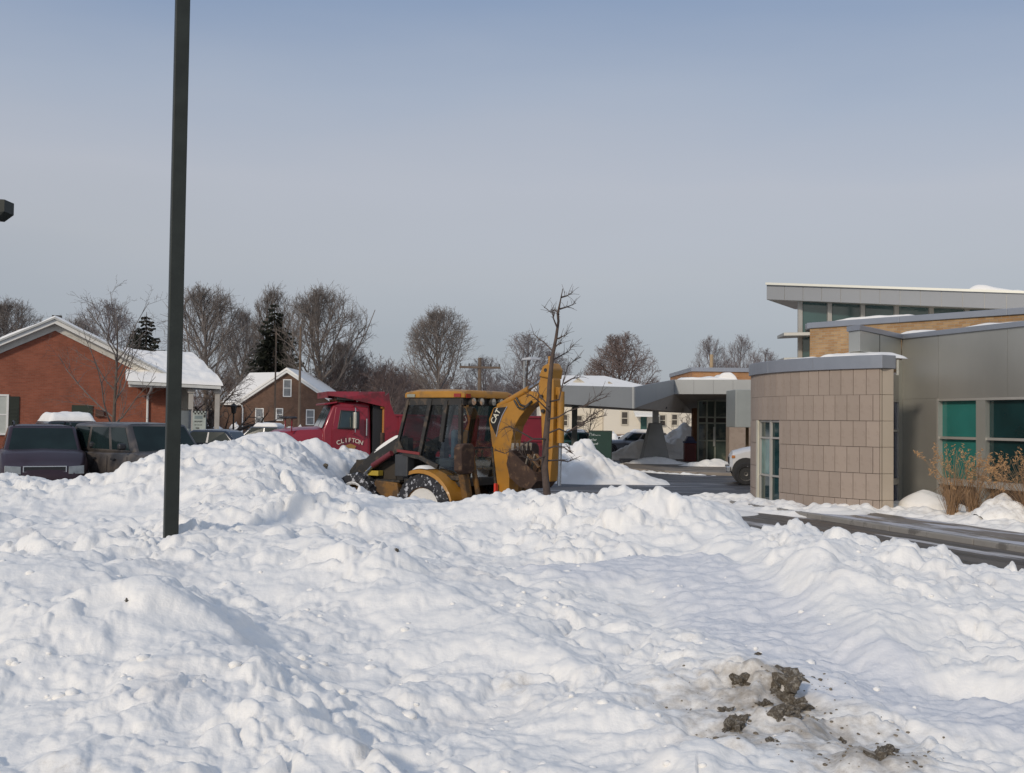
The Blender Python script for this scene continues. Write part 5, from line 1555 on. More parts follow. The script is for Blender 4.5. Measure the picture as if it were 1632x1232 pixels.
# the bent young tree in front of the digger, its shape read off the photograph and set at its own distance
YT = 15.2
yt = thing('sapling', 'gnarled bare sapling rising from the snow bank in front of the digger arm', 'tree', P(872, 775, YT), local=False)
def tw(path, rads, mb, jit=.0, n=6):
    pts = [P(a, b, YT + dy) for (a, b, dy) in path]
    mb.tube(pts, rads, n, False); return pts
tr = MB(); tw([(872, 790, 0), (868, 745, 0), (870, 700, .02), (874, 655, .05), (876, 610, .05), (880, 570, .0), (886, 540, .0), (890, 512, .05), (889, 500, .05), (893, 480, .05), (897, 460, .05)],
              [.054, .049, .044, .038, .033, .028, .023, .018, .019, .010, .005], tr, n=8)
tr.build('trunk', mat('sapling_bark', (.085, .06, .048), .9, var=.3, vs=12, bump=.004, bs=60), yt, smooth=60, fix=False)
cr2 = MB(); gs = random.Random(5)
limbs = [
    [(887, 520, 0), (882, 508, -.1), (880, 498, -.1), (868, 490, -.2)], [(891, 500, 0), (884, 494, .2), (880, 497, .3)], [(892, 492, 0), (905, 488, .2), (918, 483, .3)],
    [(895, 474, 0), (904, 471, .1), (912, 468, .2)], [(889, 540, 0), (896, 536, -.1), (903, 534, -.2)], [(880, 560, 0), (868, 545, .3), (856, 537, .4), (850, 532, .5)],
    [(882, 555, 0), (890, 549, -.1), (895, 547, -.2)], [(876, 640, 0), (890, 638, .2), (898, 610, .3), (905, 585, .4), (915, 575, .5), (927, 570, .6)],
    [(898, 612, .3), (912, 604, .3), (925, 600, .4)], [(874, 655, 0), (860, 640, -.3), (845, 630, -.5), (838, 632, -.6)], [(875, 648, 0), (862, 632, .2), (850, 612, .3), (842, 606, .4)],
    [(872, 690, 0), (890, 684, .1), (905, 690, .2), (925, 680, .4), (945, 668, .5), (968, 662, .6)], [(905, 690, .2), (930, 672, .3), (950, 664, .4)], [(925, 680, .4), (940, 664, .5), (960, 655, .6)],
    [(871, 715, 0), (884, 712, -.1), (900, 713, -.1), (912, 722, -.2), (908, 716, -.2)], [(871, 700, 0), (850, 700, -.3), (825, 715, -.5), (805, 722, -.6), (788, 718, -.7)],
    [(850, 700, -.3), (830, 690, -.4), (812, 680, -.5), (800, 684, -.6)], [(869, 735, 0), (890, 733, .1), (905, 735, .2), (920, 730, .3)], [(873, 668, 0), (890, 664, -.2), (905, 655, -.3), (930, 648, -.4), (958, 628, -.5)],
    [(930, 648, -.4), (944, 640, -.5), (965, 632, -.5)], [(870, 725, 0), (852, 735, -.2), (835, 728, -.3), (822, 712, -.4), (818, 690, -.4)], [(880, 575, 0), (893, 566, .2), (907, 560, .3), (915, 548, .3)]]
for lb in limbs:
    lb = [(a + gs.uniform(-1, 1), b + gs.uniform(-1, 1), c) for (a, b, c) in lb]
    n_ = len(lb); pts = tw(lb, [.014 * (1 - .75 * i / (n_ - 1)) for i in range(n_)], cr2, n=4)
    for i in range(n_ * 4):
        u = gs.uniform(.3, 1) * (n_ - 1); k = min(int(u), n_ - 2); p = pts[k].lerp(pts[k + 1], u - k); d = (pts[k + 1] - pts[k]).normalized()
        e = (d + Vector((gs.gauss(0, .7), gs.gauss(0, .7), gs.gauss(.2, .6)))).normalized() * gs.uniform(.05, .22)
        cr2.tube([p, p + e * .5 + Vector((0, 0, .01)), p + e], [.004, .003, .002], 3, False)
cr2.build('crown', MATS['sapling_bark'], yt, fix=False)

# spruces
M_NEEDLE = mat('spruce_needles', (.030, .034, .022), .9, var=.5, vs=2.5)
def spruce(name, label, px, Y, H, W, seed, group):
    g = random.Random(seed)
    t = thing(name, label, 'tree', Wz(px, Y, 0), g.uniform(0, 6), group)
    tr = MB(); tr.tube([(0, 0, -.2), (0, 0, H * .5), (0, 0, H)], [.28, .16, .02], 7, False); tr.build('trunk', M_BARK, t, fix=False)
    c = MB(); z = H * .06
    while z < H * .985:
        f = 1 - z / H
        k = max(4, int(6 + 5 * f))
        for i in range(k):
            a = g.uniform(0, 6.283); L = W * (f ** .85) * g.uniform(.65, 1.15) + .15
            dr = .32 * L * g.uniform(.6, 1.2)
            dx, dy = math.cos(a), math.sin(a)
            p0 = Vector((0, 0, z)); p1 = Vector((dx * L * .55, dy * L * .55, z - dr * .75)); p2 = Vector((dx * L, dy * L, z - dr * .7 + L * .06))
            c.tube([p0, p1, p2], [.05, .035, .015], 3, False)
            sp = Vector((-dy, dx, 0))
            nn = max(5, int(L * 9))
            for j in range(nn):
                u = g.uniform(.12, 1.0)
                b = p0.lerp(p1, u / .55) if u < .55 else p1.lerp(p2, (u - .55) / .45)
                for _ in range(2):
                    s_ = g.choice((-1, 1)); l_ = L * .26 * (1.15 - u) * g.uniform(.6, 1.3) + .16
                    tip = b + sp * s_ * l_ + Vector((dx, dy, 0)) * l_ * .5 + Vector((0, 0, -l_ * g.uniform(.15, .9)))
                    ww = Vector((dx, dy, .3)) * g.uniform(.06, .14)
                    c.add([b - ww, b + ww, tip + ww * .3, tip - ww * .5 + Vector((0, 0, -.05))], [(0, 1, 2, 3)])
        z += H * .028 * g.uniform(.8, 1.2)
    c.build('crown', M_NEEDLE, t, fix=False)
    return t
SG = 'dark spruces behind the houses'
spruce('spruce_tree', 'tall dark spruce rising behind the gabled house', 434, 118, top_h(434, 478, 118), 6.0, 31, SG)
spruce('spruce_tree', 'smaller dark spruce behind the brick building just left of the lamp post', 229, 96, top_h(233, 497, 96), 4.3, 32, SG)
spruce('spruce_tree', 'low dark spruce hidden mostly by the side roof', 212, 100, top_h(212, 520, 100), 3.2, 33, SG)

# the far wood behind everything: one mass nobody could count
def far_wood():
    tr, c = tree_arrays(77, 8, .11, kids=(12, 7, 5, 3), spread=.8, lift=.4, min_r=.012, first=.06, lens=(.5, .42, .42, .5))
    v = np.array(tr.v + c.v, np.float32); b = len(tr.v)
    f = np.array([q for q in tr.f] + [tuple(i + b for i in q) for q in c.f], np.int32)
    g = np.random.RandomState(8); V, F, o = [], [], 0
    for i in range(95):
        px = g.uniform(-60, 1110) if i % 3 else g.uniform(540, 900); Y = g.uniform(112, 165)
        tp_ = np.interp(px, [-60, 60, 200, 300, 560, 620, 660, 760, 900, 1110], [560, 560, 560, 590, 560, 580, 595, 600, 590, 625]) + g.uniform(-8, 22)
        H = P(px, tp_, Y).z; q = Wz(px, Y, 0); s_ = H / 8.0; a = g.uniform(0, 6.28); c_, si = math.cos(a), math.sin(a)
        sx = s_ * g.uniform(.9, 1.5)
        V.append(np.stack([(v[:, 0] * c_ - v[:, 1] * si) * sx + q.x, (v[:, 0] * si + v[:, 1] * c_) * sx + q.y, v[:, 2] * s_], -1)); F.append(f + o); o += len(v)
    V = np.concatenate(V); F = np.concatenate(F)
    me = bpy.data.meshes.new('woods'); me.vertices.add(len(V)); me.vertices.foreach_set('co', V.ravel().astype(np.float32))
    me.loops.add(F.size); me.loops.foreach_set('vertex_index', F.ravel()); me.polygons.add(len(F)); me.polygons.foreach_set('loop_start', (np.arange(len(F)) * 4).astype(np.int32))
    me.update(calc_edges=True); me.materials.append(M_TWIG_R)
    ob = bpy.data.objects.new('woods', me); COL.objects.link(ob)
    tag(ob, 'distant leafless wood and brush behind the houses and the truck', 'woods', kind='stuff')
far_wood()
# rising wooded ground at the horizon
m_ = MB(); g = random.Random(9); xs = [-420 + i * 12 for i in range(71)]
hh = [5.5 + 2.2 * math.sin(i * .7) + g.uniform(-1, 1) for i in range(71)]
for i in range(70):
    m_.add([(xs[i], 330, -1), (xs[i + 1], 330, -1), (xs[i + 1], 345, hh[i + 1]), (xs[i], 345, hh[i]), (xs[i + 1], 420, hh[i + 1] * .9), (xs[i], 420, hh[i] * .9)], [(0, 1, 2, 3), (3, 2, 4, 5)])
struct(m_.build('hills', mat('far_wooded_ground', (.13, .12, .125), 1.0, var=.3, vs=.05)))

# ------------------------------------------------------------------ poles and small street things
M_POLE = mat('dark_pole_paint', (.020, .024, .020), .55, var=.25, vs=6, spec=.35)
pb = P(272, 855, 10.6)
lp = thing('lamp_post', 'tall dark square lamp post rising out of the near snow', 'lamp post', (pb.x, pb.y, 0), R(24))
m_ = MB(); m_.box(-.0675, .0675, -.0675, .0675, 0, 9.2); m_.build('pole', M_POLE, lp, bevel=.008, seg=2)
m_ = MB(); m_.box(-.16, .16, -.16, .16, 0, .03); m_.build('base_plate', M_POLE, lp)
m_ = MB(); m_.box(-.9, .9, -.05, .05, 9.2, 9.3); m_.build('arm', M_POLE, lp)
for s_ in (-1, 1):
    m_ = MB(); m_.box(s_ * 1.25 - .35, s_ * 1.25 + .35, -.22, .22, 9.12, 9.36); m_.build('lamp_head', M_POLE, lp, bevel=.02)
q = Wz(-20, 26, 0)
lp2 = thing('lamp_post', 'parking lot lamp just cut off by the left edge of the photo', 'lamp post', q, 0)
zt = P(6, 336, 26).z
m_ = MB(); m_.cyl((0, 0, 0), (0, 0, zt - .1), .06, 10, .05); m_.build('pole', mat('grey_pole', (.25, .25, .27), .5, .3), lp2)
m_ = MB(); x1_ = P(14.5, 336, 26).x - q.x; m_.add([(x1_ - .75, -.25, zt - .18), (x1_, -.25, zt - .06), (x1_, .25, zt - .06), (x1_ - .75, .25, zt - .18), (x1_ - .75, -.25, zt + .27), (x1_, -.25, zt + .23), (x1_, .25, zt + .23), (x1_ - .75, .25, zt + .27), (x1_ - .2, -.2, zt - .24), (x1_ - .2, .2, zt - .24)],
                        [(0, 1, 5, 4), (1, 2, 6, 5), (2, 3, 7, 6), (3, 0, 4, 7), (4, 5, 6, 7), (0, 8, 1), (3, 2, 9), (1, 8, 9, 2), (0, 3, 9, 8)]); m_.build('lamp_head', M_POLE, lp2)
m_ = MB(); m_.box(x1_ - .6, x1_ - .28, -.12, .12, zt - .23, zt - .195); m_.build('lens', mat('lamp_lens', (.35, .33, .30), .3), lp2)
# utility poles
M_WOODP = mat('weathered_pole_wood', (.13, .095, .07), .9, var=.2, vs=3)
def upole(px, Y, py, lab, arms=True, m=M_WOODP, r=.15):
    q = Wz(px, Y, 0); t = thing('utility_pole', lab, 'utility pole', q, R(8)); z = P(px, py, Y).z
    m_ = MB(); m_.cyl((0, 0, 0), (0, 0, z), r * 1.2, 8, r); m_.build('pole', m, t)
    if arms:
        m_ = MB(); m_.box(-1.7, 1.7, -.2, -.06, z - .9, z - .72); m_.build('cross_arm', m, t)
        for x in (-1.6, -.9, .9, 1.6): m_ = MB(); m_.cyl((x, -.13, z - .71), (x, -.13, z - .5), .06, 6); m_.build('insulator', M_BRONZE, t)
upole(763, 88, 570, 'wooden utility pole with cross arm behind the digger cab')
upole(1133, 70, 565, 'pale utility pole standing above the lobby roof', False, mat('pale_pole_wood', (.42, .31, .19), .85), .12)
upole(476, 96, 520, 'thin wooden pole in front of the gabled house wall', False, r=.1)
upole(437, 98, 530, 'thin pole crossing the middle of the gabled house', False, r=.07)
# street light with a flat head behind the digger
q = Wz(834, 60, 0); t = thing('street_light', 'flat headed grey street light behind the digger arm', 'street light', q); z = P(840, 573, 60).z
m_ = MB(); m_.cyl((0, 0, 0), (0, 0, z), .09, 8, .06); m_.build('pole', mat('galvanised', (.30, .31, .31), .5, .5), t)
m_ = MB(); m_.loft([[( -.15, -.12, z - .05), (-.15, .12, z - .05), (-.15, .12, z + .06), (-.15, -.12, z + .06)], [(.35, -.2, z - .02), (.35, .2, z - .02), (.35, .2, z + .14), (.35, -.2, z + .14)], [(.9, -.14, z), (.9, .14, z), (.9, .14, z + .1), (.9, -.14, z + .1)]]); m_.build('lamp_head', mat('lamp_head_grey', (.42, .44, .48), .4, .3), t, bevel=.02)
# lantern post near the far cars
q = Wz(371, 58, 0); t = thing('lantern_post', 'black lantern post with snow stuck to it before the brown brick house', 'lamp post', q); z = P(371, 645, 58).z
m_ = MB(); m_.cyl((0, 0, 0), (0, 0, z - .5), .06, 8, .045); m_.build('post', M_BRONZE, t)
m_ = MB(); m_.lathe([(.02, -.5), (.12, -.45), (.17, -.1), (.2, -.08), (.05, .08), (.0, .1)], (0, 0, z), 'z', 8); m_.build('lantern', M_BRONZE, t)
for zz in (690, 700):
    p = P(371, zz, 58); m_ = MB(); m_.tube([(0, -.02, p.z - q.z - .12), (0, -.04, p.z), (0, -.02, p.z + .12)], [.03, .10, .03], 7); m_.build('snow_cap', M_SNOW2, t)
# pale notice board with a checkered edge
q = Wz(316, 46, 0); t = thing('notice_board', 'pale green notice board with a black and white checkered top', 'sign', q, R(-6))
zb, zt_ = P(316, 685, 46).z, P(316, 655, 46).z
M_PALE = mat('pale_green_board', (.40, .44, .40), .6, var=.08)
m_ = MB(); m_.box(-.28, .30, -.03, .03, zb, zt_); m_.build('board', M_PALE, t)
bl = mat('sign_black', (.015, .018, .02), .5)
m_ = MB(); cs_ = .073
for r in range(2):
    for c in range(8):
        if (r + c) % 2 == 0 and (r < 2): m_.box(-.28 + c * cs_, -.28 + (c + 1) * cs_ - .001, -.036, -.031, zt_ - (r + 1) * cs_, zt_ - r * cs_ - .001)
m_.box(.20, .29, -.036, -.031, zt_ - .28, zt_ - .16)
m_.build('checkers', bl, t)
m_ = MB(); m_.box(-.2, .16, -.036, -.031, zt_ - .34, zt_ - .2); scr = m_; m_.build('grey_panel', mat('sign_grey', (.20, .25, .25), .6), t)
m_ = MB(); xx = -.2
while xx < .12:
    w_ = rr_.uniform(.015, .04); m_.box(xx, xx + w_, -.036, -.031, zt_ - .47 - rr_.uniform(0, .02), zt_ - .42); m_.box(xx, xx + w_ * .8, -.036, -.031, zt_ - .62, zt_ - .58); xx += w_ + .02
m_.box(-.14, .02, -.036, -.031, zb + .05, zb + .10)
m_.build('lettering', bl, t)
m_ = MB(); m_.box(-.05, .05, -.02, .02, -.0, zb); m_.build('post', M_BRONZE, t)
q = Wz(294, 47, 0); t = thing('utility_cabinet', 'grey cabinet with a pale lower half next to the porch column', 'cabinet', q)
za, zb = P(294, 654, 47).z, P(294, 672, 47).z
m_ = MB(); m_.box(-.2, .2, -.2, .2, 0, zb - .3 - .003); m_.build('lower_panel', M_PALE, t)
m_ = MB(); m_.box(-.19, .19, -.19, .19, zb - .3, za); m_.build('upper_panel', mat('cabinet_grey', (.14, .16, .17), .5), t)
m_ = MB(); m_.box(-.21, .21, -.21, .21, za + .002, za + .05); m_.build('top', M_BRONZE, t)
# ------------------------------------------------------------------ cars
M_TYRE = mat('tyre_rubber', (.022, .022, .024), .85, var=.3, vs=10, col2=(.5, .5, .52), mixat=.66, mixs=8)
M_RIM = mat('wheel_rim', (.30, .30, .30), .4, .6, var=.15, vs=5)
M_CGLASS = mat('car_glass', (.012, .022, .022), .08, var=.3, vs=2, spec=.22)
M_CHROME = mat('chrome', (.6, .6, .6), .2, .95, var=.05)
M_BLACKP = mat('black_plastic', (.018, .018, .02), .5)
M_HLAMP = mat('headlamp_glass', (.26, .27, .26), .15, .3, var=.2, vs=8, spec=.9)
M_TLAMP = mat('tail_lamp_glass', (.30, .02, .015), .15, spec=.8)
def wheel(par, x, y, r, w, steer=0, rim=M_RIM, tyre=M_TYRE, name='wheel'):
    s_ = 1 if y > 0 else -1
    m_ = MB(); m_.lathe([(r * .62, -w / 2), (r * .9, -w / 2), (r, -w * .36), (r, w * .36), (r * .9, w / 2), (r * .62, w / 2), (r * .6, 0), (r * .62, -w / 2)], (0, 0, 0), 'y', 26)
    t = m_.build(name, tyre, par, smooth=35); t.location = (x, y, r * .97); t.rotation_euler = (0, 0, steer)
    m_ = MB(); yo = s_ * w * .5
    m_.lathe([(0.01, yo * .55), (r * .18, yo * .7), (r * .22, yo * .35), (r * .5, yo * .45), (r * .62, yo * .95), (r * .64, yo * .4), (r * .3, -yo * .4), (.01, -yo * .4)], (0, 0, 0), 'y', 20); m_.build('rim', rim, t, smooth=35)
    return t
def quad_in(mb, a, b, c, d, mu0, mu1, mv0, mv1, off, nrm):
    """panel inside the quad a b c d (a-b bottom, d-c top) with margins, standing proud by off"""
    def bl_(u, v): return (a * (1 - u) + b * u) * (1 - v) + (d * (1 - u) + c * u) * v
    q = [bl_(mu0, mv0), bl_(1 - mu1, mv0), bl_(1 - mu1, 1 - mv1), bl_(mu0, 1 - mv1)]
    q2 = [p + nrm * off for p in q]; q = [p - nrm * .01 for p in q]
    mb.add(q + q2, [(4, 5, 6, 7), (0, 1, 5, 4), (1, 2, 6, 5), (2, 3, 7, 6), (3, 0, 4, 7)])
def car(name, label, cat, loc, head, L, W, H, belt, hood_z, xw, xr0, xr1, xb, nose_z, paint, group=None, tail_z=None, side_n=2, wheel_r=.33, rails=False, snow=None, grille=M_CHROME, clad=None, pil=.10, tail_lamps=True):
    """x forward from the middle. xw windscreen foot, xr0 roof front, xr1 roof back, xb rear glass foot, belt line height, hood_z at the cowl."""
    t = thing(name, label, cat, loc, head, group)
    h = L / 2; w = W / 2; zs = .24
    tail_z = tail_z or belt
    st = [(-h, .80, zs + .16, tail_z * .80), (-h + .10, .95, zs + .04, tail_z * .97), (-h + .5, 1.0, zs, tail_z), (xb, 1.0, zs, belt), (0, 1.0, zs, belt), (xw, .99, zs, hood_z), (xw + (h - xw) * .5, .97, zs, hood_z * .6 + nose_z * .4 + .03),
          (h - .32, .93, zs, nose_z + .03), (h - .08, .84, zs + .03, nose_z - .07), (h, .72, zs + .10, nose_z - .22)]
    rings = []
    for x, wf_, z0, z1 in st:
        ww = w * wf_; pts = [(0, z0), (ww * .8, z0), (ww * .97, z0 + .1), (ww, z0 + (z1 - z0) * .45), (ww * .985, z0 + (z1 - z0) * .75), (ww * .93, z1 - .05), (ww * .84, z1), (0, z1 + .03)]
        rings.append([(x, y, z) for y, z in pts] + [(x, -y, z) for y, z in pts[::-1][1:-1]])
    b = MB(); b.loft(rings); body = b.build('body', paint, t, smooth=38)
    wb, wr = w * .90, w * .74
    g = MB(); zb = min(belt, hood_z) - .02; zr = H
    A = [Vector((xb, -wb, zb)), Vector((xw, -wb * .97, zb)), Vector((xw, wb * .97, zb)), Vector((xb, wb, zb))]
    B = [Vector((xr1, -wr, zr - .05)), Vector((xr0, -wr, zr - .04)), Vector((xr0, wr, zr - .04)), Vector((xr1, wr, zr - .05))]
    g.add(A + B, [(0, 1, 5, 4), (1, 2, 6, 5), (2, 3, 7, 6), (3, 0, 4, 7), (4, 5, 6, 7), (3, 2, 1, 0)])
    g.build('cabin', paint, t, smooth=38, bevel=.07, seg=3)
    m_ = MB(); m_.loft([[(xr1 + .05, -wr * .9, zr - .05), (xr1 + .05, wr * .9, zr - .05), (xr1 + .1, wr * .6, zr - .02), (xr1 + .1, -wr * .6, zr - .02)], [((xr0 + xr1) / 2, -wr * .95, zr - .045), ((xr0 + xr1) / 2, wr * .95, zr - .045), ((xr0 + xr1) / 2, wr * .6, zr), ((xr0 + xr1) / 2, -wr * .6, zr)],
              [(xr0 - .03, -wr * .9, zr - .04), (xr0 - .03, wr * .9, zr - .04), (xr0 - .1, wr * .6, zr - .02), (xr0 - .1, -wr * .6, zr - .02)]]); m_.build('roof', paint, t, smooth=50)
    def face(name_, a, b_, c, d, mu0, mu1, mv0, mv1, m=M_CGLASS, off=.006):
        n_ = (b_ - a).cross(d - a).normalized(); m2 = MB(); quad_in(m2, a, b_, c, d, mu0, mu1, mv0, mv1, off, n_); return m2.build(name_, m, t)
    face('windscreen', A[1], A[2], B[2], B[1], .06, .06, .08, .08)
    face('rear_window', A[3], A[0], B[0], B[3], .10, .10, .12, .12)
    for s_ in (0, 1):
        a, b_, c, d = (A[0], A[1], B[1], B[0]) if s_ == 0 else (A[2], A[3], B[3], B[2])
        for k in range(side_n):
            u0, u1 = k / side_n, (k + 1) / side_n
            face('side_window', a, b_, c, d, u0 + (.07 if k == 0 else .02), 1 - u1 + (.07 if k == side_n - 1 else .02), .12, .12)
    for x in (h - .95, -h + .85):
        for s_ in (-1, 1):
            m_ = MB(); m_.lathe([(.0, -.02), (wheel_r * 1.18, -.02), (wheel_r * 1.18, .012), (.0, .012)], (x, s_ * w * .985, wheel_r * 1.05), 'y', 22, 0, 2 * math.pi); m_.build('wheel_arch', M_BLACKP, t)
            wheel(t, x, s_ * (w - .085), wheel_r, .22)
    for s_ in (-1, 1):
        lp_ = [(h + .025, s_ * w * .50, nose_z - .235), (h - .045, s_ * w * .84, nose_z - .235), (h - .10, s_ * w * .84, nose_z - .05), (h - .04, s_ * w * .50, nose_z - .07)]
        m_ = MB(); m_.loft([[(x - .14, y, z) for x, y, z in lp_], lp_]); m_.build('headlight', M_HLAMP, t, bevel=.01)
        m_ = MB(); m_.box(xw - .28, xw - .14, s_ * (w + .02), s_ * (w + .20), hood_z + .03, hood_z + .18); m_.build('side_mirror', M_BLACKP, t, bevel=.05, seg=3)
        if tail_lamps: m_ = MB(); m_.box(-h - .005, -h + .09, s_ * w * .62, s_ * w * .93, tail_z * .62, tail_z * .86); m_.build('tail_light', M_TLAMP, t, bevel=.015)
        for k in range(2):
            m_ = MB(); m_.box(xw - .95 - k * 1.0, xw - .78 - k * 1.0, s_ * w * .985, s_ * (w + .025), belt - .17, belt - .135); m_.build('door_handle', M_BLACKP, t)
            m_ = MB(); m_.box(xw - .18 - k * 1.0, xw - .172 - k * 1.0, s_ * w * .99, s_ * (w + .004), .4, belt - .08); m_.build('door_seam', M_BLACKP, t)
    m_ = MB(); m_.box(h - .085, h - .012, -w * .46, w * .46, nose_z - .20, nose_z - .185); m_.box(h - .085, h - .012, -w * .46, w * .46, nose_z - .075, nose_z - .055)
    for y in (-w * .46, w * .46 - .02): m_.box(h - .085, h - .012, y, y + .02, nose_z - .185, nose_z - .075)
    m_.build('grille_surround', grille, t)
    m_ = MB(); m_.box(h - .08, h - .03, -w * .44, w * .44, nose_z - .183, nose_z - .077); m_.build('grille', M_BLACKP, t)
    m_ = MB(); m_.loft([[(h - .25, -w * .93, .32), (h - .25, -w * .93, .52), (h - .25, w * .93, .52), (h - .25, w * .93, .32)], [(h + .06, -w * .72, .34), (h + .06, -w * .72, .5), (h + .06, w * .72, .5), (h + .06, w * .72, .34)]]); m_.build('bumper', clad or paint, t, bevel=.03)
    m_ = MB(); m_.box(-h - .05, -h + .2, -w * .85, w * .85, .34, .54); m_.build('bumper', clad or paint, t, bevel=.03)
    if rails:
        for s_ in (-1, 1):
            m_ = MB(); zz = H + .02; m_.tube([(xr1 + .1, s_ * wr * .86, H - .02), (xr1 + .25, s_ * wr * .86, zz + .04), (xr0 - .35, s_ * wr * .86, zz + .04), (xr0 - .15, s_ * wr * .86, H - .02)], .018, 6); m_.build('roof_rail', M_BLACKP, t)
    if snow:
        nx, ny = 40, 24; S, T = np.meshgrid(np.linspace(0, 1, nx), np.linspace(-1, 1, ny))
        X = xr1 + .02 + (xr0 - xr1 - .1) * S; Y = T * wr * .95
        e = np.clip(np.minimum(1, np.minimum(S, 1 - S) * 7) * np.minimum(1, (1 - np.abs(T)) * 5), 0, 1) ** .5
        Z = H - .05 + e * (snow * (1 + .25 * fbm(X * 1.5 + head, Y * 1.5, 501, 3)) + .05)
        o = bpy.data.objects.new('snow_cap', grid_mesh(X.ravel(), Y.ravel(), Z.ravel(), nx, ny, 'snow_cap', M_SNOW2)); COL.objects.link(o); o.parent = t
    return t
def toward(loc, extra=0): return math.atan2(-loc.y, -loc.x) + extra
M_PURP = mat('dark_plum_paint', (.026, .010, .017), .4, .1, var=.2, vs=2, coat=.18)
M_DIRTY = mat('dirty_dark_paint', (.040, .037, .038), .42, .2, var=.25, vs=2, coat=.2, col2=(.12, .10, .085), mixat=.52, mixs=1.6, mixw=.25)
q = Wz(64, 25.6, .13)
car('minivan', 'dark plum minivan facing the camera behind the left snow bank', 'minivan', q, toward(q, R(2)), 4.8, 1.92, 1.74, 1.12, 1.17, 1.28, .55, -2.15, -2.32, .90, M_PURP, 'parked cars behind the left snow bank', rails=True, side_n=3)
q = Wz(226, 25.0, .17)
car('minivan', 'dirty dark grey minivan turned half sideways behind the lamp post', 'minivan', q, toward(q, R(26)), 4.7, 1.88, 1.78, 1.10, 1.14, 1.35, .70, -2.15, -2.30, .92, M_DIRTY, 'parked cars behind the left snow bank', side_n=3)
q = Wz(110, 33, .2)
car('sport_utility_vehicle', 'black car with a thick snow cap on its roof between the two minivans', 'car', q, toward(q, R(10)), 4.6, 1.9, 1.75, 1.1, 1.12, 1.0, .5, -1.9, -2.1, .9, mat('black_paint', (.012, .012, .014), .3, coat=.5), 'parked cars behind the left snow bank', snow=.22, side_n=3)
M_NAVYP = mat('dark_blue_paint', (.014, .02, .035), .3, .2, var=.2, coat=.6)
q = Wz(332, 38, .25)
car('parked_car', 'dark blue car seen just right of the lamp post above the snow bank', 'car', q, R(172), 4.5, 1.75, 1.42, .90, .92, .9, .35, -.9, -1.4, .72, M_NAVYP, 'far parked cars', snow=None)
M_SILV = mat('grey_metallic_paint', (.16, .165, .175), .35, .5, var=.08, coat=.5)
q = Wz(418, 50, .3)
car('parked_car', 'grey car with snow on its roof in front of the gabled house', 'car', q, R(176), 4.5, 1.75, 1.42, .90, .92, .9, .35, -.9, -1.4, .72, M_SILV, 'far parked cars', snow=.12)
q = Wz(1006, 65, .05)
car('station_wagon', 'grey station wagon with snow on its roof between the green sign and the pylon', 'station wagon', q, R(186), 4.75, 1.78, 1.46, .92, .94, .75, .1, -2.0, -2.25, .76, M_SILV, 'far parked cars', side_n=3, snow=.13)
q = Wz(925, 66, .05)
car('parked_car', 'green car mostly hidden behind the snow pile left of the green sign', 'car', q, R(5), 4.5, 1.75, 1.42, .9, .92, .9, .35, -.9, -1.4, .72, mat('green_paint', (.02, .08, .06), .3, .2, coat=.5), 'far parked cars', snow=.12)
q = Wz(1108, 67, .0)
car('parked_car', 'dark car behind the shaded snow pile beside the lobby pier', 'car', q, R(5), 4.5, 1.75, 1.45, .9, .92, .9, .35, -.9, -1.4, .72, M_NAVYP, 'far parked cars', snow=.15)

# ambulance-like white van on the drive: nose and front wheel show past the stone wall
M_WHITEV = mat('white_van_paint', (.62, .62, .63), .35, var=.06, vs=2, coat=.3, col2=(.42, .40, .38), mixat=.6, mixs=2)
q = Wz(1163, 36.2, 0)
vn = thing('white_van', 'white van with orange stripe, its nose and front wheel showing past the stone wall', 'van', q + Vector((2.80, .75, 0)), R(170))
rings = []
for x, z0, z1, wf_ in ((2.62, .5, .98, .80), (2.52, .42, 1.12, .92), (2.1, .35, 1.24, .98), (1.55, .33, 1.34, 1.0), (1.45, .33, 1.38, 1.0), (.85, .33, 2.1, 1.0), (.7, .33, 2.2, 1.0), (-2.9, .33, 2.25, 1.0), (-3.0, .4, 2.2, .98)):
    ww = 1.0 * wf_; pts = [(0, z0), (ww * .9, z0), (ww, z0 + .12), (ww, min(1.3, z1 - .12)), (ww * (.88 if z1 > 1.5 else .93), z1 - .06), (ww * .78, z1), (0, z1 + .02)]
    rings.append([(x, y, z) for y, z in pts] + [(x, -y, z) for y, z in pts[::-1][1:-1]])
m_ = MB(); m_.loft(rings); m_.build('body', M_WHITEV, vn, smooth=35)
for s_ in (-1, 1):
    m_ = MB(); m_.lathe([(0, -.03), (.47, -.03), (.47, .015), (0, .015)], (2.08, s_ * .995, .46), 'y', 24); m_.build('wheel_arch', M_BLACKP, vn)
    wheel(vn, 2.08, s_ * .93, .39, .26, rim=mat('dirty_steel_rim', (.16, .15, .14), .5, .5)); wheel(vn, -1.9, s_ * .9, .38, .26)
    m_ = MB(); m_.box(2.44, 2.56, s_ * .86, s_ * .955, .90, 1.0); m_.build('headlight', mat('amber_lamp', (.5, .2, .06), .2, spec=.8), vn, bevel=.02)
    m_ = MB(); m_.box(.6, 1.42, s_ * 1.003, s_ * 1.009, 1.12, 1.19); m_.box(.6, 1.42, s_ * 1.003, s_ * 1.009, .97, 1.04); m_.build('orange_stripe', mat('orange_stripe', (.55, .22, .08), .5), vn)
    m_ = MB(); m_.box(1.18, 1.34, s_ * 1.01, s_ * 1.26, 1.33, 1.62); m_.build('side_mirror', mat('dark_blue_plastic', (.02, .025, .09), .4), vn, bevel=.03)
    m_ = MB(); m_.box(1.55, 1.9, s_ * 1.003, s_ * 1.008, 1.14, 1.18); m_.build('badge_strip', mat('blue_trim', (.03, .04, .16), .4), vn)
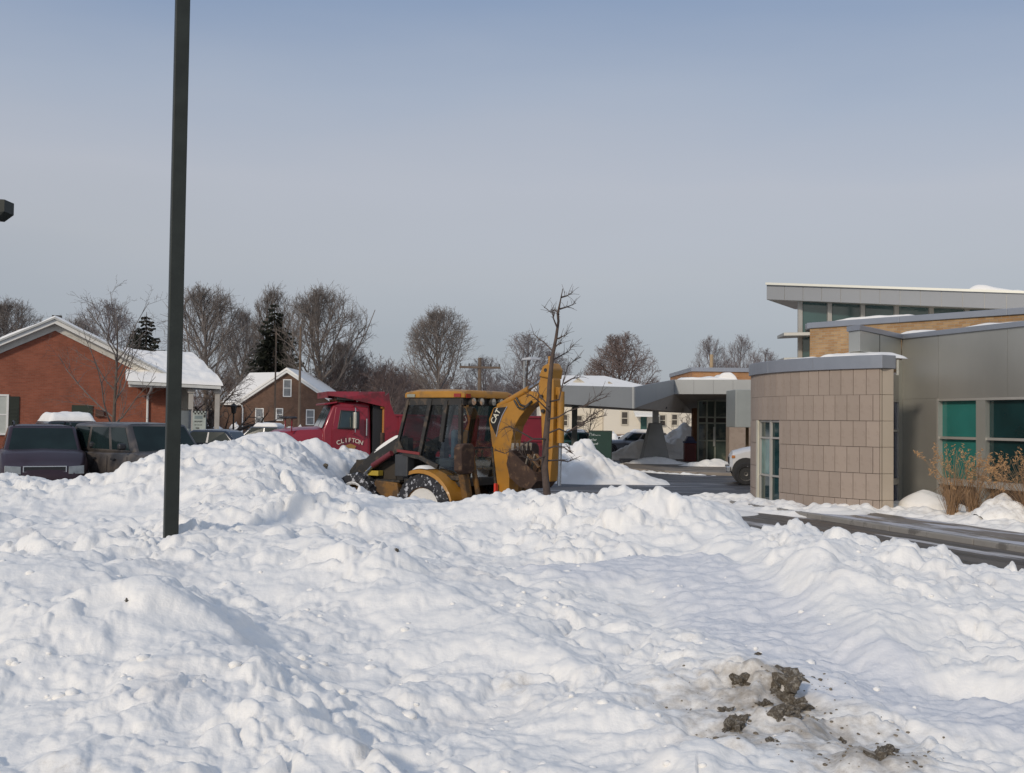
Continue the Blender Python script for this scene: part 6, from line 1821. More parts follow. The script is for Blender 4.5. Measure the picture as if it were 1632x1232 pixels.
m_ = MB(); m_.add([(1.50, -.82, 1.41), (1.50, .82, 1.41), (.93, .76, 2.08), (.93, -.76, 2.08)], [(0, 1, 2, 3)]); m_.v = [(x + .03, y, z + .03) for x, y, z in m_.v]; m_.build('windscreen', M_CGLASS, vn)
m_ = MB(); m_.box(2.58, 2.74, -.9, .9, .42, .62); m_.build('bumper', M_CHROME, vn, bevel=.03)
m_ = MB(); m_.box(2.60, 2.65, -.55, .55, .68, .92); m_.build('grille', M_BLACKP, vn, bevel=.01)

# ------------------------------------------------------------------ red dump truck
M_REDT = mat('red_truck_paint', (.26, .010, .026), .36, .1, var=.14, vs=1.8, coat=.4, col2=(.15, .012, .022), mixat=.6, mixs=1.2)
M_RED2 = mat('red_dump_body', (.235, .012, .026), .45, .05, var=.2, vs=1.4, coat=.2, col2=(.12, .014, .02), mixat=.56, mixs=1.5)
TH = R(180 + 18)
tp0 = Wz(592, 31.0, 0)
tl = Vector((-math.sin(TH), math.cos(TH), 0))
troot = tp0 - tl * 1.12
TF = Frame(troot, TH)
tk = thing('dump_truck', 'red dump truck lettered CLIFTON on its door behind the ploughed snow', 'dump truck', troot, TH)
def tpt(px, py, y=1.12): x, z = TF.hit(px, py, y); return x, z
SIDE = 1.12
zroof = tpt(575, 641)[1]; zbelt = tpt(560, 686)[1]; zhood = tpt(520, 685)[1]
xf = tpt(536, 660)[0]; xwf = tpt(520, 686)[0]
# cab as a lofted shell
cab = MB()
prof = [(.0, .95), (xwf + .05, .95), (xwf + .08, zbelt), (xf + .08, zroof - .10), (xf - .02, zroof), (.12, zroof + .03), (.02, zroof - .05)]
def cab_section(mb, prof, yb, yt, zb):
    rings = []
    for s_ in (-1, -.93, .93, 1):
        r_ = []
        for (x, z) in prof:
            f = 0 if z < zb else (z - zb) / (zroof - zb)
            y = (yb + (yt - yb) * f) * s_
            k = .0 if abs(s_) < .95 else 1
            r_.append((x - .03 * k * (1 if x > .5 else -1), y, z - .04 * k * (1 if z > zb + .3 else 0)))
        rings.append(r_)
    return mb.loft(rings)
cab_section(cab, prof, 1.02, .86, zbelt); cab.build('cab', M_REDT, tk, smooth=35, bevel=.03)
def cside(z, s_=1): 
    f = max(0, (z - zbelt) / (zroof - zbelt)); return s_ * (1.02 + (.86 - 1.02) * f)
def cpanel(mb, pts, s_, off=.012):      # pts (x, z) on the cab side
    a = [(x, cside(z, s_) + s_ * off, z) for x, z in pts]; b = [(x, cside(z, s_) - s_ * .02, z) for x, z in pts]
    n = len(pts); return mb.add(a + b, [tuple(range(n))] + [(i, (i + 1) % n, (i + 1) % n + n, i + n) for i in range(n)])
xd0, xd1 = .10, xf - .02
for s_ in (-1, 1):
    d = MB(); cpanel(d, [(xd0, 1.0), (xf + .10, 1.0), (xf + .10, zbelt), (xf - .02, zroof - .14), (xd0, zroof - .14)], s_, .018); door = d.build('door', M_REDT, tk, bevel=.012)
    g = MB(); wv = [tpt(541, 682), tpt(571, 682), tpt(573, 657), tpt(546, 655)]; g = cpanel(g, [(x, z) for x, z in wv], s_, .026); g.build('door_window', mat('truck_glass', (.025, .04, .042), .06, var=.3, vs=3, spec=.7), door, bevel=.02)
    ws = MB(); cx, cz = sum(p[0] for p in wv) / 4, sum(p[1] for p in wv) / 4
    out = [(cx + (x - cx) * 1.16, cz + (z - cz) * 1.14) for x, z in wv]
    cpanel(ws, out, s_, .022); ws.build('window_rubber', M_BLACKP, door, bevel=.02)
    m_ = MB(); hx, hz = tpt(585, 681); m_.box(hx - .02, hx + .02, s_ * (cside(hz) + .03), s_ * (cside(hz) + .07), hz - .25, hz + .25); m_.build('grab_rail', M_CHROME, door, bevel=.01)
    # big square mirror on its bracket
    mx_, mz_ = tpt(565, 669); 
    m_ = MB(); m_.box(mx_ - .02, mx_ + .06, s_ * 1.18, s_ * 1.40, mz_ - .26, mz_ + .22); mir = m_.build('side_mirror', mat('mirror_shell', (.62, .60, .50), .35, .3), tk, bevel=.03)
    m_ = MB(); m_.tube([(mx_, s_ * .95, mz_ + .4), (mx_, s_ * 1.3, mz_ + .34), (mx_, s_ * 1.3, mz_ - .36), (mx_, s_ * 1.0, mz_ - .42)], .016, 6); m_.build('bracket', M_CHROME, mir)
# lettering on the near door, arched
word = 'CLIFTON'
le = MB(); lx0, lz0 = tpt(539, 704); lx1, lz1 = tpt(577, 705); xm = (lx0 + lx1) / 2
for i, ch in enumerate(word):
    u = (i - 3) / 3.0; wide = .103
    vs, fs = text_mb(ch, .17, .006)
    ca, sa = math.cos(-u * .22), math.sin(-u * .22)
    x_off = u * abs(lx0 - lx1) * .47; z_off = -.045 * u * u * 1.6
    V = []
    for v in vs:
        a, b_ = v.x * 1.0 * ca - v.y * sa, v.x * sa + v.y * ca
        z = (lz0 + lz1) / 2 + .05 + z_off + b_
        V.append((xm - (x_off + a), 1.02 + .022 + v.z, z))
    le.add(V, fs)
le.build('lettering', mat('cream_lettering', (.66, .58, .50), .6, var=.1), tk, fix=False)
ex, ez_ = tpt(559, 712); m_ = MB(); m_.prism([(ex - .13, ez_ - .06), (ex + .13, ez_ - .06), (ex + .17, ez_ + .02), (ex, ez_ + .09), (ex - .17, ez_ + .02)], 1.036, 1.044, 'y'); m_.build('door_emblem', mat('gold_emblem', (.36, .20, .06), .5), tk)
# windscreen in two panes
for s_ in (-1, 1):
    m_ = MB(); y0, y1 = (.04, .80) if s_ > 0 else (-.80, -.04)
    a = Vector((xwf + .085, y0 * 1.12, zbelt + .06)); b = Vector((xwf + .085, y1 * 1.12, zbelt + .06)); c = Vector((xf + .10, y1, zroof - .17)); d = Vector((xf + .10, y0, zroof - .17))
    m_.add([a, b, c, d] + [p + Vector((.015, 0, .005)) for p in (a, b, c, d)], [(4, 5, 6, 7), (0, 1, 5, 4), (1, 2, 6, 5), (2, 3, 7, 6), (3, 0, 4, 7)]); m_.build('windscreen', MATS['truck_glass'], tk)
m_ = MB(); m_.slab([Vector((xf - .05, -.95, zroof - .03)), Vector((xf + .32, -.92, zroof - .1)), Vector((xf + .32, .92, zroof - .1)), Vector((xf - .05, .95, zroof - .03))], .05); m_.build('sun_visor', M_REDT, tk, bevel=.01)
for y in (-.55, -.25, .05, .35, .6):
    m_ = MB(); m_.box(xf - .15, xf - .03, y, y + .1, zroof + .02, zroof + .1); m_.build('marker_lamp', mat('amber_marker', (.35, .12, .03), .3), tk, bevel=.02)
# hood and fenders
hd = MB(); rings = []
for x, zt, w_ in ((xwf + .05, zhood + .06, .92), (xwf + .7, zhood + .03, .86), (xwf + 1.35, zhood - .06, .78), (xwf + 1.55, zhood - .16, .74)):
    pts = [(w_, .95), (w_, zt - .22), (w_ * .9, zt - .05), (w_ * .7, zt), (0, zt + .04)]
    rings.append([(x, y, z) for y, z in pts] + [(x, -y, z) for y, z in pts[::-1][1:]])
hd.loft(rings); hd.build('hood', M_REDT, tk, smooth=45)
for s_ in (-1, 1):
    fd_ = MB(); rings = []
    for k in range(9):
        a = math.pi * (.02 + .96 * k / 8); x = xwf + .75 + math.cos(a) * .72; z = .72 + math.sin(a) * .62
        rings.append([(x, s_ * .76, z), (x, s_ * 1.14, z), (x * 1, s_ * 1.14, z - .06), (x, s_ * .76, z - .06)])
    fd_.loft(rings); fd_.build('fender', M_REDT, tk, smooth=40)
    wheel(tk, xwf + .75, s_ * .98, .52, .3, rim=M_RIM)
    for x in (-3.3, -4.6): wheel(tk, x, s_ * .9, .52, .5, rim=M_RIM)
    mx_, mz_ = TF.hit(495, 668, 0.95); m_ = MB(); m_.lathe([(.0, .05), (.11, .05), (.15, .02), (.15, -.01), (0, -.03)], (xwf + .95, s_ * .9, zhood + .32), 'z', 12); mm_ = m_.build('fender_mirror', M_BLACKP, tk, smooth=40)
    m_ = MB(); m_.tube([(xwf + .95, s_ * .9, zhood + .30), (xwf + .95, s_ * .86, zhood - .08)], .02, 6); m_.build('stalk', MATS['red_truck_paint'], mm_)
m_ = MB(); m_.box(xwf + 1.555, xwf + 1.6, -.6, .6, .98, zhood - .2); m_.build('grille', M_CHROME, tk, bevel=.02)
m_ = MB(); m_.box(xwf + 1.62, xwf + 1.8, -1.1, 1.1, .5, .8); m_.build('bumper', M_CHROME, tk, bevel=.03)
# light bar and roof details
p0, p1 = tpt(536, 634), tpt(571, 640); m_ = MB(); m_.box(p1[0] + .06, p0[0] - .05, .25, .9, zroof + .05, zroof + .17); m_.box(p1[0] + .3, p1[0] + .36, .5, .56, zroof, zroof + .05); m_.build('light_bar', mat('grey_lamp', (.14, .15, .13), .4), tk, bevel=.03)
m_ = MB(); m_.tube([(.35, .5, zroof), (.35, .5, zroof + .22)], .012, 6); m_.build('aerial', M_CHROME, tk)
# frame, exhaust and hoist behind the cab
m_ = MB(); m_.box(-5.6, xwf + 1.5, -.42, .42, .65, .92); m_.build('chassis', M_BLACKP, tk)
m_ = MB(); m_.box(-.32, -.03, -.98, .98, .9, zroof - .1); m_.build('cab_guard', M_BLACKP, tk)
xs0, zs0 = tpt(606, 650, 1.0); 
m_ = MB(); m_.tube([(-.34, 1.05, .8), (-.34, 1.05, zs0 + .1)], .045, 8); m_.build('hoist_rod', mat('orange_rod', (.40, .16, .03), .5), tk)
m_ = MB(); m_.box(-.40, -.24, .97, 1.13, zs0 - .02, zs0 + .2); m_.build('rod_bracket', mat('orange_rod', (.5, .2, .04), .5), tk, bevel=.01)
# dump body
X0 = tpt(613, 665, 1.2)[0]; Xtop1 = tpt(615, 642, 1.2); zc = tpt(600, 624, 1.2)[1]; zrail = tpt(680, 661, 1.2)[1]
XB = X0 - 5.2
xs1 = tpt(629, 660, 1.2)[0]
for s_ in (-1, 1):
    pf = [(X0, 1.0), (X0, zc - .12), (X0 - .12, zc - .02), (X0 - .16, Xtop1[1]), (xs1, zrail), (XB, zrail), (XB, 1.0)]
    m_ = MB(); m_.prism(pf, s_ * 1.13, s_ * 1.2, 'y'); sd_ = m_.build('body_side', M_RED2, tk, bevel=.008)
    for (z0, z1) in ((zrail - .06, zrail), (1.46, 1.54), (1.0, 1.1)):
        m_ = MB(); m_.box(XB, xs1 - .02, s_ * 1.202, s_ * 1.245, z0, z1); m_.build('side_rib', M_RED2, sd_, bevel=.006)
    for k in range(5):
        x = XB + .1 + k * 1.15; m_ = MB(); m_.box(x, x + .09, s_ * 1.203, s_ * 1.255, 1.105, 1.455); m_.box(x, x + .09, s_ * 1.203, s_ * 1.255, 1.545, zrail - .065); m_.build('side_post', M_RED2, sd_, bevel=.006)
m_ = MB(); m_.box(X0 - .07, X0 - .002, -1.128, 1.128, 1.0, zc - .1); m_.build('body_front', M_RED2, tk, bevel=.008)
m_ = MB(); m_.box(XB + .07, X0 - .07, -1.128, 1.128, 1.0, 1.08); m_.build('body_floor', M_RED2, tk)
tg = MB(); tg.box(XB - .02, XB + .06, -1.128, 1.128, 1.0, zrail + .02)
tgo = tg.build('tailgate', M_RED2, tk, bevel=.01)
for y in (-1.0, -.35, .3, .95): m_ = MB(); m_.box(XB - .07, XB - .021, y, y + .07, 1.02, zrail); m_.build('tailgate_rib', M_RED2, tgo, bevel=.008)
# cab shield over the roof
xsf = tpt(522, 627, .9)[0]
m_ = MB(); m_.slab([Vector((X0, -1.2, zc - .16)), Vector((xsf, -1.05, zc - .10)), Vector((xsf, 1.05, zc - .10)), Vector((X0, 1.2, zc - .16))], .05); m_.build('cab_shield', M_RED2, tk, bevel=.01)
m_ = MB()
for s_ in (-1, 1): m_.add([(X0, s_ * 1.2, zc - .44), (X0 + 1.2, s_ * 1.14, zc - .19), (xsf, s_ * 1.05, zc - .14), (xsf, s_ * 1.05, zc - .02), (X0, s_ * 1.2, zc)], [(0, 1, 2, 3, 4)]); 
for s_ in (-1, 1): m_.add([(X0, s_ * 1.17, zc - .44), (X0 + 1.2, s_ * 1.11, zc - .19), (xsf, s_ * 1.02, zc - .14), (xsf, s_ * 1.02, zc - .02), (X0, s_ * 1.17, zc)], [(0, 1, 2, 3, 4)])
m_.box(X0, X0 + .03, -1.19, 1.19, zc - .14, zc); m_.build('shield_lip', M_RED2, tk)
m_ = MB(); m_.box(xsf + .002, xsf + .03, -1.05, 1.05, zc - .2, zc - .02); m_.build('shield_front', M_RED2, tk)
# ------------------------------------------------------------------ backhoe loader
M_YEL = mat('yellow_machine_paint', (.40, .185, .022), .5, var=.14, vs=3, coat=.1, col2=(.25, .13, .035), mixat=.60, mixs=3.5, mixw=.15, bump=.001, bs=30)
M_YELD = mat('dirty_yellow_paint', (.26, .125, .028), .65, var=.3, vs=4, col2=(.10, .06, .03), mixat=.5, mixs=4, mixw=.2)
M_MDARK = mat('machine_black', (.030, .027, .024), .6, var=.3, vs=5, col2=(.09, .065, .045), mixat=.58, mixs=5)
M_RUST = mat('rusty_dark_steel', (.055, .030, .020), .8, var=.35, vs=7, bump=.004, bs=40, col2=(.12, .07, .04), mixat=.58, mixs=6)
M_CABG = glass_mat('cab_glass', (.52, .56, .56), .04, .6)
M_WORN = mat('worn_steel', (.34, .30, .25), .5, .5, var=.3, vs=8)
M_RODS = mat('piston_rod', (.40, .42, .45), .25, .9, var=.05)
M_TRACT = mat('muddy_tractor_tyre', (.028, .028, .032), .85, var=.4, vs=12, bump=.004, bs=40, col2=(.48, .48, .50), mixat=.57, mixs=9, mixw=.06)
BH = R(143)
BF = Frame((-1.11, 20.58, -.15), BH)
bk_ = thing('backhoe_loader', 'muddy yellow backhoe loader lettered CAT with folded digging arm in front of the red truck', 'backhoe loader', (-1.11, 20.58, -.15), BH)
def h(px, py, y=.68):
    x, z = BF.hit(px, py, y); return (x, z + .15 - .15)
ZR0, ZR1 = h(737, 634)[1], h(737, 626)[1]
xrf = h(651, 632, .70)[0]; xrb = h(737, 634, .70)[0]
rf = MB()
rings = []
for x, dz in ((xrb - .08, -.02), (xrb - .05, .03), (xrb + .3, .05), (xrf - .2, .05), (xrf + .02, .02), (xrf + .06, -.02)):
    rings.append([(x, -.74, ZR0 + .0), (x, .74, ZR0 + .0), (x, .74, ZR1 + dz * .6), (x, .6, ZR1 + dz + .02), (x, -.6, ZR1 + dz + .02), (x, -.74, ZR1 + dz * .6)])
rf.loft(rings); roof_b = rf.build('roof', M_YEL, bk_, smooth=40, bevel=.015)
m_ = MB(); m_.box(xrb - .02, xrf, -.70, .70, ZR0 - .13, ZR0 - .003); m_.build('roof_lining', M_MDARK, bk_)
for i, y in enumerate((.50, .26, -.10, -.34)):
    m_ = MB(); m_.lathe([(.0, -.05), (.075, -.05), (.085, .03), (.07, .04), (0, .03)], (xrb - .06, y, ZR0 - .065), 'x', 14); l_ = m_.build('work_lamp', M_MDARK, bk_, smooth=40)
    m_ = MB(); m_.lathe([(.0, -.056), (.066, -.052)], (xrb - .06, y, ZR0 - .065), 'x', 14); m_.build('lens', mat('work_lamp_lens', (.62, .58, .52), .1, .6), l_)
m_ = MB(); m_.box(xrb - .10, xrb - .085, .58, .70, ZR0 + .0, ZR1 - .02); m_.build('marker_lamp', M_TLAMP, roof_b)
m_ = MB(); m_.box(xrb + .0, xrb + .16, .742, .755, ZR0 + .015, ZR1 - .015); m_.build('marker_lamp', M_TLAMP, roof_b)
m_ = MB(); m_.box(xrb - .10, xrb - .085, -.72, -.6, ZR0 + .0, ZR1 - .02); m_.build('marker_lamp', M_TLAMP, roof_b)
m_ = MB(); m_.box(xrf - .22, xrf - .02, .742, .77, ZR0 + .01, ZR1 - .02); m_.build('front_lamp', mat('lamp_face', (.30, .30, .24), .3), roof_b, bevel=.01)
# cab posts and panes on both sides
FT, FB, FB2 = h(652, 636), h(636, 702), h(644, 722)
BT, BB = h(688, 636), h(669, 728)
CT, CB = h(713, 638), h(699, 744)
RT, RB = h(735, 638), h(733, 762)
SILL = RB[1]
def sp(p, s_, o=0.0): return Vector((p[0], s_ * (.68 + o), p[1]))
for s_ in (1, -1):
    for nm, pts, w_ in (('front_post', [FT, FB, FB2], .06), ('door_post', [BT, BB], .075), ('door_post', [CT, (CT[0] + (CB[0] - CT[0]) * .62, CT[1] + (CB[1] - CT[1]) * .62)], .085), ('rear_post', [RT, RB], .07)):
        m_ = MB()
        for a, b in zip(pts[:-1], pts[1:]): m_.bar(sp(a, s_), sp(b, s_), w_, w_, up=(0, 1, 0))
        m_.build(nm, M_MDARK, bk_)
    m_ = MB(); m_.bar(sp(FB2, s_), sp(BB, s_), .09, .08, up=(0, 1, 0)); m_.bar(sp(BB, s_), sp(CB, s_), .08, .08, up=(0, 1, 0)); m_.bar(sp((RB[0], SILL), s_), sp((CB[0], SILL), s_), .08, .08, up=(0, 1, 0)); m_.build('door_sill', M_MDARK, bk_)
    for q in ([FT, FB, FB2, BB, BT], [BT, BB, CB, CT], [CT, CB, (CB[0], SILL), RB, RT]):
        m_ = MB(); v = [sp(p, s_, .01) for p in q]; m_.add(v, [tuple(range(len(v)))]); m_.build('pane', M_CABG, bk_)
m_ = MB(); zt = ZR0 - .13
m_.add([(RB[0] - .01, -.66, SILL), (RB[0] - .01, .66, SILL), (RT[0] - .01, .66, zt), (RT[0] - .01, -.66, zt)], [(0, 1, 2, 3)]); m_.build('rear_window', M_CABG, bk_)
m_ = MB(); m_.add([(FB[0] + .01, -.64, FB2[1]), (FB[0] + .01, .64, FB2[1]), (FT[0] + .02, .64, zt), (FT[0] + .02, -.64, zt)], [(0, 1, 2, 3)]); m_.build('windscreen', M_CABG, bk_)
m_ = MB(); m_.bar((RB[0] - .02, -.68, SILL + .55), (RB[0] - .02, .68, SILL + .55), .03, .03); m_.build('rear_window_bar', M_MDARK, bk_)
m_ = MB(); m_.box(RB[0] - .05, RB[0] + .03, -.70, .70, SILL - .16, SILL - .01); m_.build('rear_sill', M_MDARK, bk_, bevel=.01)
m_ = MB(); m_.box(RB[0] - .06, RB[0] - .051, .48, .56, SILL - .10, SILL - .06); m_.build('reflector', M_TLAMP, bk_)
m_ = MB(); m_.box(RB[0] + .03, FB2[0] - .05, -.66, .66, SILL - .16, SILL - .08); m_.build('cab_floor', M_MDARK, bk_)
# inside: seat, wheel, levers
st_ = MB(); st_.box(-.15, .28, -.24, .24, SILL + .15, SILL + .32); st_.build('seat', mat('grey_seat', (.10, .11, .12), .9), bk_, bevel=.05)
st_ = MB(); st_.slab([Vector((-.22, -.23, SILL + .33)), Vector((-.10, -.23, SILL + .33)), Vector((-.10, .23, SILL + .33)), Vector((-.22, .23, SILL + .33))], .55); st_.build('seat_back', mat('blue_grey_seat', (.12, .19, .26), .9), bk_, bevel=.05)
m_ = MB(); m_.tube([(.78, 0, SILL - .05), (.62, 0, SILL + .55)], .045, 8); m_.tube([(.62 + .04 * math.sin(a) * 3, math.cos(a) * .19, SILL + .56 + math.sin(a) * .15) for a in [i * math.pi / 8 for i in range(17)]], .014, 6); m_.build('steering_wheel', M_MDARK, bk_)
m_ = MB()
for y in (-.3, -.12, .12, .3): m_.tube([(-.5, y, SILL - .08), (-.46, y, SILL + .45)], .014, 5); m_.cyl((-.46, y, SILL + .44), (-.46, y, SILL + .5), .028, 8)
m_.box(-.62, -.4, -.42, .42, SILL - .08, SILL + .12); m_.build('levers', M_MDARK, bk_)
# engine hood
ZH = FB2[1] + .02
m_ = MB(); rings = []
for x, z, w_ in ((FB[0] + .02, ZH, .42), (FB[0] + .5, ZH - .03, .41), (2.3, ZH - .22, .38), (2.45, ZH - .36, .36)):
    rings.append([(x, -w_, .62), (x, w_, .62), (x, w_, z - .07), (x, w_ - .08, z), (x, -w_ + .08, z), (x, -w_, z - .07)])
m_.loft(rings); m_.build('hood', M_MDARK, bk_, smooth=35)
m_ = MB(); m_.box(FB[0] + .3, 2.2, .421, .43, .80, ZH - .2); 
m_.build('hood_side', mat('hood_grille', (.05, .04, .03), .8), bk_)
m_ = MB(); m_.cyl((1.7, .2, ZH - .1), (1.7, .2, ZH + .35), .045, 10); m_.build('exhaust', M_RUST, bk_)
# lower frame
a, b = h(598, 765, .62), h(632, 792, .62)
m_ = MB(); m_.prism([(a[0], a[1]), (b[0], a[1] - .03), (b[0] - .1, b[1] - .1), (a[0] - .35, b[1] - .1), (a[0] + .1, b[1] + .15)], .45, .62, 'y'); m_.build('fuel_tank', M_YELD, bk_, bevel=.02)
m_ = MB(); m_.box(-.8, 2.35, -.34, .34, .40, .66); m_.build('main_frame', M_YELD, bk_, bevel=.02)
m_ = MB(); m_.box(b[0] - .06, a[0] + .0, .46, .60, a[1] - .02, a[1] + .02); m_.build('step', M_MDARK, bk_)
p0, p1 = h(628, 724, .72), h(648, 756, .72); m_ = MB(); m_.box(p1[0], p0[0], .50, .70, p1[1] - .05, p0[1]); m_.build('side_tank', mat('side_tank_grey', (.05, .052, .055), .5, var=.2), bk_, bevel=.02)
p0, p1 = h(632, 718, .74), h(668, 723, .74); m_ = MB(); m_.bar((p0[0], .72, p0[1]), (p1[0], .72, p1[1]), .03, .05); m_.build('red_trim', mat('dull_red', (.20, .03, .03), .6), bk_)
# rear fenders and wheels
WR, WX, WZ_ = .70, -.10, .58
for s_ in (1, -1):
    m_ = MB(); rings = []
    for k in range(11):
        an = R(70) + R(92) * k / 10; r_ = .80
        x, z = WX + .06 + math.cos(an) * r_, WZ_ + math.sin(an) * r_ * .93
        rings.append([(x, s_ * .52, z), (x, s_ * 1.0, z), (x + math.cos(an) * .0, s_ * 1.02, z - .07), (x, s_ * 1.0, z - .035), (x, s_ * .52, z - .03)])
    m_.loft(rings); fn_ = m_.build('fender', M_YEL, bk_, smooth=30)
    m_ = MB(); rings = []
    for k in range(7):
        an = R(34) + R(30) * k / 6; x, z = WX + .06 + math.cos(R(98) - an + R(34)) * .80, WZ_ + .745 * math.sin(R(98) - an + R(34)) + .012
        u = k / 6; rings.append([(x, s_ * .6, z), (x, s_ * .96, z), (x, s_ * .9, z + .055 * math.sin(math.pi * u) + .004), (x, s_ * .66, z + .06 * math.sin(math.pi * u) + .004)])
    if s_ > 0: m_.loft(rings); m_.build('snow_cap', M_SNOW2, fn_, smooth=60)
def big_wheel(x, y, z, r, w, n_lug, steer=0, name='wheel'):
    s_ = 1 if y > 0 else -1
    m_ = MB(); m_.lathe([(r * .60, -w / 2), (r * .82, -w / 2), (r * .94, -w * .44), (r * .965, -w * .2), (r * .965, w * .2), (r * .94, w * .44), (r * .82, w / 2), (r * .60, w / 2), (r * .58, 0), (r * .60, -w / 2)], (0, 0, 0), 'y', 40)
    for i in range(n_lug):
        for sd in (1, -1):
            a = 2 * math.pi * (i + (.5 if sd > 0 else 0)) / n_lug
            q = []
            for (yy, da, rr_2) in ((0.01, .0, r), (.26, .10, r), (.5, .17, r * .93)):
                for dd in (-.055, .055):
                    aa = a + da * 1.3 + dd * .75
                    q.append((math.cos(aa), sd * yy * w, math.sin(aa), rr_2))
            top = [Vector((c * rr_2 * 1.012, yy, s2 * rr_2 * 1.012)) for c, yy, s2, rr_2 in q]; bot = [Vector((c * rr_2 * .93, yy, s2 * rr_2 * .93)) for c, yy, s2, rr_2 in q]
            m_.add(top + bot, [(0, 1, 3, 2), (2, 3, 5, 4), (0, 2, 8, 6), (2, 4, 10, 8), (1, 7, 9, 3), (3, 9, 11, 5), (0, 6, 7, 1), (4, 5, 11, 10)])
    t = m_.build(name, M_TRACT, bk_, smooth=30); t.location = (x, y, z); t.rotation_euler = (0, 0, steer)
    m_ = MB(); yo = s_ * w * .5
    m_.lathe([(.01, yo * .2), (r * .16, yo * .35), (r * .2, yo * .05), (r * .45, yo * .0), (r * .52, yo * .5), (r * .60, yo * .94), (r * .63, yo * .97), (r * .6, -yo * .9), (.01, -yo * .9)], (0, 0, 0), 'y', 28); m_.build('rim', M_YELD, t, smooth=35)
    for i in range(8):
        a = i * math.pi / 4; 
        mb = MB(); mb.cyl((math.cos(a) * r * .3, yo * .02, math.sin(a) * r * .3), (math.cos(a) * r * .3, yo * .1, math.sin(a) * r * .3), .018, 6); mb.build('wheel_nut', M_MDARK, t)
    return t
for s_ in (1, -1):
    w_ = big_wheel(WX, s_ * .78, WZ_, WR, .46, 18)
    f_ = big_wheel(1.86, s_ * .72, .72, .47, .34, 14, R(8) if s_ > 0 else R(8))
    if s_ > 0:
        m_ = MB(); m_.lathe([(.01, .12), (.30, .16), (.40, .2), (.41, .08), (.01, .03)], (0, 0, 0), 'y', 24, 0, 2 * math.pi); o = m_.build('packed_snow', M_SNOW2, w_, smooth=60)
        m_ = MB(); m_.lathe([(.24, .15), (.28, .19), (.30, .16)], (0, 0, 0), 'y', 24); m_.build('packed_snow', M_SNOW2, f_, smooth=60)
m_ = MB(); m_.cyl((1.86, -.6, .70), (1.86, .6, .70), .09, 10); m_.build('front_axle', M_YELD, bk_)
m_ = MB(); m_.cyl((WX, -.7, WZ_), (WX, .7, WZ_), .12, 12); m_.build('rear_axle', M_YELD, bk_)
# loader arms, rams and bucket
A0_, A1_, A2_ = h(646, 702, .55), h(601, 728, .55), h(568, 770, .55)
for s_ in (1, -1):
    m_ = MB(); y = s_ * .53
    pts = [(A0_[0], A0_[1]), (A1_[0], A1_[1]), (2.75, .62)]
    m_.prism([(A0_[0] - .12, A0_[1] - .10), (A0_[0] + .02, A0_[1] + .09), (A1_[0] + .1, A1_[1] + .1), (2.85, .62), (2.75, .46), (A1_[0] - .05, A1_[1] - .14)], y - .05, y + .05, 'y'); arm = m_.build('loader_arm', M_MDARK, bk_, bevel=.012)
    q0, q1 = h(626, 722, .6), h(596, 742, .6); m_ = MB(); m_.cyl((q0[0], s_ * .63, q0[1]), (q1[0], s_ * .63, q1[1]), .055, 12); m_.build('loader_ram', mat('dull_red_ram', (.16, .028, .035), .5), bk_, smooth=40)
    m_ = MB(); m_.cyl((q1[0], s_ * .63, q1[1]), (q1[0] + .55, s_ * .63, q1[1] - .45), .03, 10); m_.build('ram_rod', M_RODS, bk_, smooth=40)
    m_ = MB(); m_.bar((A0_[0] - .05, y, A0_[1] + .05), (A0_[0] - .12, y, .6), .12, .16); m_.build('loader_tower', M_MDARK, bk_, bevel=.01)
    if s_ > 0:
        m_ = MB(); n_ = 9; rings = []
        for k in range(n_):
            u = k / (n_ - 1); x = A0_[0] + .15 + (A1_[0] - A0_[0] - .1) * u; z = A0_[1] + .10 + (A1_[1] - A0_[1]) * u * .98; hh_ = .045 * math.sin(math.pi * u) ** .5 + .002
            rings.append([(x, y - .05, z - .03), (x, y + .055, z - .03), (x, y + .045, z + hh_), (x, y - .04, z + hh_)])
        m_.loft(rings); m_.build('snow_cap', M_SNOW2, arm, smooth=60)
bp = []
for k in range(9):
    a = R(-60) + R(215) * k / 8; bp.append((3.15 - math.cos(a) * .34, .42 + math.sin(a) * .36))
bp2 = [(3.15 + (x - 3.15) * .93, .42 + (z - .42) * .93) for x, z in bp]
m_ = MB(); m_.prism(bp + bp2[::-1], -1.1, 1.1, 'y'); lb = m_.build('loader_bucket', M_YELD, bk_, smooth=30)
for s_ in (-1, 1): m_ = MB(); m_.prism(bp, s_ * 1.101, s_ * 1.125, 'y'); m_.build('bucket_side', M_YELD, lb)
m_ = MB(); rings = []
q = h(588, 748, .6); m_.box(q[0] - .25, q[0] + .1, .45, .6, q[1] - .12, q[1] - .02); m_.build('yellow_bracket', mat('bright_yellow', (.50, .36, .05), .5), bk_, bevel=.01)
# stabilisers, folded up
for s_ in (1, -1):
    y = s_ * .98
    a, b = BF.hitx(694, 706, -1.0), BF.hitx(728, 754, -1.0)
    zt_, zb_ = h(710, 706, 1.05)[1], h(710, 754, 1.05)[1]
    m_ = MB(); rings = []
    m_.prism([(y - s_ * .17, zb_ + .05), (y - s_ * .17, zt_ - .06), (y - s_ * .10, zt_), (y + s_ * .14, zt_ - .01), (y + s_ * .21, zt_ - .08), (y + s_ * .20, zb_ + .06), (y + s_ * .12, zb_), (y - s_ * .10, zb_)], -1.18, -1.0, 'x'); m_.build('stabiliser_pad', M_RUST, bk_, bevel=.02)
    m_ = MB(); m_.bar((-1.06, y - s_ * .0, zb_ + .02), (-1.06, s_ * .72, .35), .13, .16); m_.build('stabiliser_leg', M_YELD, bk_, bevel=.015)
    m_ = MB(); m_.cyl((-1.12, y - s_ * .12, zt_ - .1), (-1.12, s_ * .6, .8), .05, 10); m_.build('stabiliser_ram', M_YELD, bk_, smooth=40)
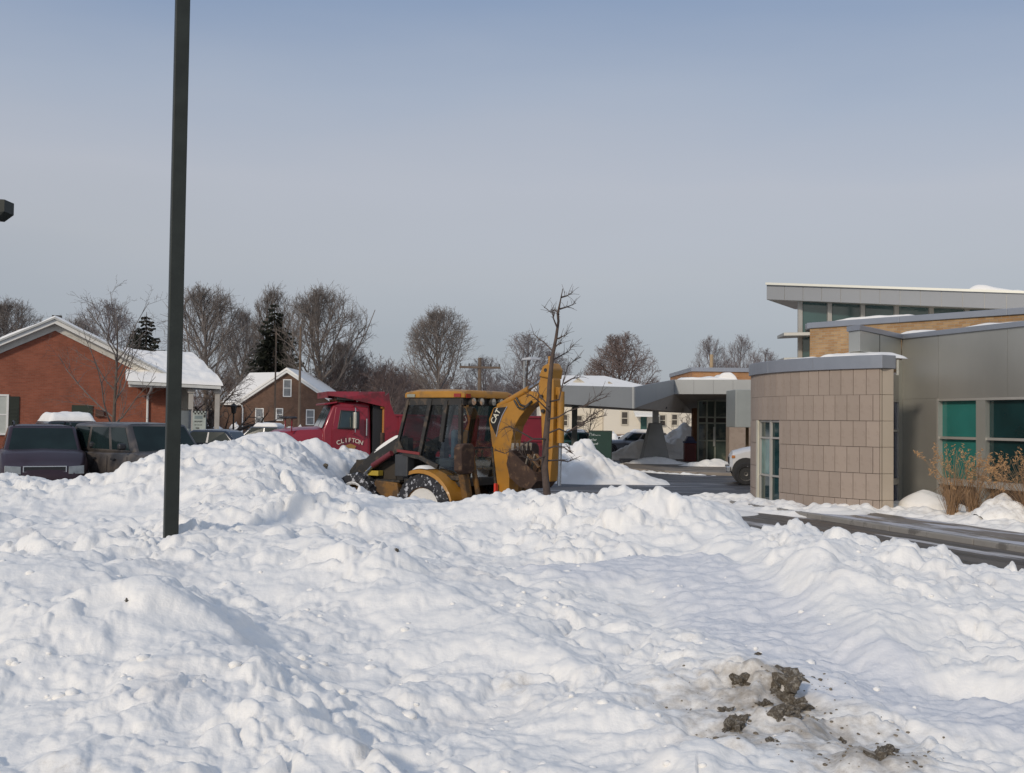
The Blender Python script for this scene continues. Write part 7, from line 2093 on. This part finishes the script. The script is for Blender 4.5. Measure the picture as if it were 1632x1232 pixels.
m_ = MB(); m_.box(-1.16, -.92, -.98, .98, .30, .58); m_.box(-1.12, -.9, -.62, .62, .66, .78); m_.build('rear_frame', M_YELD, bk_, bevel=.02)
m_ = MB()
for i in range(6):
    y0 = .62 - i * .17; m_.tube([(-1.0, y0, .8), (-1.18, y0 - .04, .72 - .03 * (i % 3)), (-1.24, y0 - .12, .56), (-1.2, y0 - .2, .42)], .018, 6, False)
m_.build('hoses', M_MDARK, bk_)
# swing post
m_ = MB(); m_.box(-1.36, -1.165, -.2, .2, .30, .9); m_.build('swing_post', M_YELD, bk_, bevel=.03)
m_ = MB(); q = h(790, 781, .24); m_.box(q[0] - .02, q[0] + .02, .20, .27, q[1] - .1, q[1] + .12); m_.build('marker_strip', mat('fluorescent_red', (.75, .06, .04), .5), bk_)
# boom
BY = .15
def bq(pts, y=BY): return [BF.hit(a, b, y) for a, b in pts]
boom_px = [(795, 799), (789, 745), (783, 702), (779, 668), (786, 650), (808, 642), (826, 634), (846, 623), (858, 626), (856, 640), (840, 650), (828, 665), (820, 679), (815, 701), (812, 735), (811, 783), (806, 799)]
m_ = MB(); m_.prism(bq(boom_px), -BY, BY, 'y'); boom = m_.build('boom', M_YEL, bk_, bevel=.012)
m_ = MB(); m_.prism(bq([(783, 712), (786, 712), (793, 790), (790, 790)]), BY + .002, BY + .016, 'y'); m_.build('side_plate', M_MDARK, boom)
pl_px = [(787.5, 650.5), (807, 648.5), (799, 663), (793.5, 678), (790.5, 693), (781.5, 673)]
m_ = MB(); m_.prism(bq(pl_px), BY + .003, BY + .010, 'y'); m_.build('decal', mat('decal_black', (.014, .014, .016), .5), boom)
m_ = MB(); sx = bq([(808.5, 648), (801, 662), (795.5, 677), (791.5, 696)])
for a, b in zip(sx[:-1], sx[1:]): m_.bar((a[0], BY + .008, a[1]), (b[0], BY + .008, b[1]), .016, .018, up=(0, 1, 0))
m_.build('grey_stripe', mat('decal_grey', (.30, .30, .33), .5), boom)
a, b = bq([(785.3, 674.5), (796.3, 652.5)]); e1 = Vector((b[0] - a[0], b[1] - a[1])); ln_ = e1.length; e1 = e1 / ln_
e2 = Vector((-e1.y, e1.x))
if e2.x < 0: e2 = -e2
vs, fs = text_mb('CAT', .152, .006)
wtxt = max(v.x for v in vs) - min(v.x for v in vs); k = ln_ / wtxt * .98
c_ = (Vector(a) + Vector(b)) / 2
m_ = MB(); m_.add([(c_.x + e1.x * v.x * k + e2.x * v.y, BY + .014 + v.z, c_.y + e1.y * v.x * k + e2.y * v.y) for v in vs], fs); m_.build('lettering', mat('decal_white', (.66, .63, .52), .5), boom, fix=False)
# stick
stick_px = [(858, 612), (863, 594), (871, 582), (878, 588), (882, 606), (882, 660), (880, 720), (876, 768), (866, 768), (864, 720), (862, 660), (858, 642)]
m_ = MB(); m_.prism(bq(stick_px, .12), -.12, .12, 'y'); stick = m_.build('stick', M_YEL, bk_, bevel=.015)
m_ = MB(); hd_ = bq([(862, 600), (868, 584), (878, 578), (884, 588), (882, 604)], .10); m_.prism(hd_, -.17, .17, 'y'); m_.build('stick_head', M_YEL, stick, bevel=.02)
q = bq([(876, 582), (876, 568)], .0); m_ = MB(); m_.cyl((q[0][0], 0, q[0][1]), (q[1][0], 0, q[1][1]), .03, 8); m_.build('pin_bracket', M_YEL, stick)
m_ = MB()
for (a_, b_) in ((863, 632), (871, 590), (866, 655), (872, 700), (871, 760)):
    q = bq([(a_, b_)], .14)[0]; m_.cyl((q[0], .13, q[1]), (q[0], .175, q[1]), .035, 10)
m_.build('pivot_pins', M_MDARK, stick)
# rams
r0, r1, r2 = bq([(792, 648), (840, 620), (866, 602)], .06)
m_ = MB(); m_.cyl((r0[0], 0, r0[1]), (r1[0], 0, r1[1]), .062, 14); m_.build('stick_ram', M_YEL, bk_, smooth=40)
m_ = MB(); m_.cyl((r1[0], 0, r1[1]), (r2[0], 0, r2[1]), .032, 10); m_.build('ram_rod', M_RODS, bk_, smooth=40)
r0, r1, r2 = bq([(894, 624), (893, 706), (891, 774)], .0)
m_ = MB(); m_.cyl((r0[0], 0, r0[1]), (r1[0], 0, r1[1]), .066, 14); m_.build('bucket_ram', M_YEL, bk_, smooth=40)
m_ = MB(); m_.cyl((r1[0], 0, r1[1]), (r2[0], 0, r2[1]), .035, 10); m_.build('ram_rod', M_RODS, bk_, smooth=40)
m_ = MB(); m_.bar((r0[0] + .2, 0, r0[1] + .02), (r0[0], 0, r0[1]), .09, .14); m_.build('ram_bracket', M_YEL, bk_, bevel=.01)
m_ = MB(); v = bq([(857, 640), (847, 648), (838, 645), (832, 634)], .0); m_.tube([(x, .18, z) for x, z in v], .02, 6, False); m_.tube([(x + .03, .2, z - .05) for x, z in v], .018, 6, False); m_.build('hoses', M_MDARK, boom)
# digging bucket, curled in
bo = bq([(829, 716), (824, 738), (829, 760), (845, 775), (862, 778), (872, 766), (868, 752)], .0)
bi = bq([(833, 718), (830, 738), (834, 756), (846, 769), (860, 772), (867, 763), (864, 752)], .0)
m_ = MB(); m_.prism(bo + bi[::-1], -.3, .3, 'y'); bu = m_.build('digging_bucket', M_RUST, bk_, smooth=30)
for s_ in (-1, 1): m_ = MB(); m_.prism(bo, s_ * .3 + (.002 if s_ > 0 else -.022), s_ * .3 + (.022 if s_ > 0 else -.002), 'y'); m_.build('bucket_side', M_RUST, bu)
for i in range(5):
    y = -.27 + i * .135; q = bq([(831, 718), (832, 706)], .0); m_ = MB(); m_.bar((q[0][0], y, q[0][1]), (q[1][0], y, q[1][1]), .055, .03); m_.build('tooth', M_WORN, bu, bevel=.006)
for s_ in (-1, 1):
    q = bq([(848, 724), (838, 762), (866, 745)], 0); m_ = MB(); m_.bar((q[0][0], s_ * .1, q[0][1]), (q[1][0], s_ * .1, q[1][1]), .03, .06, up=(0, 1, 0)); m_.build('bucket_link', M_WORN, bk_, bevel=.008)
    m_ = MB(); m_.bar((q[0][0], s_ * .12, q[0][1]), (q[2][0], s_ * .12, q[2][1]), .03, .07, up=(0, 1, 0)); m_.build('bucket_link', M_YELD, bk_, bevel=.008)
